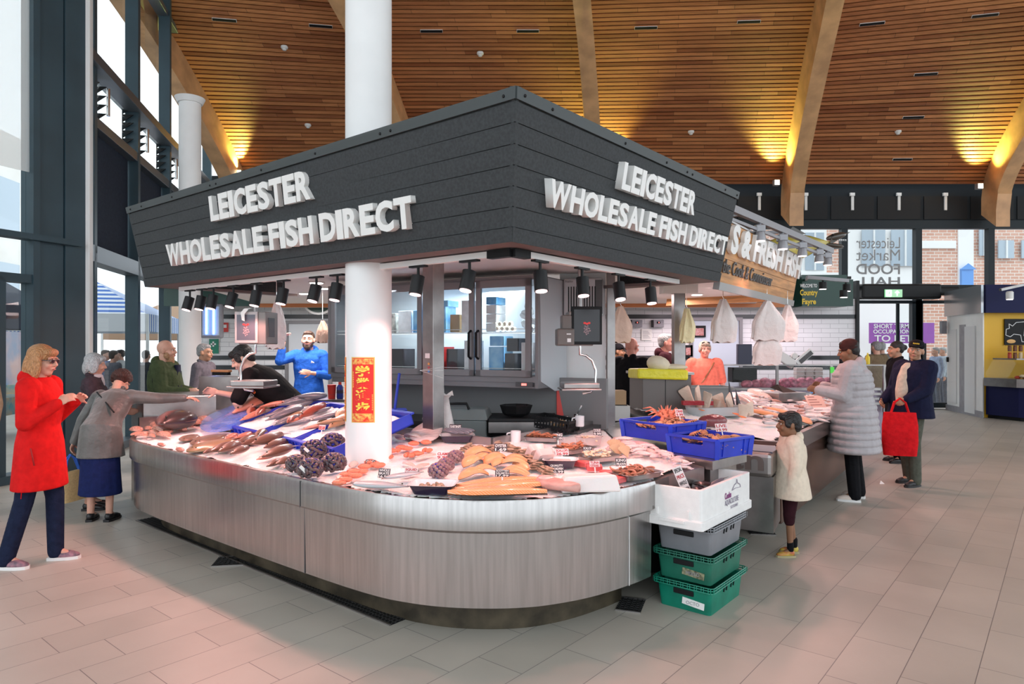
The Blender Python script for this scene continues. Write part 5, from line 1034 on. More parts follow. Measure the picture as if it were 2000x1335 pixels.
    if top.get('zip'): b = MB(); b.bar(u(0, .13*th*bulk**.8, 1.30), u(0, .14*th*bulk**.8*fl, max(hem+.03, .97)), .012, .006); raw(b, 'zip', top['zip'])
    # ---- legs
    if legs.get('skirt'):
        z1 = legs['skirt']; b = MB(); b.loft([((0, 0, .98), .14, .11), ((0, -.0, .85), .175, .135), ((0, 0, .5), .19, .15), ((0, 0, z1), .205, .165)]); fin(b, 'skirt', legs['mat'], vox, 3)
    else:
        b = MB(); lt = legs.get('thick', 1.); b.loft([((0, 0, .99), .135*bulk, .10*bulk), ((0, 0, .88), .165*bulk, .12*bulk), ((0, 0, .80), .16*bulk, .11*bulk)]); ll = legs.get('len', 1.)
        for k in (-1, 1):
            b.caps(hip[k], kn[k], .088*lt, .066*lt); e_ = kn[k].lerp(an[k]+V((0, 0, -.02)), ll); b.caps(kn[k], e_, .066*lt, .058*lt)
        fin(b, 'trousers', legs['mat'], vox, 3)
    # ---- shoes
    for k in (-1, 1):
        fd = V((math.sin(-k*pose.get('toe', .12)), math.cos(pose.get('toe', .12)), 0)); fd.x = k*abs(fd.x); a = an[k]; g = V((a.x, a.y, a.z-.085)); sx = V((fd.y, -fd.x, 0)); Rf = M((sx, fd, V((0, 0, 1)))).transposed()
        b = MB(); b.ell(g+fd*.0+V((0, 0, .05)), (.04, .055, .045), Rf); b.ell(g+fd*.075+V((0, 0, .036)), (.043, .08, .034), Rf); b.ell(g+fd*.12+V((0, 0, .03)), (.04, .055, .026), Rf); sc(b); sh_ = blob(b, 'shoe', legs['shoe'], root, .008, 2)
        b = MB(); R_ = []
        for zz in (0, .024): R_.append([g+fd*(y)+sx*x+V((0, 0, zz)) for x, y in ((-.03, -.055), (.03, -.055), (.041, .0), (.048, .1), (.03, .165), (0, .18), (-.03, .165), (-.048, .1), (-.041, 0))])
        b.rings(R_); sc(b); b.build('sole', legs.get('sole', legs['shoe']), sh_, smooth=40)
        if legs.get('sock'): b = MB(); b.caps(a+V((0, 0, .0)), a+V((0, .0, .08)), .04, .042); fin(b, 'sock', legs['sock'], .008, 1)
    info = dict(root=root, s=s, u=u, h=h, sh=sh, el=el, wr=wr, hd=hd, an=an, RU=RU, HR=HR, raw=raw, fin=fin, sc=sc)
    info['world'] = lambda p: M.Translation(root.location) @ M.Rotation(root.rotation_euler.z, 4, 'Z') @ (p*s)
    return info
def gp(px, py): p = G(px, py); return (p.x, p.y)
def dp(px, Y): return ((px-CX)/FPX*Y, Y)
def bag(name, label, top, w_, h_, d_, m_, hm_, rz=0, tilt=0, cat='bag', flat=0):
    r = thing(name, label, cat, top, rot=(0, tilt, rz)); b = MB(); R = []
    for i, z in enumerate((-.16, -.16-h_*.3, -.16-h_*.7, -.16-h_)):
        ww = w_/2*(.9, 1, 1, .92)[i]; dd = d_/2*(.35, .8, 1, .8)[i]; R.append([(ww*math.copysign(abs(math.cos(t))**.5, math.cos(t)), dd*math.copysign(abs(math.sin(t))**.6, math.sin(t)), z) for t in [2*math.pi*j/20 for j in range(20)]])
    b.rings(R); b.build('bag_body', m_, r, smooth=60)
    for k in (-1, 1): MB().tube([(-w_*.25, k*d_*.12, -.17), (-w_*.15, k*.02, -.05), (0, k*.01, -.005), (w_*.15, k*.02, -.05), (w_*.25, k*d_*.12, -.17)], .009, 6).build('strap', hm_, r, smooth=60)
    return r
F = lambda n, c, **k: fab(n, c, **k)
JEANS = F('dark_denim', (.012, .018, .045), bump=(14, .7, .03)); BLKF = F('black_cloth', (.008, .008, .01)); NAVYF = F('navy_cloth', (.012, .02, .09))
DSHOE = mat('black_leather', (.012, .012, .014), .35)
# red coat woman, left foreground
REDC = F('red_coat', (.62, .012, .012), bump=(7, .7, .03), noise=(20, .1))
w1 = person('woman in a long red hooded raincoat and dark jeans, hands raised to her chest', gp(78, 1100), 8, 1.60, 'fair', dict(mat=REDC, hem=.60, flare=1.22, thick=1.08, hood=True, collar=False),
    dict(mat=JEANS, shoe=mat('trainer_grey', (.12, .09, .12), .6, noise=(30, .5), col2=(.4, .2, .25)), sole=WHITEP, thick=1.02), ('long', hairm('hair_auburn', (.42, .2, .08))),
    pose=dict(arms={-1: ((-.06, .0, -.27), (.02, .2, -.12), 0), 1: ((.07, .02, -.27), (-.03, .24, -.10), 0)}, curl={-1: 1.0, 1: 1.0}, feet={-1: (-.09, .10), 1: (.10, -.16)}, palm={1: (-.6, .3, 0), -1: (.6, .3, 0)}), head=dict(pitch=8, yaw=-4, glasses=mat('dark_lens', (.03, .015, .02), .2)), vox=.008, female=True)
b = MB(); b.tube([w1['u'](.19, -.02, .75), w1['u'](.20, -.03, .55)], .003); w1['raw'](b, 'drawcord', REDC); b = MB(); b.bar(w1['u'](.205, .04, .93), w1['u'](.215, .07, .80), .004, .012); w1['raw'](b, 'pocket_edge', mat('red_dark', (.35, .008, .008), .7))
# grey bob woman behind
w2 = person('woman with a grey bob and dark quilted jacket behind the bending woman', gp(182, 992), 20, 1.52, 'fair', dict(mat=F('plum_quilt', (.055, .04, .05), bump=(30, .9, .02)), hem=.78, flare=1.05, quilt=True, collar=True, thick=1.03),
    dict(mat=NAVYF, shoe=DSHOE, skirt=.25), ('bob', hairm('hair_silver', (.42, .43, .44))), pose=dict(arms={1: ((.05, .08, -.26), (.02, .3, -.3), 0), -1: ((-.05, .05, -.27), (-.0, .28, -.32), 0)}), head=dict(pitch=10, yaw=5), female=True)
b = MB(); b.ell(w2['u'](0, .03, 1.45), (.075, .07, .04)); b.ell(w2['u'](.0, .09, 1.36), (.04, .025, .09)); w2['fin'](b, 'scarf', mat('pale_scarf', (.55, .5, .52), .8), .01, 2)
# bending woman
OLV = mat('olive_sheen', (.10, .10, .095), .42, noise=(6, .25), bump=(6, .8, .03), sheen=.4)
w3 = person('curly haired woman in a grey raincoat bending over the fish counter', gp(196, 1016), 96, 1.52, 'fair', dict(mat=OLV, hem=.66, flare=1.2, thick=1.06, collar=True),
    dict(mat=NAVYF, shoe=DSHOE, skirt=.27), ('curly', hairm('hair_brown_curl', (.055, .02, .015))), pose=dict(lean=47, arms={1: ((.26, .02, -.02), (.52, .04, -.02), 0), -1: ((-.14, -.04, -.24), (-.22, -.06, -.48), 0)}, curl={1: .6, -1: 1.1}, feet={-1: (-.09, .02), 1: (.10, .0)}, palm={1: (0, 0, -1)}), head=dict(pitch=45, yaw=-5), vox=.008)
b = MB(); b.bar(w3['u'](-.15, -.10, 1.36), w3['u'](.14, -.145, 1.04), .012, .02, up=w3['u'](0, -1, 0)-w3['u'](0, 0, 0)); w3['raw'](b, 'bag_strap', BLACKM)
wp = w3['world'](w3['wr'][-1]+w3['hd'][-1]*.09)
TANB = mat('tan_jute', (.55, .38, .18), .7, noise=(60, .1)); TURQ = mat('turquoise_strap', (.08, .45, .5), .5)
bag('shopping_bag', 'tan shopping bag with turquoise handles, the left one of two', wp+V((-.10, -.05, .03)), .27, .25, .10, TANB, TURQ, .2, .18)
bag('shopping_bag', 'tan shopping bag with a blue print, the right one of two', wp+V((.03, -.06, -.03)), .25, .28, .10, TANB, mat('blue_strap', (.02, .12, .55), .5), 1.0, -.12)
# person at the extreme left edge
person('person in a beige coat only partly in view at the left edge', (-5.05, 6.3), -80, 1.6, 'fair', dict(mat=F('beige_coat', (.42, .33, .22)), hem=.55, flare=1.1), dict(mat=BLKF, shoe=DSHOE), ('short', hairm('hair_grey', (.3, .3, .3))), vox=.012)
# green parka man
w4 = person('bald man with a long ginger beard in an olive parka', dp(322, 7.6), 5, 1.66, 'fair', dict(mat=F('olive_parka', (.055, .075, .035), bump=(8, .9, .03)), hem=.75, flare=1.08, thick=1.25, hood=True),
    dict(mat=BLKF, shoe=DSHOE), ('none', hairm('beard_ginger', (.38, .2, .1))), pose=dict(bulk=1.12, arms={1: ((.05, .06, -.26), (-.02, .32, -.26), 0), -1: ((-.05, .06, -.26), (.02, .3, -.3), 0)}, curl={1: .9, -1: .9}), head=dict(beard=(hairm('beard_ginger', (.38, .2, .1)), .07), pitch=2))
b = MB(); b.box(w4['sh'][1]+V((.085, .0, -.13)), (.006, .05, .05)); w4['raw'](b, 'arm_badge', BLACK); b = MB(); b.bar(w4['u'](.0, .14, 1.42), w4['u'](0, .165, .95), .11, .03); w4['raw'](b, 'dark_shirt', F('navy_shirt', (.012, .014, .035)))
# old man
w5 = person('elderly grey haired man in a dusky jacket beside the white column', dp(398, 8.9), -5, 1.62, 'tan', dict(mat=F('mauve_grey_jacket', (.12, .11, .13)), hem=.78, collar=True), dict(mat=BLKF, shoe=DSHOE), ('short', hairm('hair_grey', (.3, .3, .3))), head=dict(pitch=3), vox=.011)
# leaning fishmonger
TEE = F('black_tee', (.006, .006, .007), bump=(6, .7, .03))
w6 = person('young dark haired fishmonger in a black tee leaning over the blue trays', dp(572, 6.75), 184, 1.80, 'pale', dict(mat=TEE, hem=.80, sleeve=.42, thick=1.08, name='tee_shirt'), dict(mat=BLKF, shoe=DSHOE), ('fringe', hairm('hair_black', (.012, .01, .01))),
    pose=dict(lean=48, bulk=1.15, arms={1: ((-.02, .16, -.22), (-.14, .38, -.16), 0), -1: ((-.14, .08, -.24), (.02, .02, -.44), 0)}, curl={1: .9, -1: .8}), head=dict(pitch=30, yaw=12))
for t, a0, a1, z0, hh, mt in (('PLAICE', 62, 34, 1.24, .035, WHITE), ('GO', 30, 20, 1.24, .035, mat('orange_print', (.8, .2, .04), .6)), ):
    me = fit_text(text_mesh(t, offset=.02), 0, 1, 0, hh)
    for v in me.vertices: a = math.radians(lerp(a0, a1, v.co.x)); v.co = w6['u'](-.232*math.cos(a), .185*math.sin(a), z0+v.co.y)*w6['s']
    me.materials.clear(); me.materials.append(mt); link(me, 'shirt_print', w6['root'])
# blue hoodie man
BLUH = F('blue_hoodie', (.02, .11, .5), bump=(8, .8, .03))
w7 = person('bearded man in a bright blue hoodie reaching up to the carrier bags', dp(603, 9.3), -92, 1.80, 'fair', dict(mat=BLUH, hem=.88, hood=True, sleeve=.85, thick=1.06, name='hoodie'), dict(mat=BLKF, shoe=DSHOE), ('short', hairm('hair_dark', (.05, .03, .02))),
    pose=dict(bulk=1.08, arms={1: ((.10, .22, -.06), (.06, .22, .2), 0), -1: ((-.08, .04, -.25), (.06, .22, -.22), 0)}, curl={1: 1.2, -1: .4}), head=dict(beard=(hairm('hair_dark', (.05, .03, .02)), .01), pitch=-4, yaw=8))
b = MB(); c_ = w7['u'](-.09, .142, 1.29)
for i, hh in enumerate((.012, .02, .028)): b.bar(c_+V((-.018+.014*i, 0, 0)), c_+V((-.026+.014*i, 0, hh)), .004, .009)
w7['raw'](b, 'chest_mark', WHITE); b = MB(); [b.tube([w7['u'](k*.03, .12, 1.40), w7['u'](k*.035, .14, 1.2)], .003) for k in (-1, 1)]; w7['raw'](b, 'drawstring', BLUH)
# right: black coat bald man (back view)
w8 = person('bald man in a black coat seen from behind among the stalls', dp(1233, 8.6), 55, 1.70, 'pink', dict(mat=BLKF, hem=.7, thick=1.12, collar=True), dict(mat=BLKF, shoe=DSHOE), ('none', hairm('hair_grey', (.3, .3, .3))), pose=dict(bulk=1.1, arms={1: ((.05, .05, -.26), (.03, .2, -.42), 0)}), head=dict(yaw=-8, pitch=8))
w9 = person('grey haired man in a dark red jacket half hidden by the steel stall post', dp(1299, 9.4), -15, 1.76, 'pink', dict(mat=F('maroon_jacket', (.045, .01, .015)), hem=.8, thick=1.1, hood=True), dict(mat=BLKF, shoe=DSHOE), ('short', hairm('hair_grey', (.3, .3, .3))), vox=.011)
w10 = person('woman in a coral tee shirt with sunglasses on her grey hair and a tan strap', dp(1376, 9.6), -93, 1.66, 'pink', dict(mat=F('coral_tee', (.75, .17, .12), bump=(7, .6, .02)), hem=.84, sleeve=.45, thick=1.08, name='tee_shirt'), dict(mat=F('blue_skirt', (.05, .07, .16)), shoe=DSHOE), ('fringe', hairm('hair_ash', (.42, .33, .26))), pose=dict(bulk=1.15, belly=1, arms={1: ((.06, .02, -.27), (.08, .14, -.48), 0), -1: ((-.06, .02, -.27), (-.08, .14, -.48), 0)}), head=dict(shades_up=1), female=True)
b = MB(); b.bar(w10['u'](-.11, .118, 1.40), w10['u'](.03, .185, 1.18), .02, .012, up=(0, 1, 0)); b.bar(w10['u'](.03, .185, 1.18), w10['u'](.16, .13, .97), .02, .012, up=(0, 1, 0)); w10['raw'](b, 'bag_strap', mat('tan_leather', (.3, .1, .04), .5))
w11 = person('person in a dark cap and black coat, farthest left behind the hanging yellow bag', dp(1206, 10.3), -20, 1.62, 'brown', dict(mat=BLKF, hem=.7, collar=True), dict(mat=BLKF, shoe=DSHOE), ('short', MATS['hair_black']), head=dict(cap=BLKF), vox=.012)
w12 = person('small dark haired child between the capped person and the bald man', dp(1222, 10.6), -30, 1.55, 'tan', dict(mat=F('brown_coat', (.03, .02, .02)), hem=.7, hood=True), dict(mat=BLKF, shoe=DSHOE), ('short', MATS['hair_black']), vox=.012)
# boy
CRM = F('cream_shacket', (.72, .62, .5), bump=(12, .6, .02), noise=(40, .05))
w13 = person('small dark haired boy in a cream hooded shirt jacket and dark shorts', gp(1545, 1083), 172, 1.06, 'brown', dict(mat=CRM, hem=.72, flare=1.22, thick=1.42, hood=True), dict(mat=F('maroon_shorts', (.03, .008, .012)), shoe=mat('rainbow_trainer', (.45, .1, .04), .5, noise=(12, .6), col2=(.6, .5, .08)), sole=mat('gum_sole', (.4, .35, .2), .6), len=.18, thick=1.12, sock=BLKF), ('fringe', MATS['hair_black']),
    pose=dict(arms={1: ((.04, .0, -.27), (.02, .06, -.52), 0), -1: ((-.04, 0, -.27), (-.04, .06, -.52), 0)}, feet={-1: (-.09, .06), 1: (.09, -.03)}), head=dict(size=1.32, at=(0, .03, 1.60), yaw=4), vox=.009)
b = MB(); [b.ell(w13['u'](-.02, .185, z), .009, n=8, m=5) for z in (1.34, 1.2, 1.06, .92)]; w13['raw'](b, 'buttons', BLACK); b = MB(); b.box(w13['u'](-.25, .03, .86), (.006, .03, .05)); w13['raw'](b, 'cuff_tag', mat('tag_dark', (.05, .01, .02), .5))
# puffer woman
PUF = F('grey_puffer', (.42, .40, .42), bump=(18, .5, .02), rough=.5, noise=(10, .05))
w14 = person('woman in a long pale grey quilted coat and dark beanie at the second fish counter', gp(1668, 975), 152, 1.66, 'brown', dict(mat=PUF, hem=.52, flare=1.2, thick=1.4, quilt=True, hood=True), dict(mat=BLKF, shoe=mat('white_slipon', (.72, .62, .55), .6), sole=WHITEP, thick=1.1), ('short', MATS['hair_black']),
    pose=dict(bulk=1.22, lean=3, arms={-1: ((-.05, .06, -.26), (-.02, .29, -.22), 0), 1: ((.05, .06, -.26), (-.02, .27, -.2), 0)}, curl={-1: 1, 1: 1}, feet={-1: (-.11, .02), 1: (.11, -.02)}), head=dict(beanie=F('brown_knit', (.05, .02, .018)), pitch=14), vox=.009)
# man with cap
w15 = person('man in a dark cap and navy jacket over a cream jumper, leaning back', gp(1778, 946), 197, 1.66, 'tan', dict(mat=F('navy_jacket', (.01, .012, .035)), hem=.80, thick=1.3, flare=1.05, collar=True), dict(mat=F('khaki_trousers', (.09, .095, .075)), shoe=mat('dark_trainer', (.02, .02, .022), .5), thick=1.08), ('short', MATS['hair_grey']),
    pose=dict(bulk=1.15, lean=-9, arms={1: ((.04, .08, -.26), (.0, .24, -.36), 0), -1: ((-.04, .1, -.25), (-.0, .28, -.34), 0)}, curl={-1: 1.2, 1: 1}, feet={-1: (-.1, .06), 1: (.1, -.06)}), head=dict(cap=MATS['black_cloth'], cap_mark=1, yaw=35, pitch=0, roll=-8), vox=.009)
b = MB(); b.loft([(w15['u'](0, .055, z), rx, ry) for z, rx, ry in ((.95, .10, .14), (1.1, .12, .16), (1.25, .12, .152), (1.38, .09, .12), (1.43, .05, .08))], rot=w15['RU']); w15['fin'](b, 'jumper', F('cream_jumper', (.6, .52, .42)), .012, 2)
hp = w15['world'](w15['wr'][-1]+w15['hd'][-1]*.07)
bag('carrier_bag', 'large red cloth carrier bag held by the capped man', hp+V((-.02, 0, .05)), .36, .48, .14, F('red_bagcloth', (.62, .01, .015), bump=(8, .8, .03)), MATS['red_bagcloth'], -.3)
w16 = person('dark haired woman with a bun between the quilted coat and capped man', dp(1752, 9.3), 170, 1.66, 'tan', dict(mat=BLKF, hem=.7, thick=1.1, collar=True), dict(mat=BLKF, shoe=DSHOE), ('bun', MATS['hair_black']), head=dict(), vox=.011)
for i, (px, Y, fc, c, hr, lb) in enumerate([(1712, 13.0, 100, (.18, .13, .08), 'hair_grey', 'grey haired person in brown behind the beanie, near the door'), (1722, 14.5, 80, (.2, .2, .2), 'hair_silver', 'pale haired person farther back near the door'), (1662, 12.3, 200, (.02, .02, .02), 'hair_black', 'dark haired person by the end of the green stall')]):
    person(lb, dp(px, Y), fc, 1.68, 'fair', dict(mat=F('coat%d' % i, c), hem=.7), dict(mat=BLKF, shoe=DSHOE), ('short', MATS[hr]), vox=.018)
for i, (px, Y, fc, c, hr, lb) in enumerate([(1828, 19.3, 180, (.25, .3, .42), 'hair_grey', 'passer-by in a checked blue shirt outside the glass'), (1842, 20.0, 175, (.4, .45, .5), 'hair_silver', 'passer-by in pale blue outside the glass, right of the checked shirt')]):
    q = dp(px, Y); person(lb, (q[0], q[1], -.2), fc, 1.75, 'fair', dict(mat=F('shirt%d' % i, c), hem=.85), dict(mat=F('slate_trousers', (.12, .13, .16)), shoe=DSHOE), ('short', MATS[hr]), vox=.02)
for i, (px, Y, fc, c, lb) in enumerate([(222, 14.2, 60, (.1, .1, .12), 'shopper in dark grey outside by the striped stall'), (206, 15.5, 0, (.12, .2, .4), 'shopper in blue outside by the striped stall'), (285, 14.5, 90, (.03, .03, .035), 'dark clothed passer-by outside the side glazing, left of the olive parka'), (236, 16.5, 200, (.5, .5, .5), 'shopper in pale grey farther off by the striped stall')]):
    q = dp(px, Y); person(lb, (q[0], q[1], -.2), fc, 1.7, 'fair', dict(mat=F('outc%d' % i, c), hem=.8), dict(mat=BLKF, shoe=DSHOE), ('short', MATS['hair_dark']), vox=.02)
# ================================================================== GOODS
def fish_mat(name, back, belly, spot=.25, k=9., rough=.28, mid=.0):
    m = mat(name, back, rough, coat=.3, sss=.05); n = m.node_tree.nodes; l = m.node_tree.links; b = n['Principled BSDF']
    tc = n.new('ShaderNodeTexCoord'); sp = n.new('ShaderNodeSeparateXYZ'); l.new(tc.outputs['Object'], sp.inputs[0])
    ns = n.new('ShaderNodeTexNoise'); ns.inputs['Scale'].default_value = 45; ns.inputs['Detail'].default_value = 3; l.new(tc.outputs['Object'], ns.inputs[0])
    a = n.new('ShaderNodeMath'); a.operation = 'MULTIPLY_ADD'; a.inputs[1].default_value = k; a.inputs[2].default_value = .5-mid; l.new(sp.outputs['Y'], a.inputs[0])
    c = n.new('ShaderNodeMath'); c.operation = 'MULTIPLY_ADD'; c.inputs[1].default_value = spot; l.new(ns.outputs[0], c.inputs[0]); l.new(a.outputs[0], c.inputs[2])
    r = n.new('ShaderNodeValToRGB'); l.new(c.outputs[0], r.inputs[0]); r.color_ramp.elements[0].position = .3; r.color_ramp.elements[1].position = .95
    r.color_ramp.elements[0].color = (*belly, 1); r.color_ramp.elements[1].color = (*back, 1); l.new(r.outputs[0], b.inputs['Base Color']); return m
def fish(name, label, L, H, T, m_, finm, group, head_=.24, tail=.32, cat='fish', gape=False):
    """lies on its side: length X (head +X), back +Y, thickness Z"""
    r = thing(name, label, cat, (0, 0, -9), group=group); b = MB(); R = []; N = 14
    for i in range(N+1):
        t = i/N; x = -L/2*.86+L*.93*t; e = math.sin(math.pi*min(1, .07+.93*t)**.8)**.75 if t < .98 else .12
        hh = max(H/2*e, H*.07) if t > .0 else H*.09; tt = max(T/2*e, T*.08); R.append([(x, hh*math.cos(k)-.004*math.sin(t*3), T/2+tt*math.sin(k)) for k in [2*math.pi*j/12 for j in range(12)]])
    b.rings(R); b.build('body', m_, r, smooth=180)
    x0 = -L/2*.84; th = H*tail*1.4; b = MB(); pts = [(x0+.02*L, .07*H), (-L/2*1.08, th), (-L/2*.98, 0), (-L/2*1.08, -th), (x0+.02*L, -.07*H)]
    b.add([(x, y, T/2+.002) for x, y in pts]+[(x, y, T/2-.002) for x, y in pts], [(0, 1, 2), (0, 2, 4), (2, 3, 4), (7, 6, 5), (9, 7, 5), (9, 8, 7)]+[(i, (i+1) % 5, 5+(i+1) % 5, 5+i) for i in range(5)]); b.build('tail_fin', finm, r)
    b = MB(); b.add([(.2*L, .43*H, T/2), (.05*L, .62*H, T/2), (-.2*L, .5*H, T/2), (-.25*L, .3*H, T/2), (.2*L, .43*H, T/2-.003), (-.25*L, .3*H, T/2-.003)], [(0, 1, 2, 3), (4, 5, 2, 1)]); b.build('dorsal_fin', finm, r)
    MB().ell((L*.385, H*.08, T*.82), (L*.016, L*.016, T*.08), n=8, m=5).build('eye', EYED, r, smooth=180); return r
def seg(tm, a, c, zoff=0., length=None, roll=0, label=None, group=None, surf=None, ref=1., thin=None):
    """copy template tm so that it runs from pixel a (tail) to pixel c (head) on a surface"""
    f = surf or B; p, q = f(*a), f(*c); d = q-p; L = d.length; rz = math.atan2(d.y, d.x); pitch = -math.asin(max(-1, min(1, d.z/L)))
    Lp = math.hypot(a[0]-c[0], a[1]-c[1])*p.y/FPX*1.3; k_ = min(L, Lp)/ref; pitch = max(-.35, min(.35, pitch)); thin = thin or (1, 1, 1)
    return dup(tm, (p+q)/2+V((0, 0, zoff)), (roll, pitch, rz), label, group, (k_*thin[0], k_*thin[1], k_*thin[2]))
def purge(t):
    for ch in list(t.children):
        for g in list(ch.children): bpy.data.objects.remove(g)
        bpy.data.objects.remove(ch)
    bpy.data.objects.remove(t)
FINM = mat('fin_dark', (.12, .07, .06), .4); FINP = mat('fin_pink', (.5, .3, .28), .4)
SILVER = fish_mat('silver_fish', (.14, .14, .17), (.62, .55, .55), .3); BROWNF = fish_mat('brown_fish', (.13, .065, .045), (.4, .24, .18), .6); REDF = fish_mat('red_fish', (.25, .05, .03), (.5, .25, .2), .5)
PINKF = fish_mat('pink_fish', (.55, .2, .14), (.7, .45, .4), .5); DARKF = fish_mat('dark_bream', (.035, .022, .022), (.2, .09, .08), .4); TANF = fish_mat('tan_fish', (.3, .17, .09), (.6, .42, .3), .8)
T_gur = fish('whole_fish', 'x', 1, .27, .2, BROWNF, FINM, 'whole grey brown fish on the front ice'); T_sil = fish('whole_fish', 'x', 1, .3, .16, SILVER, FINM, 'silver fish'); T_red = fish('whole_fish', 'x', 1, .3, .2, REDF, FINM, 'red'); T_pnk = fish('whole_fish', 'x', 1, .3, .18, PINKF, FINP, 'p')
T_brm = fish('whole_fish', 'x', 1, .6, .34, DARKF, FINM, 'b'); T_tan = fish('whole_fish', 'x', 1, .45, .2, TANF, FINP, 't')
def flat(name, m_, ref=1.):
    r = thing(name, 'x', 'fish', (0, 0, -9)); b = MB(); R = []
    for sc_, z in ((1, 0), (1.0, .02), (.8, .055), (.3, .07)):
        R.append([(sc_*(.42*math.cos(k)+.02*math.cos(3*k)), sc_*(.25*math.sin(k)), z) for k in [2*math.pi*j/22 for j in range(22)]])
    b.rings(R); b.build('body', m_, r, smooth=60); MB().add([(-.4, .04, .02), (-.56, .1, .015), (-.56, -.1, .015), (-.4, -.04, .02)], [(0, 1, 2, 3)]).build('tail_fin', FINM, r); b = MB(); [b.ell((.34, y, .05), .014, n=6, m=4) for y in (-.03, .04)]; b.build('eyes', EYED, r); return r
T_flt = flat('flatfish', fish_mat('flat_brown', (.16, .1, .07), (.4, .27, .2), 1.0, 3)); T_ray = flat('skate', fish_mat('skate_tan', (.3, .19, .1), (.5, .36, .24), 1.2, 3))
# pieces
FILW = mat('fillet_pale', (.72, .5, .45), .35, noise=(30, .15), sss=.2, coat=.3); ROE = mat('cod_roe', (.72, .2, .11), .35, noise=(18, .2), sss=.15, coat=.4); SAL = mat('salmon_flesh', (.85, .38, .18), .35, sss=.15, coat=.3)
n_ = SAL.node_tree.nodes; l_ = SAL.node_tree.links; wv = n_.new('ShaderNodeTexWave'); wv.wave_type = 'BANDS'; wv.bands_direction = 'DIAGONAL'; wv.inputs['Scale'].default_value = 18; wv.inputs['Distortion'].default_value = 2.5; tc_ = n_.new('ShaderNodeTexCoord'); l_.new(tc_.outputs['Object'], wv.inputs[0])
rp = n_.new('ShaderNodeValToRGB'); rp.color_ramp.elements[0].color = (.85, .55, .38, 1); rp.color_ramp.elements[1].color = (.85, .31, .1, 1); rp.color_ramp.elements[1].position = .35; l_.new(wv.outputs['Fac'], rp.inputs[0]); l_.new(rp.outputs[0], n_['Principled BSDF'].inputs['Base Color'])
SKIND = mat('fish_skin_silver', (.2, .2, .22), .25, noise=(60, .4), coat=.4)
def slab_piece(name, m_, L=1., Wd=.4, T=.12, tip=.3, hump=.0, skin=None):
    r = thing(name, 'x', 'fish', (0, 0, -9)); b = MB(); R = []; N = 12
    for i in range(N+1):
        t = i/N; x = (t-.5)*L; wd = Wd/2*(min(1, (t/.25))**.6 if t < .25 else 1)*(1-(1-tip)*max(0, (t-.5)/.5)**1.5); wd = max(wd, .01); zz = hump*math.sin(math.pi*t)
        h_ = T*(.55+.45*math.sin(math.pi*t)); R.append([(x, -wd, zz+.004), (x, -wd*.85, zz+h_*.7), (x, -wd*.3, zz+h_), (x, wd*.3, zz+h_*.95), (x, wd*.85, zz+h_*.6), (x, wd, zz+.004), (x, wd*.5, zz-.012), (x, -wd*.5, zz-.012)])
    b.rings(R); b.build('flesh', m_, r, smooth=50)
    if skin:
        b = MB(); b.rings([[(x*1.01, y*1.04, z-.012) for x, y, z in (q[0], q[5], q[6], q[7])] for q in R]); b.build('skin', skin, r, smooth=50)
    return r
T_fil2 = slab_piece('fish_fillet', mat('fillet_rosy', (.55, .27, .2), .35, noise=(20, .3), sss=.1, coat=.3), 1, .5, .2, .4, .03); T_fil = slab_piece('fish_fillet', FILW, 1, .3, .1, .4, .03); T_salp = slab_piece('salmon_portion', SAL, 1, .5, .15, .35, .16, SKIND); T_sals = slab_piece('long_salmon_fillet', SAL, 1, .3, .06, .25, .01, SKIND)
def roe():
    r = thing('cod_roe', 'x', 'roe', (0, 0, -9)); b = MB(); b.ell((0, .19, .17), (.48, .2, .17), (0, 0, .12)); b.ell((0, -.19, .17), (.45, .2, .17), (0, 0, -.1)); b.ell((.35, 0, .15), (.14, .22, .12)); b.build('lobes', ROE, r, smooth=180)
    MB().tube([(-.3, .18, .33), (-.1, .2, .345), (.1, .18, .35), (.3, .2, .3)], .012, 5).build('vein', mat('roe_vein', (.35, .05, .03), .4), r); return r
T_roe = roe()
# ---- left arm of the bed
for i, (a, c, lb) in enumerate([((462, 872), (405, 893), 'grey brown whole fish lowest left of the front row'), ((478, 873), (418, 899), 'grey brown whole fish second from left in the front row'), ((492, 884), (445, 903), 'grey brown whole fish third from left, nearest the lip'), ((508, 858), (452, 880), 'grey brown whole fish lying on the upper left of the row'), ((530, 842), (486, 878), 'spotted whole fish pointing up to the blue tray'), ((560, 862), (485, 888), 'long brown whole fish across the middle of the row'), ((520, 862), (470, 876), 'short grey whole fish tucked between two others'),
                           ((565, 868), (510, 889), 'long fish right of the spotted pair'), ((578, 886), (508, 912), 'pink brown fish nearest the mussel nets'), ((556, 902), (516, 920), 'short grey headed fish at the lip, left of the mussels'), ((580, 900), (532, 921), 'short grey headed fish at the lip beside the mussels')]):
    seg(T_gur, a, c, .005+.012*(i % 3), label=lb, group='whole grey brown fish on the front ice')
seg(T_brm, (380, 832), (300, 858), .02, label='large dark round bream on the left end of the ice', group=None)
for tm, a, c, lb in ((T_flt, (392, 846), (346, 872), 'small brown flatfish right of the dark bream'), (T_flt, (446, 850), (368, 876), 'long brown flatfish beside the tan skate'), (T_flt, (442, 820), (412, 852), 'brown flatfish hanging from the blue film'), (T_ray, (462, 862), (362, 888), 'broad tan speckled skate near the lip'), (T_flt, (425, 838), (465, 842), 'dark flatfish just under the blue film')):
    seg(tm, a, c, .012, label=lb)
k = 0
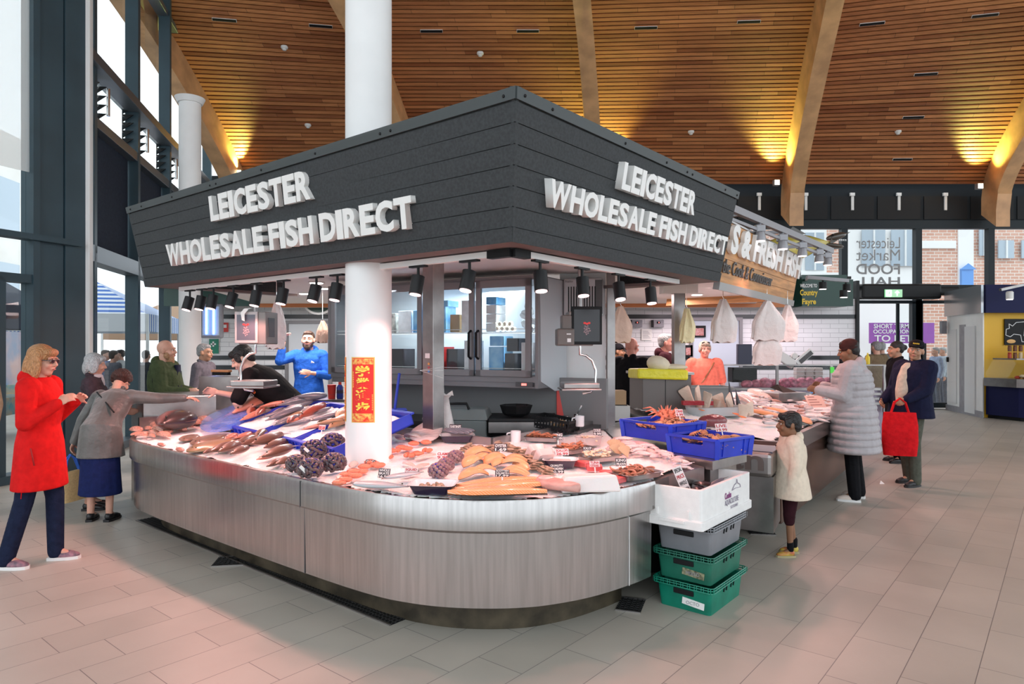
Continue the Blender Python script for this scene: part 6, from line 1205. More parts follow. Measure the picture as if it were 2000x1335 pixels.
for i in range(60):
    px = 262+random.random()*150; lo = 862-(px-262)*.30; py = lo+(random.random()*.9+.05)*18*(1 if px < 330 else .8)+random.random()*6-14; px2 = px+random.uniform(18, 34)*random.choice((-1, 1))
    q_ = B(px, py)
    if not inside(q_.x, q_.y, bedpoly) or fdist(q_.x, q_.y) < .1: continue
    seg(T_fil2, (px, py), (px2, py+random.uniform(-8, 6)), .008+.02*random.random(), label='pale pink fish fillet in the loose pile at the left end of the ice', group='pale fillets at the left end')
for a, c, lb in (((330, 880), (300, 868), 'pale whole fish at the far left lip'), ((368, 892), (335, 876), 'pale whole fish below the small flatfish')): seg(T_pnk, a, c, .01, label=lb)
# ---- blue trays propped up on the left arm
TF0, TF1 = V((-1.24, 4.72, .865)), V((-2.56, 6.12, .865)); td = (TF1-TF0).normalized(); tn = V((td.y, -td.x, 0)); tn = tn if tn.y > 0 else -tn; TB = tn*.66+V((0, 0, .20)); tz = td.cross(TB).normalized(); tz = tz if tz.z > 0 else -tz
def TR(px, py, up=0.):
    o = V((0, 0, H0)); d = V(((px-CX)/FPX, 1, -(py-HY)/FPX)); t = (TF0-o).dot(tz)/d.dot(tz); return o+d*t+tz*up
TW = (TF1-TF0).length/3
for i in range(3):
    r = thing('blue_tray', 'shallow blue plastic fish tray propped on the ice, '+['nearest the white column', 'middle one of three', 'farthest left of three'][i], 'tray', group='propped blue trays')
    r.matrix_world = frame(TF0+td*(TW*i+.01), td, TB); w_ = TW-.02; d_ = TB.length
    if td.cross(TB).z < 0: r.matrix_world = frame(TF0+td*(TW*(i+1)-.01), -td, TB)
    b = MB(); b.bx(0, w_, 0, d_, -.07, -.055); b.bx(0, w_, 0, .012, -.07, .02); b.bx(0, w_, d_-.012, d_, -.07, .02); b.bx(0, .012, 0, d_, -.07, .02); b.bx(w_-.012, w_, 0, d_, -.07, .02); b.build('tray_body', BLUE, r, bevel=.003)
    b = MB(); b.bx(-.01, w_+.01, -.018, .012, .01, .024); b.bx(-.01, w_+.01, d_-.012, d_+.018, .01, .024); [b.bx(w_*(j+.5)/7-.006, w_*(j+.5)/7+.006, -.014, 0, -.05, .012) for j in range(7)]; b.build('rim', BLUE, r)
    b = MB(); s_ = .02; nx, ny = int((w_-.03)/s_), int((d_-.03)/s_); 
    for iy in range(ny+1):
        for ix in range(nx+1): x, y = .015+ix*s_, .015+iy*s_; b.v.append(V((x, y, -.01+.012*mnoise.noise(V((x*9+i, y*9, 0)))+.006*random.random())))
    for iy in range(ny):
        for ix in range(nx): a = iy*(nx+1)+ix; b.f.append((a, a+1, a+nx+2, a+nx+1)); b.mi.append(0)
    o = b.build('ice_fill', ICE, r, smooth=180); o['kind'] = 'stuff'
for tm, items, g in ((T_red, [((498, 792), (482, 832)), ((520, 798), (494, 831)), ((546, 790), (533, 808)), ((640, 796), (585, 826)), ((578, 816), (556, 840))], 'red brown fish in the propped trays'),
                     (T_sil, [((600, 800), (520, 830)), ((625, 784), (545, 802)), ((645, 786), (568, 792)), ((650, 800), (606, 816)), ((668, 815), (606, 832)), ((612, 832), (552, 846)), ((590, 815), (535, 838)), ((585, 786), (535, 798)), ((680, 806), (645, 822)), ((570, 805), (512, 822)), ((615, 790), (575, 806))], 'silver fish in the propped trays'),
                     (T_pnk, [((502, 796), (440, 820)), ((530, 781), (455, 822)), ((526, 784), (484, 812)), ((520, 806), (470, 828)), ((640, 836), (590, 849)), ((560, 796), (508, 806))], 'orange pink fish in the propped trays'),
                     (T_tan, [((692, 815), (642, 846)), ((690, 800), (652, 836)), ((676, 832), (620, 842))], 'tan fish beside the white column'), (T_red, [((500, 775), (428, 801)), ((478, 778), (446, 806)), ((494, 780), (462, 800))], 'dark monkfish in the far tray')):
    for i, (a, c) in enumerate(items): seg(tm, a, c, .01+.012*(i % 3), surf=TR, label={'red': 'red brown whole fish lying across the propped blue trays', 'sil': 'silver whole fish on ice in the propped blue trays', 'ora': 'orange pink gutted fish in the propped blue trays', 'tan': 'tan patterned fish in the tray beside the white column', 'dar': 'dark red monkfish tail in the far left tray'}[g[:3]], group=g)
for i in range(26):
    px = random.uniform(470, 672); py = lerp(793, 842, (px-470)/200)+random.uniform(-8, 8)-(px > 600)*random.uniform(0, 22); L_ = random.uniform(20, 30)
    seg((T_sil, T_pnk, T_sil, T_tan)[i % 4], (px+L_/2, py-L_*.22), (px-L_/2, py+L_*.22), .006, surf=TR, label='small mixed fish bedded in the ice of the propped trays', group='small mixed fish in the trays')
for i, (a, c) in enumerate([((596, 862), (548, 874)), ((612, 848), (560, 862)), ((545, 890), (500, 905)), ((520, 850), (480, 862)), ((500, 850), (455, 864)), ((470, 850), (432, 866)), ((420, 880), (392, 892)), ((540, 852), (498, 868)), ((575, 905), (548, 925))]):
    seg(T_pnk if i % 3 else T_gur, a, c, .006, label='pinkish whole fish filling the ice between the front row and the blue trays', group='pinkish fish on the middle ice')
# blue film over the far tray
FILM = mat('blue_film', (.12, .25, .85), .15, alpha=.6, bump=(20, .8, .02), coat=.5)
b = MB(); pts = [[(388, 842), (402, 852), (440, 850), (470, 838)], [(395, 828), (420, 836), (455, 832), (490, 818)], [(410, 815), (440, 818), (470, 812), (505, 798)], [(440, 803), (462, 803), (490, 795), (520, 784)], [(470, 792), (490, 790), (510, 785), (545, 777)]]
for i, row in enumerate(pts):
    for j, q in enumerate(row): b.v.append(TR(*q, .035+.02*((i*3+j*5) % 3)) if i > 0 else B(*q, .03))
for i in range(4):
    for j in range(3): a = i*4+j; b.f.append((a, a+1, a+5, a+4)); b.mi.append(0)
o = b.build('blue_film', FILM, smooth=180); sub = o.modifiers.new('s', 'SUBSURF'); sub.levels = sub.render_levels = 2; tag(o, 'crumpled translucent blue film lying over the far left tray', 'film')
# ---- net bags
def cluster(name, label, px, py, r_px, m_, netm, n, size, group, tagged=False):
    p = B(px, py+r_px*.6); R_ = r_px*p.y/FPX; rt = thing(name, label, 'bag', p, group=group); c = V((0, 0, R_*.75)); b = MB()
    for i in range(n):
        a = i*2.4; z = 1-(i+.5)/n*1.75; rr = math.sqrt(max(0, 1-z*z)); d = V((rr*math.cos(a), rr*math.sin(a), z)); rot = d.to_track_quat('Z', 'Y').to_matrix() @ M.Rotation(random.uniform(0, 3), 3, 'Z'); b.ell(c+V((d.x*R_*.92, d.y*R_*.92, d.z*R_*.72)), size, rot, 8, 6)
    o = b.build('shellfish', m_, rt, smooth=180); o['kind'] = 'stuff'
    b = MB(); b.ell(c, (R_*.86, R_*.86, R_*.66)); o = b.build('net_fill', netm, rt, smooth=180)
    b = MB()
    for i in range(10):
        a = math.pi*i/10; b.tube([c+V((R_*1.0*math.cos(a)*math.cos(t), R_*1.0*math.sin(a)*math.cos(t), R_*.8*math.sin(t))) for t in [math.pi*j/10 for j in range(11)]], .0014, 3)
    o = b.build('net', netm, rt)
    if tagged: MB().box(c+V((-.02, -R_*1.0, .01)), (.05, .004, .02), .3, (.3, .8, 0)).build('tag', PAPERW, rt)
MUS = mat('mussel_shell', (.03, .022, .035), .3, noise=(30, .6), col2=(.12, .07, .07), coat=.3); CLM = mat('clam_shell', (.16, .08, .1), .4, noise=(25, .5), col2=(.32, .2, .2)); NB = mat('blue_net', (.02, .03, .45), .5)
for i, (px, py, rr) in enumerate([(650, 868, 24), (613, 882, 25), (580, 908, 21), (606, 918, 25), (652, 907, 24)]): cluster('mussel_bag', 'blue net bag of dark mussels, '+['topmost beside the white column', 'upper middle of the heap', 'leftmost of the heap', 'lowest of the heap, with a white tag', 'right one at the foot of the column'][i], px, py, rr, MUS, NB, 60, (.013, .026, .012), 'net bags of mussels', i in (1, 3))
for i, (px, py, rr) in enumerate([(890, 894, 15), (871, 910, 16), (856, 922, 19)]): cluster('clam_bag', 'net bag of purple brown clams, '+['nearest the oysters', 'middle one', 'behind the black enamel dish'][i], px, py, rr, CLM, NB, 46, (.014, .014, .011), 'net bags of clams')
# roe
ro = [(662, 948, 0), (674, 944, .4), (676, 932, 1.), (694, 936, .5), (706, 926, 1.2), (712, 918, .6), (737, 914, .9), (734, 898, 1.4), (733, 902, .2), (748, 893, .3), (758, 897, 1.5), (765, 886, .8), (773, 884, 1.6), (784, 880, .3), (795, 880, .9), (808, 872, .2), (800, 894, 1.3), (816, 892, .8), (834, 884, 1.2), (724, 909, .7), (832, 868, .2), (690, 928, .3)]
for i, (px, py, a) in enumerate(ro): p = B(px, py); dup(T_roe, p+V((0, 0, .004+.006*(i % 2))), (0, 0, a), 'orange pink cod roe lobe in the trail right of the white column', 'cod roes', .088 if i not in (6, 16) else .105)
for a, c, lb in (((652, 945), (678, 920), 'pale monkfish tail below the mussels'), ((676, 925), (705, 895), 'pale monkfish fillet beside the column foot'), ((690, 915), (720, 892), 'pale pink fillet behind the roe'), ((782, 905), (815, 915), 'white squid body left of the scallops'), ((800, 922), (840, 908), 'white squid body in the middle of the ice'), ((810, 900), (850, 890), 'white skate wing piece beside the clams'), ((780, 935), (820, 928), 'white skate wing nearest the large silver fillet')):
    seg(T_fil, a, c, .008, label=lb)
T_sil2 = fish('silver_fish_fillet', 'x', 1, .28, .1, fish_mat('bass_skin', (.07, .085, .1), (.45, .47, .5), .35, 5.), FINM, None)
seg(T_sil2, (682, 953), (798, 960), .01, label='large silver grey trout side with scales at the lip'); seg(T_sil2, (745, 948), (828, 935), .03, label='second silver fish lying behind the large trout side')
# enamel dishes
ENB = mat('enamel_black', (.02, .015, .04), .2, coat=.6); ENW = mat('enamel_white', (.8, .8, .82), .2, coat=.5)
def rr_ring(w_, d_, z, rad, n=5):
    P_ = []
    for cx, cy, a0 in ((w_/2-rad, d_/2-rad, 0), (-w_/2+rad, d_/2-rad, 90), (-w_/2+rad, -d_/2+rad, 180), (w_/2-rad, -d_/2+rad, 270)):
        for i in range(n+1): a = math.radians(a0+90*i/n); P_.append((cx+rad*math.cos(a), cy+rad*math.sin(a), z))
    return P_
def dish(name, label, p, rz, w_, d_, h_, out=ENB, inn=ENW, rad=.03, flare=1.25, cat='dish', lip=.012, tilt=(0, 0)):
    r = thing(name, label, cat, p, rot=(tilt[0], tilt[1], rz))
    MB().rings([rr_ring(w_, d_, 0, rad), rr_ring(w_*flare, d_*flare, h_, rad*1.2), rr_ring(w_*flare+lip, d_*flare+lip, h_, rad*1.2)], cap=False).build('outside', out, r, smooth=50)
    MB().rings([rr_ring(w_*flare+lip, d_*flare+lip, h_+.002, rad*1.2), rr_ring(w_*flare-.006, d_*flare-.006, h_+.002, rad*1.2), rr_ring(w_-.008, d_-.008, .008, rad)], cap=False).build('inside', inn, r, smooth=50); MB().rings([rr_ring(w_-.008, d_-.008, .006, rad), rr_ring(w_-.008, d_-.008, .008, rad)]).build('floor_pan', inn, r); return r
p = B(846, 962, .0); d1 = dish('enamel_dish', 'black and white enamel dish of clams at the front lip', p+V((0, .02, 0)), -.12, .20, .15, .05)
CL2 = mat('clam_tan', (.4, .26, .18), .4, noise=(30, .5))
for i in range(22): a = i*2.4; q = p+V((.062*math.sqrt(i/22)*math.cos(a)*1.2, .02+.05*math.sqrt(i/22)*math.sin(a), .018+.010*(i % 3))); tag(MB().ell((0, 0, 0), (.016, .013, .009), (random.random(), random.random(), a), 8, 6).build('clam', CL2, smooth=180, loc=q), 'small tan clam heaped in the front enamel dish', 'clam', 'clams in the enamel dish')
p = B(892, 862); dish('enamel_dish', 'dark enamel dish of sardines at the inner corner of the bed', p+V((0, .03, 0)), .12, .21, .15, .05)
for i in range(9): dup(T_sil, p+V((-.05+.014*i, .02+.02*(i % 3), .06+.006*(i % 3))), (0, -.1, 2.6+.15*(i % 3)), 'small silver sardine heaped in the dish at the inner corner', 'sardines in the dish', .17)
p = B(1094, 912); dish('enamel_dish', 'white lined enamel dish in the middle of the right bed', p+V((0, .02, 0)), -.1, .17, .13, .05)
MB().box(p+V((0, .02, .035)), (.14, .1, .02), -.1).build('swordfish_steak', FILW, bevel=.01); tag(bpy.data.objects['swordfish_steak'], 'pale fish steak in the white lined dish', 'fish')
# oysters
OYS = mat('oyster_shell', (.16, .1, .06), .7, noise=(30, .7), col2=(.5, .38, .28), bump=(40, 1, .01))
def oyster():
    b = MB()
    for i in range(5): b.ell((.004*i-.006*(i % 2), .004*(i % 3), .006*i), (.040-.004*i, .032-.003*i, .006), (.1*(i % 2), .12*(i % 3)-.1, .5*i), 11, 6)
    return b.build('oyster', OYS, smooth=60)
oy = oyster(); op = [(909, 880), (918, 878), (928, 880), (940, 879), (951, 881), (958, 879), (991, 877), (1002, 880), (1012, 884), (1022, 888), (1033, 894), (1040, 902), (1048, 908), (1053, 914), (1061, 921), (1070, 926), (976, 872), (935, 885), (965, 884), (1027, 898), (1045, 916)]
for i, (px, py) in enumerate(op):
    o = oy if i == 0 else oy.copy(); 
    if i: COL.objects.link(o)
    o.location = B(px, py, .004); o.rotation_euler = (random.uniform(-.3, .3), random.uniform(-.3, .3), i*1.3); o.scale = (1.15, 1.15, 1.3); tag(o, 'rough brown oyster in the arc behind the salmon', 'oyster', 'oysters')
# salmon
for i, (a, c) in enumerate([((905, 896), (958, 886)), ((900, 920), (945, 903)), ((942, 910), (990, 896)), ((958, 918), (990, 905)), ((982, 900), (1030, 902)), ((975, 912), (1032, 915)), ((895, 938), (952, 928)), ((920, 930), (968, 924)), ((978, 924), (1034, 928)), ((972, 934), (1030, 936)), ((1000, 908), (1034, 920)), ((925, 905), (960, 898))]):
    seg(T_salp, a, c, .004+.014*(i % 2), label='orange salmon fillet portion folded on the ice inside the oyster arc', group='salmon fillet portions')
for a, c, z, lb in (((890, 953), (1050, 938), .006, 'salmon side farthest back of the long stack'), ((880, 966), (1072, 952), .018, 'middle salmon side of the long stack'), ((874, 974), (1068, 972), .03, 'frontmost salmon side at the lip')): seg(T_sals, a, c, z, label=lb)
PNK = mat('swordfish_pink', (.6, .32, .28), .4, noise=(12, .2), sss=.15)
b = MB(); R = []
for i in range(9): t = i/8; w_ = .075*math.sin(math.pi*(.12+.86*t))**.6; R.append([((t-.5)*.28, w_*math.cos(k_), .035+.035*math.sin(k_)*(1-.3*t)) for k_ in [2*math.pi*j/14 for j in range(14)]])
r = thing('tuna_loin', 'pinkish grey fish loin with a pale cut face at the front lip', 'fish', B(1092, 958)+V((0, .0, 0)), -.75); b.rings(R); b.build('flesh', PNK, r, smooth=180); MB().ell((-.09, 0, .06), (.05, .05, .014)).build('cut_face', FILW, r, smooth=180)
WIC = mat('swordfish_white', (.85, .76, .74), .4, sss=.3, bump=(20, .3, .01)); r = thing('swordfish_block', 'large white swordfish block beside the price cards', 'fish', B(1150, 956), .1); MB().add([(-.17, -.08, 0), (.17, -.08, 0), (.15, .12, 0), (-.16, .12, 0), (-.15, -.06, .085), (.15, -.05, .09), (.13, .1, .08), (-.13, .1, .07)], [(3, 2, 1, 0), (4, 5, 6, 7), (0, 1, 5, 4), (1, 2, 6, 5), (2, 3, 7, 6), (3, 0, 4, 7)]).build('block', WIC, r, bevel=.012)
TUN = mat('tuna_red', (.65, .1, .1), .35, coat=.3, sss=.1)
for i, (px, py, w_, lb) in enumerate([(1136, 910, .12, 'red tuna steak behind the white block, left'), (1160, 918, .11, 'red tuna steak behind the white block, right'), (1205, 942, .12, 'red tuna steak at the right lip'), (1185, 930, .1, 'red tuna steak beside the white block')]): r = thing('tuna_steak', lb, 'fish', B(px, py, .0), i*.7-.5, group='red tuna steaks'); MB().prism([(-w_/2, -.03), (w_*.4, -.04), (w_*.55, .02), (w_*.2, .045), (-w_*.4, .03)], 0, .035).build('flesh', TUN, r, bevel=.008)
# steel trays with contents
def ctray(label, px, py, w_, d_, rz, h_=.03, tilt=(0, 0)): return dish('steel_tray', label, B(px, py, .01), rz, w_, d_, h_, STEELW, STEELW, .03, 1.08, 'tray', .02, tilt)
TRZ = math.atan2(W.y, W.x)-math.pi/2
def prawn(m_):
    b = MB(); pts = [(.5*math.cos(t)*.9, .5*math.sin(t)*.6, .08) for t in [math.pi*(.05+.95*j/8) for j in range(9)]]; b.tube(pts, [.02, .06, .08, .095, .1, .09, .08, .06, .02], 7); r = thing('prawn', 'x', 'prawn', (0, 0, -9)); b.build('body', m_, r, smooth=60); b = MB(); [b.tube([(.45, .05, .08), (.3+.1*j, -.3, .06), (-.1, -.4-.05*j, .05)], .01, 3) for j in range(2)]; b.build('feelers', m_, r); return r
PR1 = mat('langoustine', (.5, .19, .1), .4, noise=(40, .4)); PR2 = mat('prawn_brown', (.42, .17, .1), .4, noise=(40, .4)); T_pr1 = prawn(PR1); T_pr2 = prawn(PR2)
def strew(tm, c, w_, d_, rz, n, size, label, group, z0=.02, layers=3):
    for i in range(n):
        x, y = random.uniform(-w_/2, w_/2), random.uniform(-d_/2, d_/2); q = V(c)+M.Rotation(rz, 3, 'Z') @ V((x, y, 0))+V((0, 0, z0+.012*(i % layers)))
        dup(tm, q, (random.uniform(-.4, .4), random.uniform(-.4, .4), random.uniform(0, 6.3)), label, group, size*random.uniform(.85, 1.15))
t = ctray('steel tray of langoustines at the back of the right bed', 1122, 884, .24, .17, TRZ+1.3); strew(T_pr1, t.location, .2, .12, t.rotation_euler.z, 34, .075, 'brown red langoustine heaped in the back steel tray', 'langoustines in the tray')
t = ctray('steel tray of pale scallops in the middle of the right bed', 1170, 900, .25, .16, TRZ+1.3)
SCM = mat('scallop_meat', (.78, .58, .42), .35, sss=.2, coat=.3, noise=(20, .15)); sc0 = thing('scallop', 'x', 'scallop', (0, 0, -9)); MB().ell((0, 0, .5), (1, .9, .55)).build('meat', SCM, sc0, smooth=180)
strew(sc0, t.location, .2, .12, t.rotation_euler.z, 32, .015, 'cream scallop piece heaped in the middle steel tray', 'scallops in the tray')
t = ctray('steel tray of brown prawns at the right end of the front bed', 1240, 933, .27, .19, TRZ+1.3); strew(T_pr2, t.location, .22, .14, t.rotation_euler.z, 44, .075, 'brown prawn heaped in the right front steel tray', 'prawns in the right tray')
# cooked prawn tubs standing up
TUBM = mat('clear_tub', (.75, .62, .6), .25, alpha=.75); CKL = mat('cockle_orange', (.5, .22, .07), .5, noise=(60, .5))
for i, (px, py, lb) in enumerate([(1046, 896, 'upright clear tub of orange shellfish, rear one of two'), (1062, 906, 'upright clear tub of orange shellfish, front one of two')]):
    r = thing('shellfish_tub', lb, 'tub', B(px, py), rot=(-.95, .0, .5), group='upright shellfish tubs'); MB().rings([rr_ring(.11, .17, 0, .02), rr_ring(.125, .185, .05, .02)]).build('tub', TUBM, r, smooth=40); MB().rings([rr_ring(.10, .11, .051, .02), rr_ring(.095, .105, .056, .02)]).build('contents_window', CKL, r); MB().box((0, -.065, .053), (.08, .03, .002)).build('label', PAPERW, r)
# cockle bowl, basket, mug etc
p = B(1150, 868); dish('shellfish_tub', 'pink tub of cooked shellfish before the blue crates', p, TRZ+1.3, .16, .11, .06, TUBM, TUBM, .03, 1.2, 'tub'); strew(sc0, p, .11, .08, 0, 20, .012, 'cream cockle in the pink tub', 'cockles in the pink tub', .03)
p = B(1085, 846); r = thing('black_basket', 'black slatted plastic basket of whelks tilted at the back rim', 'basket', p+V((0, .08, .03)), rot=(0, .12, -.5)); 
b = MB(); w_, d_, h_ = .34, .24, .10; b.bx(-w_/2, w_/2, -d_/2, d_/2, 0, .008)
for z in (.03, .09): b.bx(-w_/2, w_/2, -d_/2-.004, -d_/2+.004, z-.012, z+.012); b.bx(-w_/2, w_/2, d_/2-.004, d_/2+.004, z-.012, z+.012); b.bx(-w_/2-.004, -w_/2+.004, -d_/2, d_/2, z-.012, z+.012); b.bx(w_/2-.004, w_/2+.004, -d_/2, d_/2, z-.012, z+.012)
for i in range(13): x = -w_/2+w_*i/12; b.bx(x-.006, x+.006, -d_/2-.004, -d_/2+.004, 0, .1); b.bx(x-.006, x+.006, d_/2-.004, d_/2+.004, 0, .1)
for i in range(9): y = -d_/2+d_*i/8; b.bx(-w_/2-.004, -w_/2+.004, y-.006, y+.006, 0, .1); b.bx(w_/2-.004, w_/2+.004, y-.006, y+.006, 0, .1)
b.build('basket', BLACK, r)
WHK = mat('whelk', (.5, .3, .15), .5, noise=(30, .4)); wk = thing('whelk', 'x', 'whelk', (0, 0, -9)); MB().lathe((0, 0, 0), [(.1, -1), (.7, -.5), (.9, 0), (.6, .5), (.35, .8), (.05, 1.2)], 10).build('shell', WHK, wk, smooth=60)
strew(wk, p+V((.02, .07, .05)), .24, .15, -.5, 26, .016, 'small tan whelk in the black basket', 'whelks in the basket', .02)
t = ctray('steel tray of cooked prawns under the black basket', 1060, 862, .24, .13, -.3); strew(T_pr1, t.location, .2, .1, -.3, 26, .08, 'orange cooked prawn in the tray before the black basket', 'cooked prawns in the rear tray')
def mug(name, label, p, rz):
    r = thing(name, label, 'mug', p, rz); MB().lathe((0, 0, 0), [(.036, 0), (.04, .004), (.04, .09), (.036, .09), (.034, .01)], 24).build('cup', ENW, r, smooth=40); MB().tube([(.038, 0, .075), (.065, 0, .07), (.07, 0, .045), (.06, 0, .022), (.038, 0, .018)], .006).build('handle', ENW, r, smooth=60)
q = P(1007, 858, 5.25); mug('mug', 'white mug on the steel rim below the black pan', V((q.x, q.y, .85)), 3.1); q = P(1132, 800, 5.75); mug('mug', 'white mug beside the chrome tap', V((q.x, q.y, q.z-.14)), 3.4)
# scallop shells + squid
SHL = mat('scallop_shell', (.75, .5, .3), .45); wave_bump(SHL, 'X', 60, .01, .6, 0)
for i, (px, py) in enumerate([(1200, 880), (1210, 886), (1222, 893), (1205, 890)]):
    b = MB(); R = [[(.0, 0, 0)]*0]; vs = [(0, -.045, 0)]+[(.05*math.sin(a)*(1+.04*(j % 2)), -.045+.09*math.cos(a*.45)*(1+.03*(j % 2)), .008*math.cos(a*1.4)) for j, a in enumerate([-1.5+3*j/16 for j in range(17)])]
    b.add(vs+[(x, y, z-.005) for x, y, z in vs], [(0, j, j+1) for j in range(1, 17)]+[(18, 18+j+1, 18+j) for j in range(1, 17)]+[(j, j+1, 19+j, 18+j) for j in range(1, 17)]); o = b.build('scallop_shell', SHL); o.location = B(px, py, .04); o.rotation_euler = (.9, 0, .2*i); tag(o, 'fanned cream scallop shell standing left of the squid', 'shell', 'scallop shells')
SQ = mat('squid_white', (.8, .62, .6), .35, sss=.25, coat=.4, noise=(25, .1))
sq = thing('squid', 'x', 'squid', (0, 0, -9)); b = MB(); b.rings([[(x, r_*math.cos(k_), .12+r_*.7*math.sin(k_)) for k_ in [2*math.pi*j/10 for j in range(10)]] for x, r_ in ((-.5, .02), (-.35, .1), (-.1, .14), (.1, .13), (.2, .09))]); b.add([(-.48, 0, .12), (-.3, .22, .1), (-.15, .1, .12), (-.3, -.22, .1), (-.15, -.1, .12)], [(0, 1, 2), (0, 4, 3)]); b.build('mantle', SQ, sq, smooth=60)
b = MB(); [b.tube([(.18, .05*math.cos(a), .12+.04*math.sin(a)), (.32, .12*math.cos(a), .08+.05*math.sin(a)), (.42, .16*math.cos(a+.5), .04), (.5, .1*math.cos(a+1.5), .06)], [.035, .03, .022, .008], 5) for a in [i*.9 for i in range(7)]]; b.build('tentacles', SQ, sq, smooth=60)
for i in range(34):
    t_ = random.random(); px = 1195+t_*150+random.uniform(-14, 14); py = 868+t_*44+random.uniform(-9, 11); dup(sq, B(px, py, .004+.014*(i % 3)), (0, 0, random.uniform(0, 6.3)), 'white squid piled along the right side of the ice', 'white squid pile', random.uniform(.11, .17))
o = MB().rings([[(x, .02*math.cos(k_), .02+.02*math.sin(k_)) for k_ in [2*math.pi*j/8 for j in range(8)]] for x in (-.1, 0, .1)])
for a, c in (((1190, 855), (1225, 872)), ((1225, 868), (1285, 880)), ((1240, 880), (1290, 892))): seg(T_fil, a, c, .01, label='pale pink fillet laid along the steel ledge behind the squid', group='fillets along the ledge')
seg(T_fil, (780, 850), (840, 868), .01, label='pale fillet tray right of the white column'); seg(T_pnk, (765, 855), (800, 868), .01, label='pink fish tail just right of the white column')
b = MB(); 
for i, (px, py, h_) in enumerate([(795, 866, .02), (820, 850, .09), (850, 838, .13), (872, 852, .08), (850, 872, .02), (800, 852, .05)]): b.v.append(B(px, py, h_))
b.f = [(0, 5, 1, 4), (1, 2, 3, 4)]; b.mi = [0, 0]; o = b.build('white_film', mat('milky_film', (.8, .68, .66), .25, alpha=.8, bump=(20, .8, .02)), smooth=180); sb = o.modifiers.new('s', 'SUBSURF'); sb.levels = sb.render_levels = 2; so = o.modifiers.new('t', 'SOLIDIFY'); so.thickness = .002; tag(o, 'milky plastic film on the ice beside the steel post', 'film')
# ---- price cards
CARD = mat('price_card', (.03, .02, .03), .5); CARDW = mat('price_card_white', (.75, .7, .7), .6)
def card(lines, px, py, w_px, h_px, surf=B, white=False, rz=0., tilt=-.35, where='', lift=.0, label=None):
    p = surf(px, py+h_px/2); k = p.y/FPX; w_, h_ = w_px*k, h_px*k*1.08; r = thing('price_card', label or ('small %s price card reading %s%s' % ('white' if white else 'black', ' '.join(lines[:2]).lower(), where)), 'price card', p+V((0, 0, lift)), rot=(tilt, 0, rz+math.atan2(-p.x, p.y)*1.0*-1))
    MB().bx(-w_/2, w_/2, 0, .002, .004, h_).build('card', CARDW if white else CARD, r); MB().bx(-.004, .004, .002, .004, -.03, h_*.5).build('pin', WHITEP, r); n = len(lines)
    for i, t in enumerate(lines): write(t, frame((0, -.001, 0), (1, 0, 0), (0, 0, 1)), w_*.88, h_*.72/n, r_ink if white else PAPERW, r, x0=-w_*.44, y0=h_*(.94-(i+1)*.92/n)+.004, bold=.02)
r_ink = mat('red_ink', (.45, .02, .03), .5)
card(['WHOLE', 'SKATE', '16.99'], 749, 925, 24, 18, where=' at the front lip'); card(['SQUID', '12.99'], 802, 921, 26, 14, white=True, where=' among the white squid'); card(['COD', 'ROE'], 722, 905, 20, 13, where=' above the roe trail'); card(['SARDINES', '7.99'], 889, 850, 24, 17, lift=.05, where=' on the sardine dish'); card(['CLAMS', '9.99'], 865, 890, 26, 14, white=True, where=' on the clam nets'); card(['OYSTER', '1.69'], 978, 883, 25, 15, where=' in the oyster arc', lift=.03)
card(['SCOTTISH', 'SALMON', '17.99'], 981, 942, 28, 14, lift=.05, where=' on the long salmon sides'); card(['QUALITY', 'SWORDFISH', '20.99'], 1088, 916, 28, 18, lift=.0, where=' before the enamel dish'); card(['SCALLOPS', '26.99'], 1098, 898, 26, 13, white=True, where=' on the white lined dish', lift=.05); card(['KING', 'PRAWN'], 1090, 858, 20, 14, where=' above the langoustines', lift=.02); card(['SCALLOP', 'MEAT'], 1148, 887, 18, 12, where=' on the scallop tray', lift=.03); card(['TUNA', 'STEAK'], 1162, 916, 20, 12, white=True, where=' on the tuna steaks', lift=.03); card(['KING', 'PRAWN'], 1214, 912, 22, 15, where=' on the right prawn tray', lift=.03); card(['COCKLES', '9.99'], 1167, 854, 16, 14, where=' on the pink tub', lift=.04); card(['WHELKS', '9.99'], 1102, 832, 18, 14, where=' in the black basket', lift=.06); card(['COOKED', 'PRAWN'], 1052, 837, 22, 13, where=' at the rear tray', lift=.05)
card(['COD'], 483, 787, 14, 14, surf=TR, where=' in the far left tray', lift=.02); card(['BREAM'], 628, 840, 14, 10, surf=TR, white=True, where=' beside the white column', lift=.02); card(['HAKE', '8.99'], 553, 882, 14, 8, white=True, where=' among the long fish')
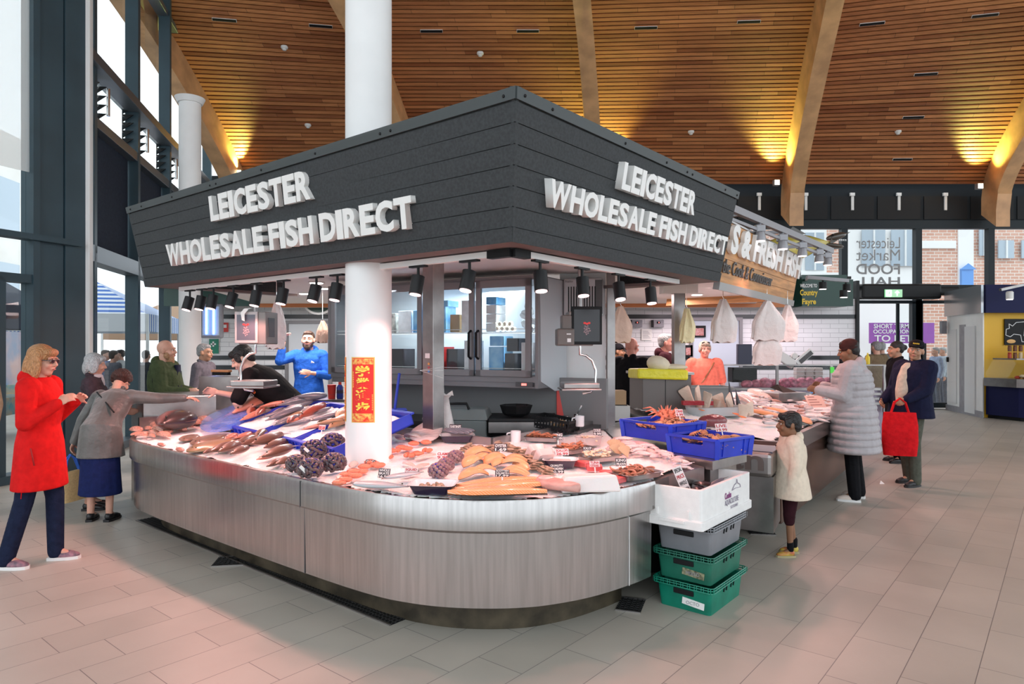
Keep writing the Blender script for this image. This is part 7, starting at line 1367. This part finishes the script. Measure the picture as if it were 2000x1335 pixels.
# ================================================================== blue crates of crabs
def bluecrate(name, label, c, rz, w_, d_, h_, tilt=0.):
    r = thing(name, label, 'crate', c, rot=(0, tilt, rz), group='blue crab crates')
    def wall(b, x0, y0, x1, y1, z0, z1): b.bar((x0, y0, (z0+z1)/2), (x1, y1, (z0+z1)/2), .008, z1-z0)
    b = MB(); W2, D2 = w_/2, d_/2; k_ = .93
    b.bx(-W2*k_, W2*k_, -D2*k_, D2*k_, 0, .008)
    def taper(sx, sy, ex, ey, gap=False):
        for (t0, t1, z0, z1) in (((0, 1, 0, .62), (0, .28, .62, 1), (.72, 1, .62, 1), (.28, .72, .88, 1)) if gap else ((0, 1, 0, 1),)):
            f = lambda t, z, o: V((lerp(sx, ex, t), lerp(sy, ey, t), 0))*(lerp(k_, 1, z)*o)+V((0, 0, z*h_))
            q = [f(t0, z0, 1), f(t1, z0, 1), f(t1, z1, 1), f(t0, z1, 1)]; q += [f(t0, z0, .975), f(t1, z0, .975), f(t1, z1, .975), f(t0, z1, .975)]
            b.add(q, [(0, 1, 2, 3), (7, 6, 5, 4), (0, 1, 5, 4), (1, 2, 6, 5), (2, 3, 7, 6), (3, 0, 4, 7)])
    taper(-W2, -D2, W2, -D2, False); taper(W2, -D2, W2, D2); taper(W2, D2, -W2, D2, True); taper(-W2, D2, -W2, -D2, True)
    b.build('crate_body', BLUE, r)
    b = MB(); o = .012
    for (x0, y0), (x1, y1) in (((-W2, -D2), (W2, -D2)), ((W2, -D2), (W2, D2)), ((W2, D2), (-W2, D2)), ((-W2, D2), (-W2, -D2))): b.bar((x0*1.03, y0*1.03, h_-.004), (x1*1.03, y1*1.03, h_-.004), .022, .016)
    for x0, y0 in ((-W2, -D2), (W2, -D2), (W2, D2), (-W2, D2)): b.bar((x0*.96, y0*.96, 0), (x0*1.02, y0*1.02, h_), .03, .03)
    for t in (-.5, 0, .5): b.bar((W2*t*2*.6, -D2*.95, .01), (W2*t*2*.6, -D2*1.01, h_), .012, .01) if t else None
    b.build('rim', BLUE, r); return r
CRB = mat('crab_shell', (.42, .17, .08), .45, noise=(30, .45), col2=(.62, .33, .18)); CRD = mat('crab_dark', (.25, .17, .09), .45, noise=(30, .5), col2=(.5, .2, .1))
def crab(m_, spiky=False):
    r = thing('crab', 'x', 'crab', (0, 0, -9)); b = MB(); b.ell((0, 0, .16), (.5, .34, .16)); b.ell((0, .1, .2), (.42, .2, .14))
    if spiky: [b.caps((.4*math.cos(a), .28*math.sin(a), .25), (.56*math.cos(a), .4*math.sin(a), .4), .05, .01, 6, 2) for a in [i*.7 for i in range(9)]]; [b.caps((.2*math.cos(a), .14*math.sin(a), .3), (.26*math.cos(a), .2*math.sin(a), .52), .05, .01, 6, 2) for a in [i*1.25 for i in range(5)]]
    b.build('shell', m_, r, smooth=180)
    for k_ in (-1, 1):
        b = MB(); b.caps((k_*.4, -.2, .14), (k_*.55, -.4, .14), .07, .09, 8, 2); b.ell((k_*.42, -.52, .14), (.14, .1, .08), (0, 0, k_*.6)); b.caps((k_*.33, -.55, .14), (k_*.18, -.62, .12), .05, .02, 8, 2); b.caps((k_*.35, -.48, .14), (k_*.2, -.52, .14), .035, .015, 8, 2); b.build('claw', m_, r, smooth=180)
        for j in range(4): MB().tube([(k_*.42, -.05+.12*j, .12), (k_*.68, -.1+.18*j, .2), (k_*.88, -.12+.24*j, .02)], [.05, .04, .015], 6).build('leg', m_, r, smooth=180)
    return r
T_crb = crab(CRB); T_crd = crab(CRD); T_spk = crab(mat('spider_crab', (.62, .2, .12), .45, noise=(30, .3)), True)
ea = math.radians(36)
C2c = V((1.395, 4.782, .842)); C1c = V((1.15, 5.17, .90))
bluecrate('blue_crate', 'blue plastic crate of brown crabs on the ledge corner, front one', C2c, ea, .38, .42, .13); bluecrate('blue_crate', 'blue plastic crate of pink crabs behind the front blue crate, tilted', C1c, ea, .38, .48, .13)
for i in range(15):
    x, y = (-.11+.11*(i % 3)), (-.14+.09*((i//3) % 4)); q = C2c+M.Rotation(ea, 3, 'Z') @ V((x, y, .05+.03*(i//5))); dup(T_crd if i % 2 else T_crb, q, (random.uniform(-.5, .5), random.uniform(-.5, .5), random.uniform(0, 6.3)), 'brown crab heaped in the front blue crate', 'brown crabs in the front crate', .085)
for i in range(18):
    x, y = (-.12+.12*(i % 3)), (-.17+.1*((i//3) % 4)); q = C1c+M.Rotation(ea, 3, 'Z') @ V((x, y, .05+.03*(i//6))); dup(T_crb, q, (random.uniform(-.5, .5), random.uniform(-.5, .5), random.uniform(0, 6.3)), 'pinkish crab heaped in the rear blue crate', 'pink crabs in the rear crate', .08)
dup(T_spk, C1c+V((.06, .1, .135)), (.5, .1, .4), 'large spiny red spider crab on top of the rear blue crate', None, .19)
S2 = lambda px, py, up=0.: (lambda p: p)(P(px, py, C2c.y))
card(['CRAB', '9.99'], 1337, 816, 16, 14, surf=lambda a, c: C1c+V((.13, -.02, .16)), white=True, where=' in the rear blue crate'); card(['LIVE', '19.99'], 1403, 832, 26, 16, surf=lambda a, c: C2c+V((.1, .02, .145)), white=True, where=' in the front blue crate')
# ================================================================== stack of boxes at the counter end
SC_ = V((1.195, 4.28, 0)); SRZ = math.atan2(W.y, W.x)
GRN = [mat('green_crate', (.0, .19, .12), .4, noise=(6, .2)), mat('green_crate_dull', (.01, .14, .09), .45, noise=(6, .2)), mat('grey_crate', (.2, .21, .23), .45, noise=(6, .1))]
def tote(label, z, m_, tag_=None, dx=0):
    r = thing('stacking_crate', label, 'crate', SC_+V((dx, 0, z)), SRZ, group='stacked plastic crates'); L, D, h_ = .50, .35, .175
    b = MB(); R = [rr_ring(L*.93, D*.93, 0, .02, 3), rr_ring(L, D, h_-.03, .02, 3)]; b.rings([R[0], R[1], rr_ring(L-.012, D-.012, h_-.03, .02, 3), rr_ring(L*.93-.012, D*.93-.012, .006, .02, 3)]); b.build('crate_body', m_, r, smooth=30)
    b = MB()
    for z_ in (h_-.03, h_-.014, h_): 
        R2 = rr_ring(L+.04, D+.04, z_, .025, 3); b.tube(R2+[R2[0]], .0035, 4)
    R2, R3 = rr_ring(L+.04, D+.04, h_-.03, .025, 3), rr_ring(L+.04, D+.04, h_, .025, 3); n = len(R2)
    for s_ in range(44): x = -L/2-.02+(L+.04)*s_/43; [b.bar((x, y, h_-.03), (x, y, h_), .004, .004) for y in (-D/2-.02, D/2+.02)] if s_ % 3 else None
    for s_ in range(28): y = -D/2-.02+(D+.04)*s_/27; [b.bar((x, y, h_-.03), (x, y, h_), .004, .004) for x in (-L/2-.02, L/2+.02)] if s_ % 3 else None
    b.rings([rr_ring(L+.03, D+.03, h_-.03, .02, 3), rr_ring(L-.01, D-.01, h_-.03, .02, 3), rr_ring(L-.01, D-.01, h_-.034, .02, 3), rr_ring(L+.03, D+.03, h_-.034, .02, 3)], cap=False); b.build('rim', m_, r)
    b = MB(); b.box((-L/2-.0+.002, 0, h_-.062), (.012, .13, .032)); b.build('hand_hole', BLACK, r, bevel=.004)
    b = MB(); [b.bar((x, -D/2*.975-.004, .10), (x+.012, -D/2*.995-.003, .145), .006, .006) for x in (-.06, -.02, .05, .09)]; b.build('slots', BLACK, r)
    if tag_:
        t = MB().box((-L/2*.95-.006, -.06, .055), (.004, .14, .04), 0, (.1, 0, 0)).build('paper_label', PAPERW if tag_ == 'OCTO' else mat('worn_label', (.2, .2, .12), .7, noise=(60, .6)), r)
        write(tag_, frame((-L/2*.95-.009, -.015, .045), (0, -1, 0), (0, 0, 1)), .085, .02, GREYP, t)
    return r
tote('bright green plastic crate at the bottom of the stack with a paper label', 0, GRN[0], 'OCTO'); tote('dull green plastic crate, second from the floor in the stack', .178, GRN[1], 'MIXED'); tote('grey plastic crate directly under the white polystyrene box', .356, GRN[2], None)
r = thing('polystyrene_box', 'large white polystyrene fish box with printed logo on top of the crate stack', 'box', V((1.19, 4.307, .53)), SRZ); PS = mat('polystyrene', (.8, .8, .79), .7, noise=(20, .03), bump=(150, .3, .003)); L, D, h_ = .77, .38, .235
b = MB(); b.rings([rr_ring(L+.02, D+.02, 0, .02, 3), rr_ring(L+.02, D+.02, .05, .02, 3), rr_ring(L, D, .055, .02, 3), rr_ring(L, D, h_, .02, 3), rr_ring(L-.05, D-.05, h_, .015, 3), rr_ring(L-.05, D-.05, .03, .015, 3)]); b.build('box', PS, r, smooth=30, bevel=.003)
b = MB(); b.box((-L/2-.004, .09, .085), (.012, .012, .045)); b.box((-L/2-.004, -.11, .085), (.012, .012, .045)); b.bx(-L/2-.018, -L/2-.008, -.09, .07, .03, .045); b.build('grip_mould', PS, r)
yf = -D/2-.002; m_ = frame((0, yf, 0), (1, 0, 0), (0, 0, 1)); LOG = mat('logo_grey', (.25, .22, .3), .6); PUR = mat('logo_purple', (.25, .05, .2), .6)
write('Cooke', m_, .10, .04, PUR, r, x0=-.05, y0=.125, bold=.03); write('AQUACULTURE', m_, .22, .04, LOG, r, x0=-.05, y0=.08); write('SCOTLAND', m_, .12, .018, LOG, r, x0=.04, y0=.055)
b = MB(); pts = [(.06, .165), (.10, .195), (.13, .20), (.14, .225), (.15, .2), (.19, .185), (.2, .165)]; [b.bar((x0, yf-.002, z0), (x1, yf-.002, z1), .002, .004) for (x0, z0), (x1, z1) in zip(pts, pts[1:])]; b.tube([(.06, yf-.002, .165), (.12, yf-.002, .172), (.2, yf-.002, .165)], .0015, 4); b.build('fish_mark', LOG, r)
for i in range(5): dup(T_brm if i < 3 else T_sil, V((1.17+.035*i, 4.32+.05*(i % 3), .60+.02*i)), (.3, -.5+.2*i, 1.0+.7*i), 'dark fish head down inside the polystyrene box', 'fish in the polystyrene box', .24)
r = thing('price_sign', 'tall white special price sign leaning in the polystyrene box', 'sign', (1.12, 4.21, .62), rot=(-.25, -.32, .35)); MB().bx(-.032, .032, 0, .003, 0, .24).build('card', CARDW, r)
for i, (t, m2) in enumerate((('SPECIAL', BLACKCARD), ('PRICE', r_ink), ('WHOLE', BLACKCARD), ('SALMON', BLACKCARD), ('6.99', r_ink))): write(t, frame((0, -.001, 0), (1, 0, 0), (0, 0, 1)), .052, .026, m2, r, x0=-.026, y0=.205-i*.042, bold=.02)
# ================================================================== banners on the column
def curved(a0, a1, z0, z1, rad, name, m_, parent):
    R = []; N = 10; b = MB(); vs = []
    for z in (z0, z1):
        for i in range(N+1): a = math.radians(lerp(a0, a1, i/N)); vs.append((rad*math.sin(a), -rad*math.cos(a), z))
    b.add(vs, [(i, i+1, N+2+i, N+1+i) for i in range(N)]); return b.build(name, m_, parent, smooth=180)
BRED = mat('banner_red', (.7, .015, .01), .5); BGOLD = mat('banner_gold', (.75, .5, .12), .45); FLOR = mat('banner_floral', (.7, .03, .01), .5, noise=(55, .5), col2=(.8, .55, .12))
base_a = math.degrees(math.atan2(COLX, COLY))*-1     # camera-facing direction correction
for i, (a0, a1) in enumerate(((-45, 15), (-120, -70))):
    r = thing('paper_banner', ['red and gold paper banner with Chinese characters facing the aisle on the column', 'red and gold paper banner wrapped round the left side of the column'][i], 'banner', (COLX, COLY, 0)); o_ = -math.degrees(math.atan2(-COLX, COLY))+0; o_ = -12.0
    A0_, A1_ = a0-o_*-1*0-12+0, a1-12; A0_ = a0+12*0; A0_, A1_ = a0-(-12), a1-(-12)
    curved(A0_, A1_, 1.094, 1.526, COLR+.0012, 'gold_border', BGOLD, r); curved(A0_+3, A1_-3, 1.10, 1.52, COLR+.0018, 'red_ground', BRED, r); curved(A0_+4, A1_-4, 1.104, 1.155, COLR+.0022, 'floral_foot', FLOR, r); curved(A0_+4, A1_-4, 1.478, 1.516, COLR+.0022, 'floral_head', FLOR, r)
    am = math.radians((A0_+A1_)/2); 
    for j, ch in enumerate('学業進步'):
        me = fit_text(text_mesh(ch, extrude=1, offset=.035), -.047, .047, 0, .072); ch_m = []
        for v in me.vertices: a = am+v.co.x/(COLR); rr_ = COLR+(.0045 if v.co.z > 0 else .003); v.co = V((rr_*math.sin(a), -rr_*math.cos(a), 1.398-.080*j+v.co.y))
        me.materials.clear(); me.materials.append(mat('banner_yellow', (.85, .65, .08), .45)); link(me, 'character', r)
    for s_, z_ in ((-1, 1.33), (1, 1.18)):
        b = MB()
        for j in range(9): a = am+s_*math.radians((A1_-A0_)/2-6); b.box(((COLR+.0025)*math.sin(a), -(COLR+.0025)*math.cos(a), z_+j*.012), (.006, .002, .007), a)
        b.build('small_script', BGOLD, r)
# ================================================================== hanging carrier bags
def hang(label, px, py0, py1, wpx, Y, m_, n=5, rz=0):
    top = P(px, py0, Y); h_ = (py1-py0)*Y/FPX; w_ = wpx*Y/FPX; r = thing('carrier_bags', label, 'bags', top, rz, group='bunches of hanging carrier bags')
    for i in range(n):
        b = MB(); R = []; o = (i-(n-1)/2)*.018; ph = i*1.7; ww = w_/2*(1-.06*i)
        for j in range(9):
            t = j/8; wd = ww*(.10+.9*min(1, t*1.9)**.8)*(1+.05*math.sin(5*t+ph)); dd = .012+.025*math.sin(math.pi*min(1, t*1.05)); R.append([(wd*math.copysign(abs(math.cos(k_))**.7, math.cos(k_))+.018*math.sin(3*t+ph), o+dd*math.sin(k_)*(1+.5*math.sin(6*math.cos(k_)+ph)), -h_*(t**.9)*(1-.05*i*(i % 2))+.01*math.sin(9*math.cos(k_)+ph)*t) for k_ in [2*math.pi*q_/18 for q_ in range(18)]])
        b.rings(R); b.build('bag', m_, r, smooth=60)
    MB().tube([(0, 0, .10), (0, 0, .02), (.015, 0, 0), (0, 0, -.02)], .004, 5).build('hook', CHROME, r)
    MB().cyl((0, 0, .08), (0, 0, 2.30-top.z), .003, n=6).build('string', WHITEP, r)
BGW = mat('bag_white', (.78, .72, .7), .4, bump=(14, .8, .02)); BGP = mat('bag_pink', (.85, .6, .48), .4, bump=(14, .8, .02)); BGY = mat('bag_yellow', (.9, .82, .5), .4, bump=(14, .8, .02))
for a in [('peach coloured bunch of carrier bags left of the bald man', 1212, 598, 668, 38, 7.2, BGP), ('pale yellow bunch of carrier bags right of the stall post', 1341, 602, 668, 26, 7.5, BGY), ('cream bunch of carrier bags above the coral woman', 1412, 584, 668, 48, 7.6, BGW), ('white bunch of carrier bags nearest the timber sign end, upper', 1498, 588, 664, 62, 7.8, BGW), ('crumpled white bags hanging under the large white bunch', 1496, 640, 712, 54, 7.85, BGW), ('small white bunch of bags at the timber sign end', 1538, 596, 666, 34, 8.6, BGW), ('white carrier bags hanging behind the left scale', 540, 590, 680, 36, 6.6, BGW), ('pale pink bag hanging left of the freezer', 630, 626, 668, 22, 7.6, BGP)]: hang(*a)
r = thing('tied_bag', 'knotted white plastic bag hanging behind the steel post', 'bag', P(872, 770, 5.7)); b = MB(); b.lathe((0, 0, 0), [(.01, 0), (.045, -.005), (.02, -.03), (.035, -.12), (.065, -.25), (.07, -.32), (.05, -.36)], 14); b.build('bag', BGW, r, smooth=60); MB().add([(0, 0, 0), (.05, 0, .035), (.06, .0, -.01), (-.05, 0, .03), (-.055, 0, -.005)], [(0, 1, 2), (0, 3, 4)]).build('knot_ears', BGW, r); MB().cyl((-.02, 0, 0), (-.03, 0, .32), .0015, n=5).build('string', WHITEP, r)
b = MB(); q0 = P(820, 723, 5.4); [b.cyl(q0, P(866, y, 5.44), .0012, n=4) for y in (716, 723, 738)]; tag(b.build('white_string', WHITEP), 'thin white strings tied round the steel post', 'string')
r = thing('blue_spray_bottle', 'dark blue bottle with red cap left of the column', 'bottle', P(664, 778, 7.75)); MB().lathe((0, 0, 0), [(.035, 0), (.038, .01), (.038, .13), (.02, .16)], 16).build('bottle', mat('bottle_blue', (.01, .03, .25), .3), r, smooth=40); MB().lathe((0, 0, .16), [(.018, 0), (.018, .03), (.008, .045)], 10).build('cap', RED, r); MB().cyl((0, 0, .06), (0, 0, .1), .0385, n=16).build('label', mat('navy_label', (.02, .02, .06), .5), r)
tag(MB().lathe((0, 0, 0), [(.04, 0), (.05, .16), (.045, .16)], 16).build('red_cup_stack', RED, smooth=40, loc=P(648, 778, 7.75)), 'red plastic cups stacked left of the freezer', 'cups')
r = thing('blue_bin', 'blue plastic bin right of the white column behind the rim', 'bin', P(763, 0, 5.95).xy.to_3d()+V((0, 0, .5)), .2); MB().rings([rr_ring(.18, .18, 0, .03), rr_ring(.24, .22, .52, .03)]).build('bin', BLUE, r, smooth=40); MB().rings([rr_ring(.28, .25, .5, .03), rr_ring(.28, .25, .54, .03)]).build('rim', BLUE, r)
r = thing('blue_brush', 'long handled blue brush leaning behind the white column', 'brush', P(772, 790, 5.8)); MB().tube([(-.02, 0, -.25), (0, 0, 0), (.03, .03, .27)], .012).build('handle', BLUE, r)
# ================================================================== goods on the second counter
def B2(px, py, up=0.):
    z = .85
    for _ in range(14): p = G(px, py, z); z = .5*z+.5*bz2(p.x, p.y)
    p.z = bz2(p.x, p.y)+up; return p
for i in range(150):
    px = random.uniform(1425, 1652); t_ = (px-1425)/227; lo, hi = 775, lerp(840, 822, t_) if px > 1500 else 815
    py = random.uniform(lo, hi); L_ = random.uniform(22, 36)*(.6+.5*(py-770)/60); a = random.uniform(-.3, .5); seg(T_sil if i % 5 else T_red, (px-L_/2, py-L_/2*a*.5), (px+L_/2, py+L_/2*a*.5), .01+.02*random.random(), surf=B2, label='small silver pink fish in the heap on the neighbouring counter', group='silver fish heap on the second counter')
for i, (a, c) in enumerate([((1455, 805), (1545, 826)), ((1480, 800), (1560, 818)), ((1545, 812), (1598, 842))]): seg(T_sals, a, c, .03, surf=B2, label='orange salmon side on the second counter, '+['nearest the basin', 'behind the first', 'above the small boy'][i])
for i, (a, c) in enumerate([((1440, 762), (1535, 800)), ((1418, 770), (1500, 815)), ((1500, 762), (1560, 790))]): r = seg(T_fil, a, c, .05, surf=B2, label='long white fish slab on the second counter, '+['rear', 'front', 'right'][i], group='white fish slabs', thin=(1, .5, .6))
SWT = mat('swordfish_tail', (.02, .012, .02), .35, coat=.3)
for i, (px, y0, y1) in enumerate([(1432, 806, 738), (1446, 808, 758)]): p = B2(px, y0); h_ = (y1-y0)*-1*p.y/FPX; b = MB(); b.rings([[(lerp(0, -.05, t_)+.04*(1-t_)*math.cos(k_), .02*(1-t_)*math.sin(k_), h_*t_) for k_ in [2*math.pi*j/8 for j in range(8)]] for t_ in (0, .3, .6, .85, 1)]); tag(b.build('swordfish_fin', SWT, smooth=60, loc=p), 'upright dark swordfish fin, '+['taller one on the left', 'shorter one on the right'][i], 'fish fin', 'upright dark fins')
p = B2(1398, 812); dish('grey_basin', 'oval pale grey basin of paper wrapped fish on the second counter', p+V((0, .1, .0)), .3, .5, .3, .09, mat('basin_grey', (.45, .47, .48), .5), mat('basin_grey', (.45, .47, .48), .5), .14, 1.15, 'basin')
PAP = mat('wrap_paper', (.66, .52, .42), .6, bump=(18, .8, .02))
for i, (px, py, an_, h_) in enumerate([(1352, 798, -.5, .2), (1365, 802, -.3, .22), (1378, 808, -.2, .18), (1412, 806, .4, .16), (1428, 808, .5, .18), (1400, 806, .1, .1), (1450, 822, .2, .12), (1466, 818, -.2, .13)]):
    p = B2(px, py, .04); b = MB(); b.rings([[(ww*math.cos(k_), dd*math.sin(k_), h_*t_) for k_ in [2*math.pi*j/9 for j in range(9)]] for t_, ww, dd in ((0, .035, .03), (.5, .05, .03), (.9, .065, .015), (1, .06, .004))]); tag(b.build('paper_wrap', PAP, smooth=30, loc=p), 'crumpled paper cone of fish, '+['leftmost in the basin', 'second in the basin', 'third in the basin', 'right of the gap in the basin', 'rightmost in the basin', 'short one in the middle', 'by the dark fins, left', 'by the dark fins, right'][i], 'wrap', 'paper wrapped fish'); bpy.data.objects[-1] if 0 else None
    COL.objects[-1].rotation_euler = (0, an_, i)
r = thing('grey_tub', 'grey plastic tub standing behind the basin by the coral woman', 'tub', B2(1398, 790)+V((0, .35, 0))); MB().rings([rr_ring(.42, .3, 0, .03), rr_ring(.5, .36, .17, .03), rr_ring(.52, .38, .17, .03), rr_ring(.52, .38, .185, .03), rr_ring(.47, .33, .185, .03), rr_ring(.4, .28, .02, .03)]).build('tub', mat('tub_grey', (.2, .23, .23), .5), r, smooth=30)
tag(MB().ell((0, 0, .05), (.13, .08, .06), n=16, m=10).build('mince_pack', mat('purple_pack', (.22, .05, .06), .25, coat=.5, bump=(20, .8, .02)), smooth=180, loc=B2(1392, 832, .0)), 'shiny dark red wrapped pack before the basin', 'pack'); tag(MB().box((0, 0, .02), (.3, .08, .04)).build('red_net', mat('red_net', (.35, .01, .02), .5, bump=(40, 1, .01)), loc=B2(1362, 806, .08)), 'dark red net bundle at the left rim of the basin', 'net')
for i, (px, py) in enumerate([(1438, 820), (1450, 826), (1410, 828), (1510, 772), (1372, 812)]): tag(MB().box((0, 0, .01), (.07, .045, .004), .6, (.3, .1, 0)).build('orange_ticket', mat('ticket_orange', (.85, .2, .03), .5), loc=B2(px, py, .05)), 'small orange paper ticket, '+['left of the dark fins foot', 'lowest, beside the sink', 'on the clear bags', 'highest, on the long slabs', 'at the basin rim'][i], 'ticket', 'orange tickets')
r = thing('paper_sign', 'pale pink handwritten sign sheet on the silver fish heap', 'sign', B2(1598, 800, .03), rot=(-.6, 0, .3)); MB().bx(-.12, .12, 0, .003, 0, .16).build('sheet', mat('pink_sheet', (.8, .5, .42), .7), r); b = MB(); [b.bx(-.09, .07-.02*i, -.002, 0, .03+.035*i, .037+.035*i) for i in range(4)]; b.build('handwriting', mat('ink_brown', (.3, .1, .08), .6), r)
r = thing('steel_riser', 'low brushed steel block with a scale plate on the second counter', 'scale', B2(1530, 782), .4); MB().bx(-.22, .22, -.15, .15, 0, .11).build('block', STEELW, r, bevel=.005); MB().add([(-.1, -.1, .11), (.12, -.1, .11), (0, .1, .2), (-.12, .1, .16)], [(0, 1, 2, 3)]).build('black_cloth', BLACK, r)
tag(MB().ell((0, 0, .04), (.06, .05, .04)).build('blue_bag', mat('bag_blue', (.08, .3, .7), .3, bump=(20, .8, .02)), smooth=180, loc=B2(1590, 772, .02)), 'small crumpled light blue plastic bag on the second counter', 'bag'); tag(MB().box((0, 0, 0), (.06, .02, .1)).build('green_tag', mat('green_tag', (.1, .7, .08), .5, emit=(.1, .7, .08), emit_s=.2), loc=(5.3, 11.19, 1.2)), 'small bright green ticket holder on a steel upright', 'ticket')
tag(MB().add([(0, 0, 0), (.06, 0, .0), (.03, .03, .035)], [(0, 1, 2)]).build('litter', PAPERW, loc=G(1718, 945)+V((0, 0, .002))), 'tiny white scrap of paper on the tiles by the red bag', 'litter')
for t in (T_gur, T_sil, T_red, T_pnk, T_brm, T_tan, T_flt, T_ray, T_fil, T_fil2, T_salp, T_sals, T_roe, T_sil2, T_pr1, T_pr2, sc0, wk, sq, T_crb, T_crd, T_spk): purge(t)
q = P(656, 778, 7.75); r = thing('side_bench', 'small steel side bench holding the red cups and blue bottle', 'bench', (q.x, q.y, 0)); MB().bx(-.2, .2, -.15, .25, q.z-.03, q.z-.002).build('top', STEELW, r); [MB().bx(x-.015, x+.015, y-.015, y+.015, 0, q.z-.03).build('leg', STEELW, r) for x in (-.17, .17) for y in (-.12, .22)]
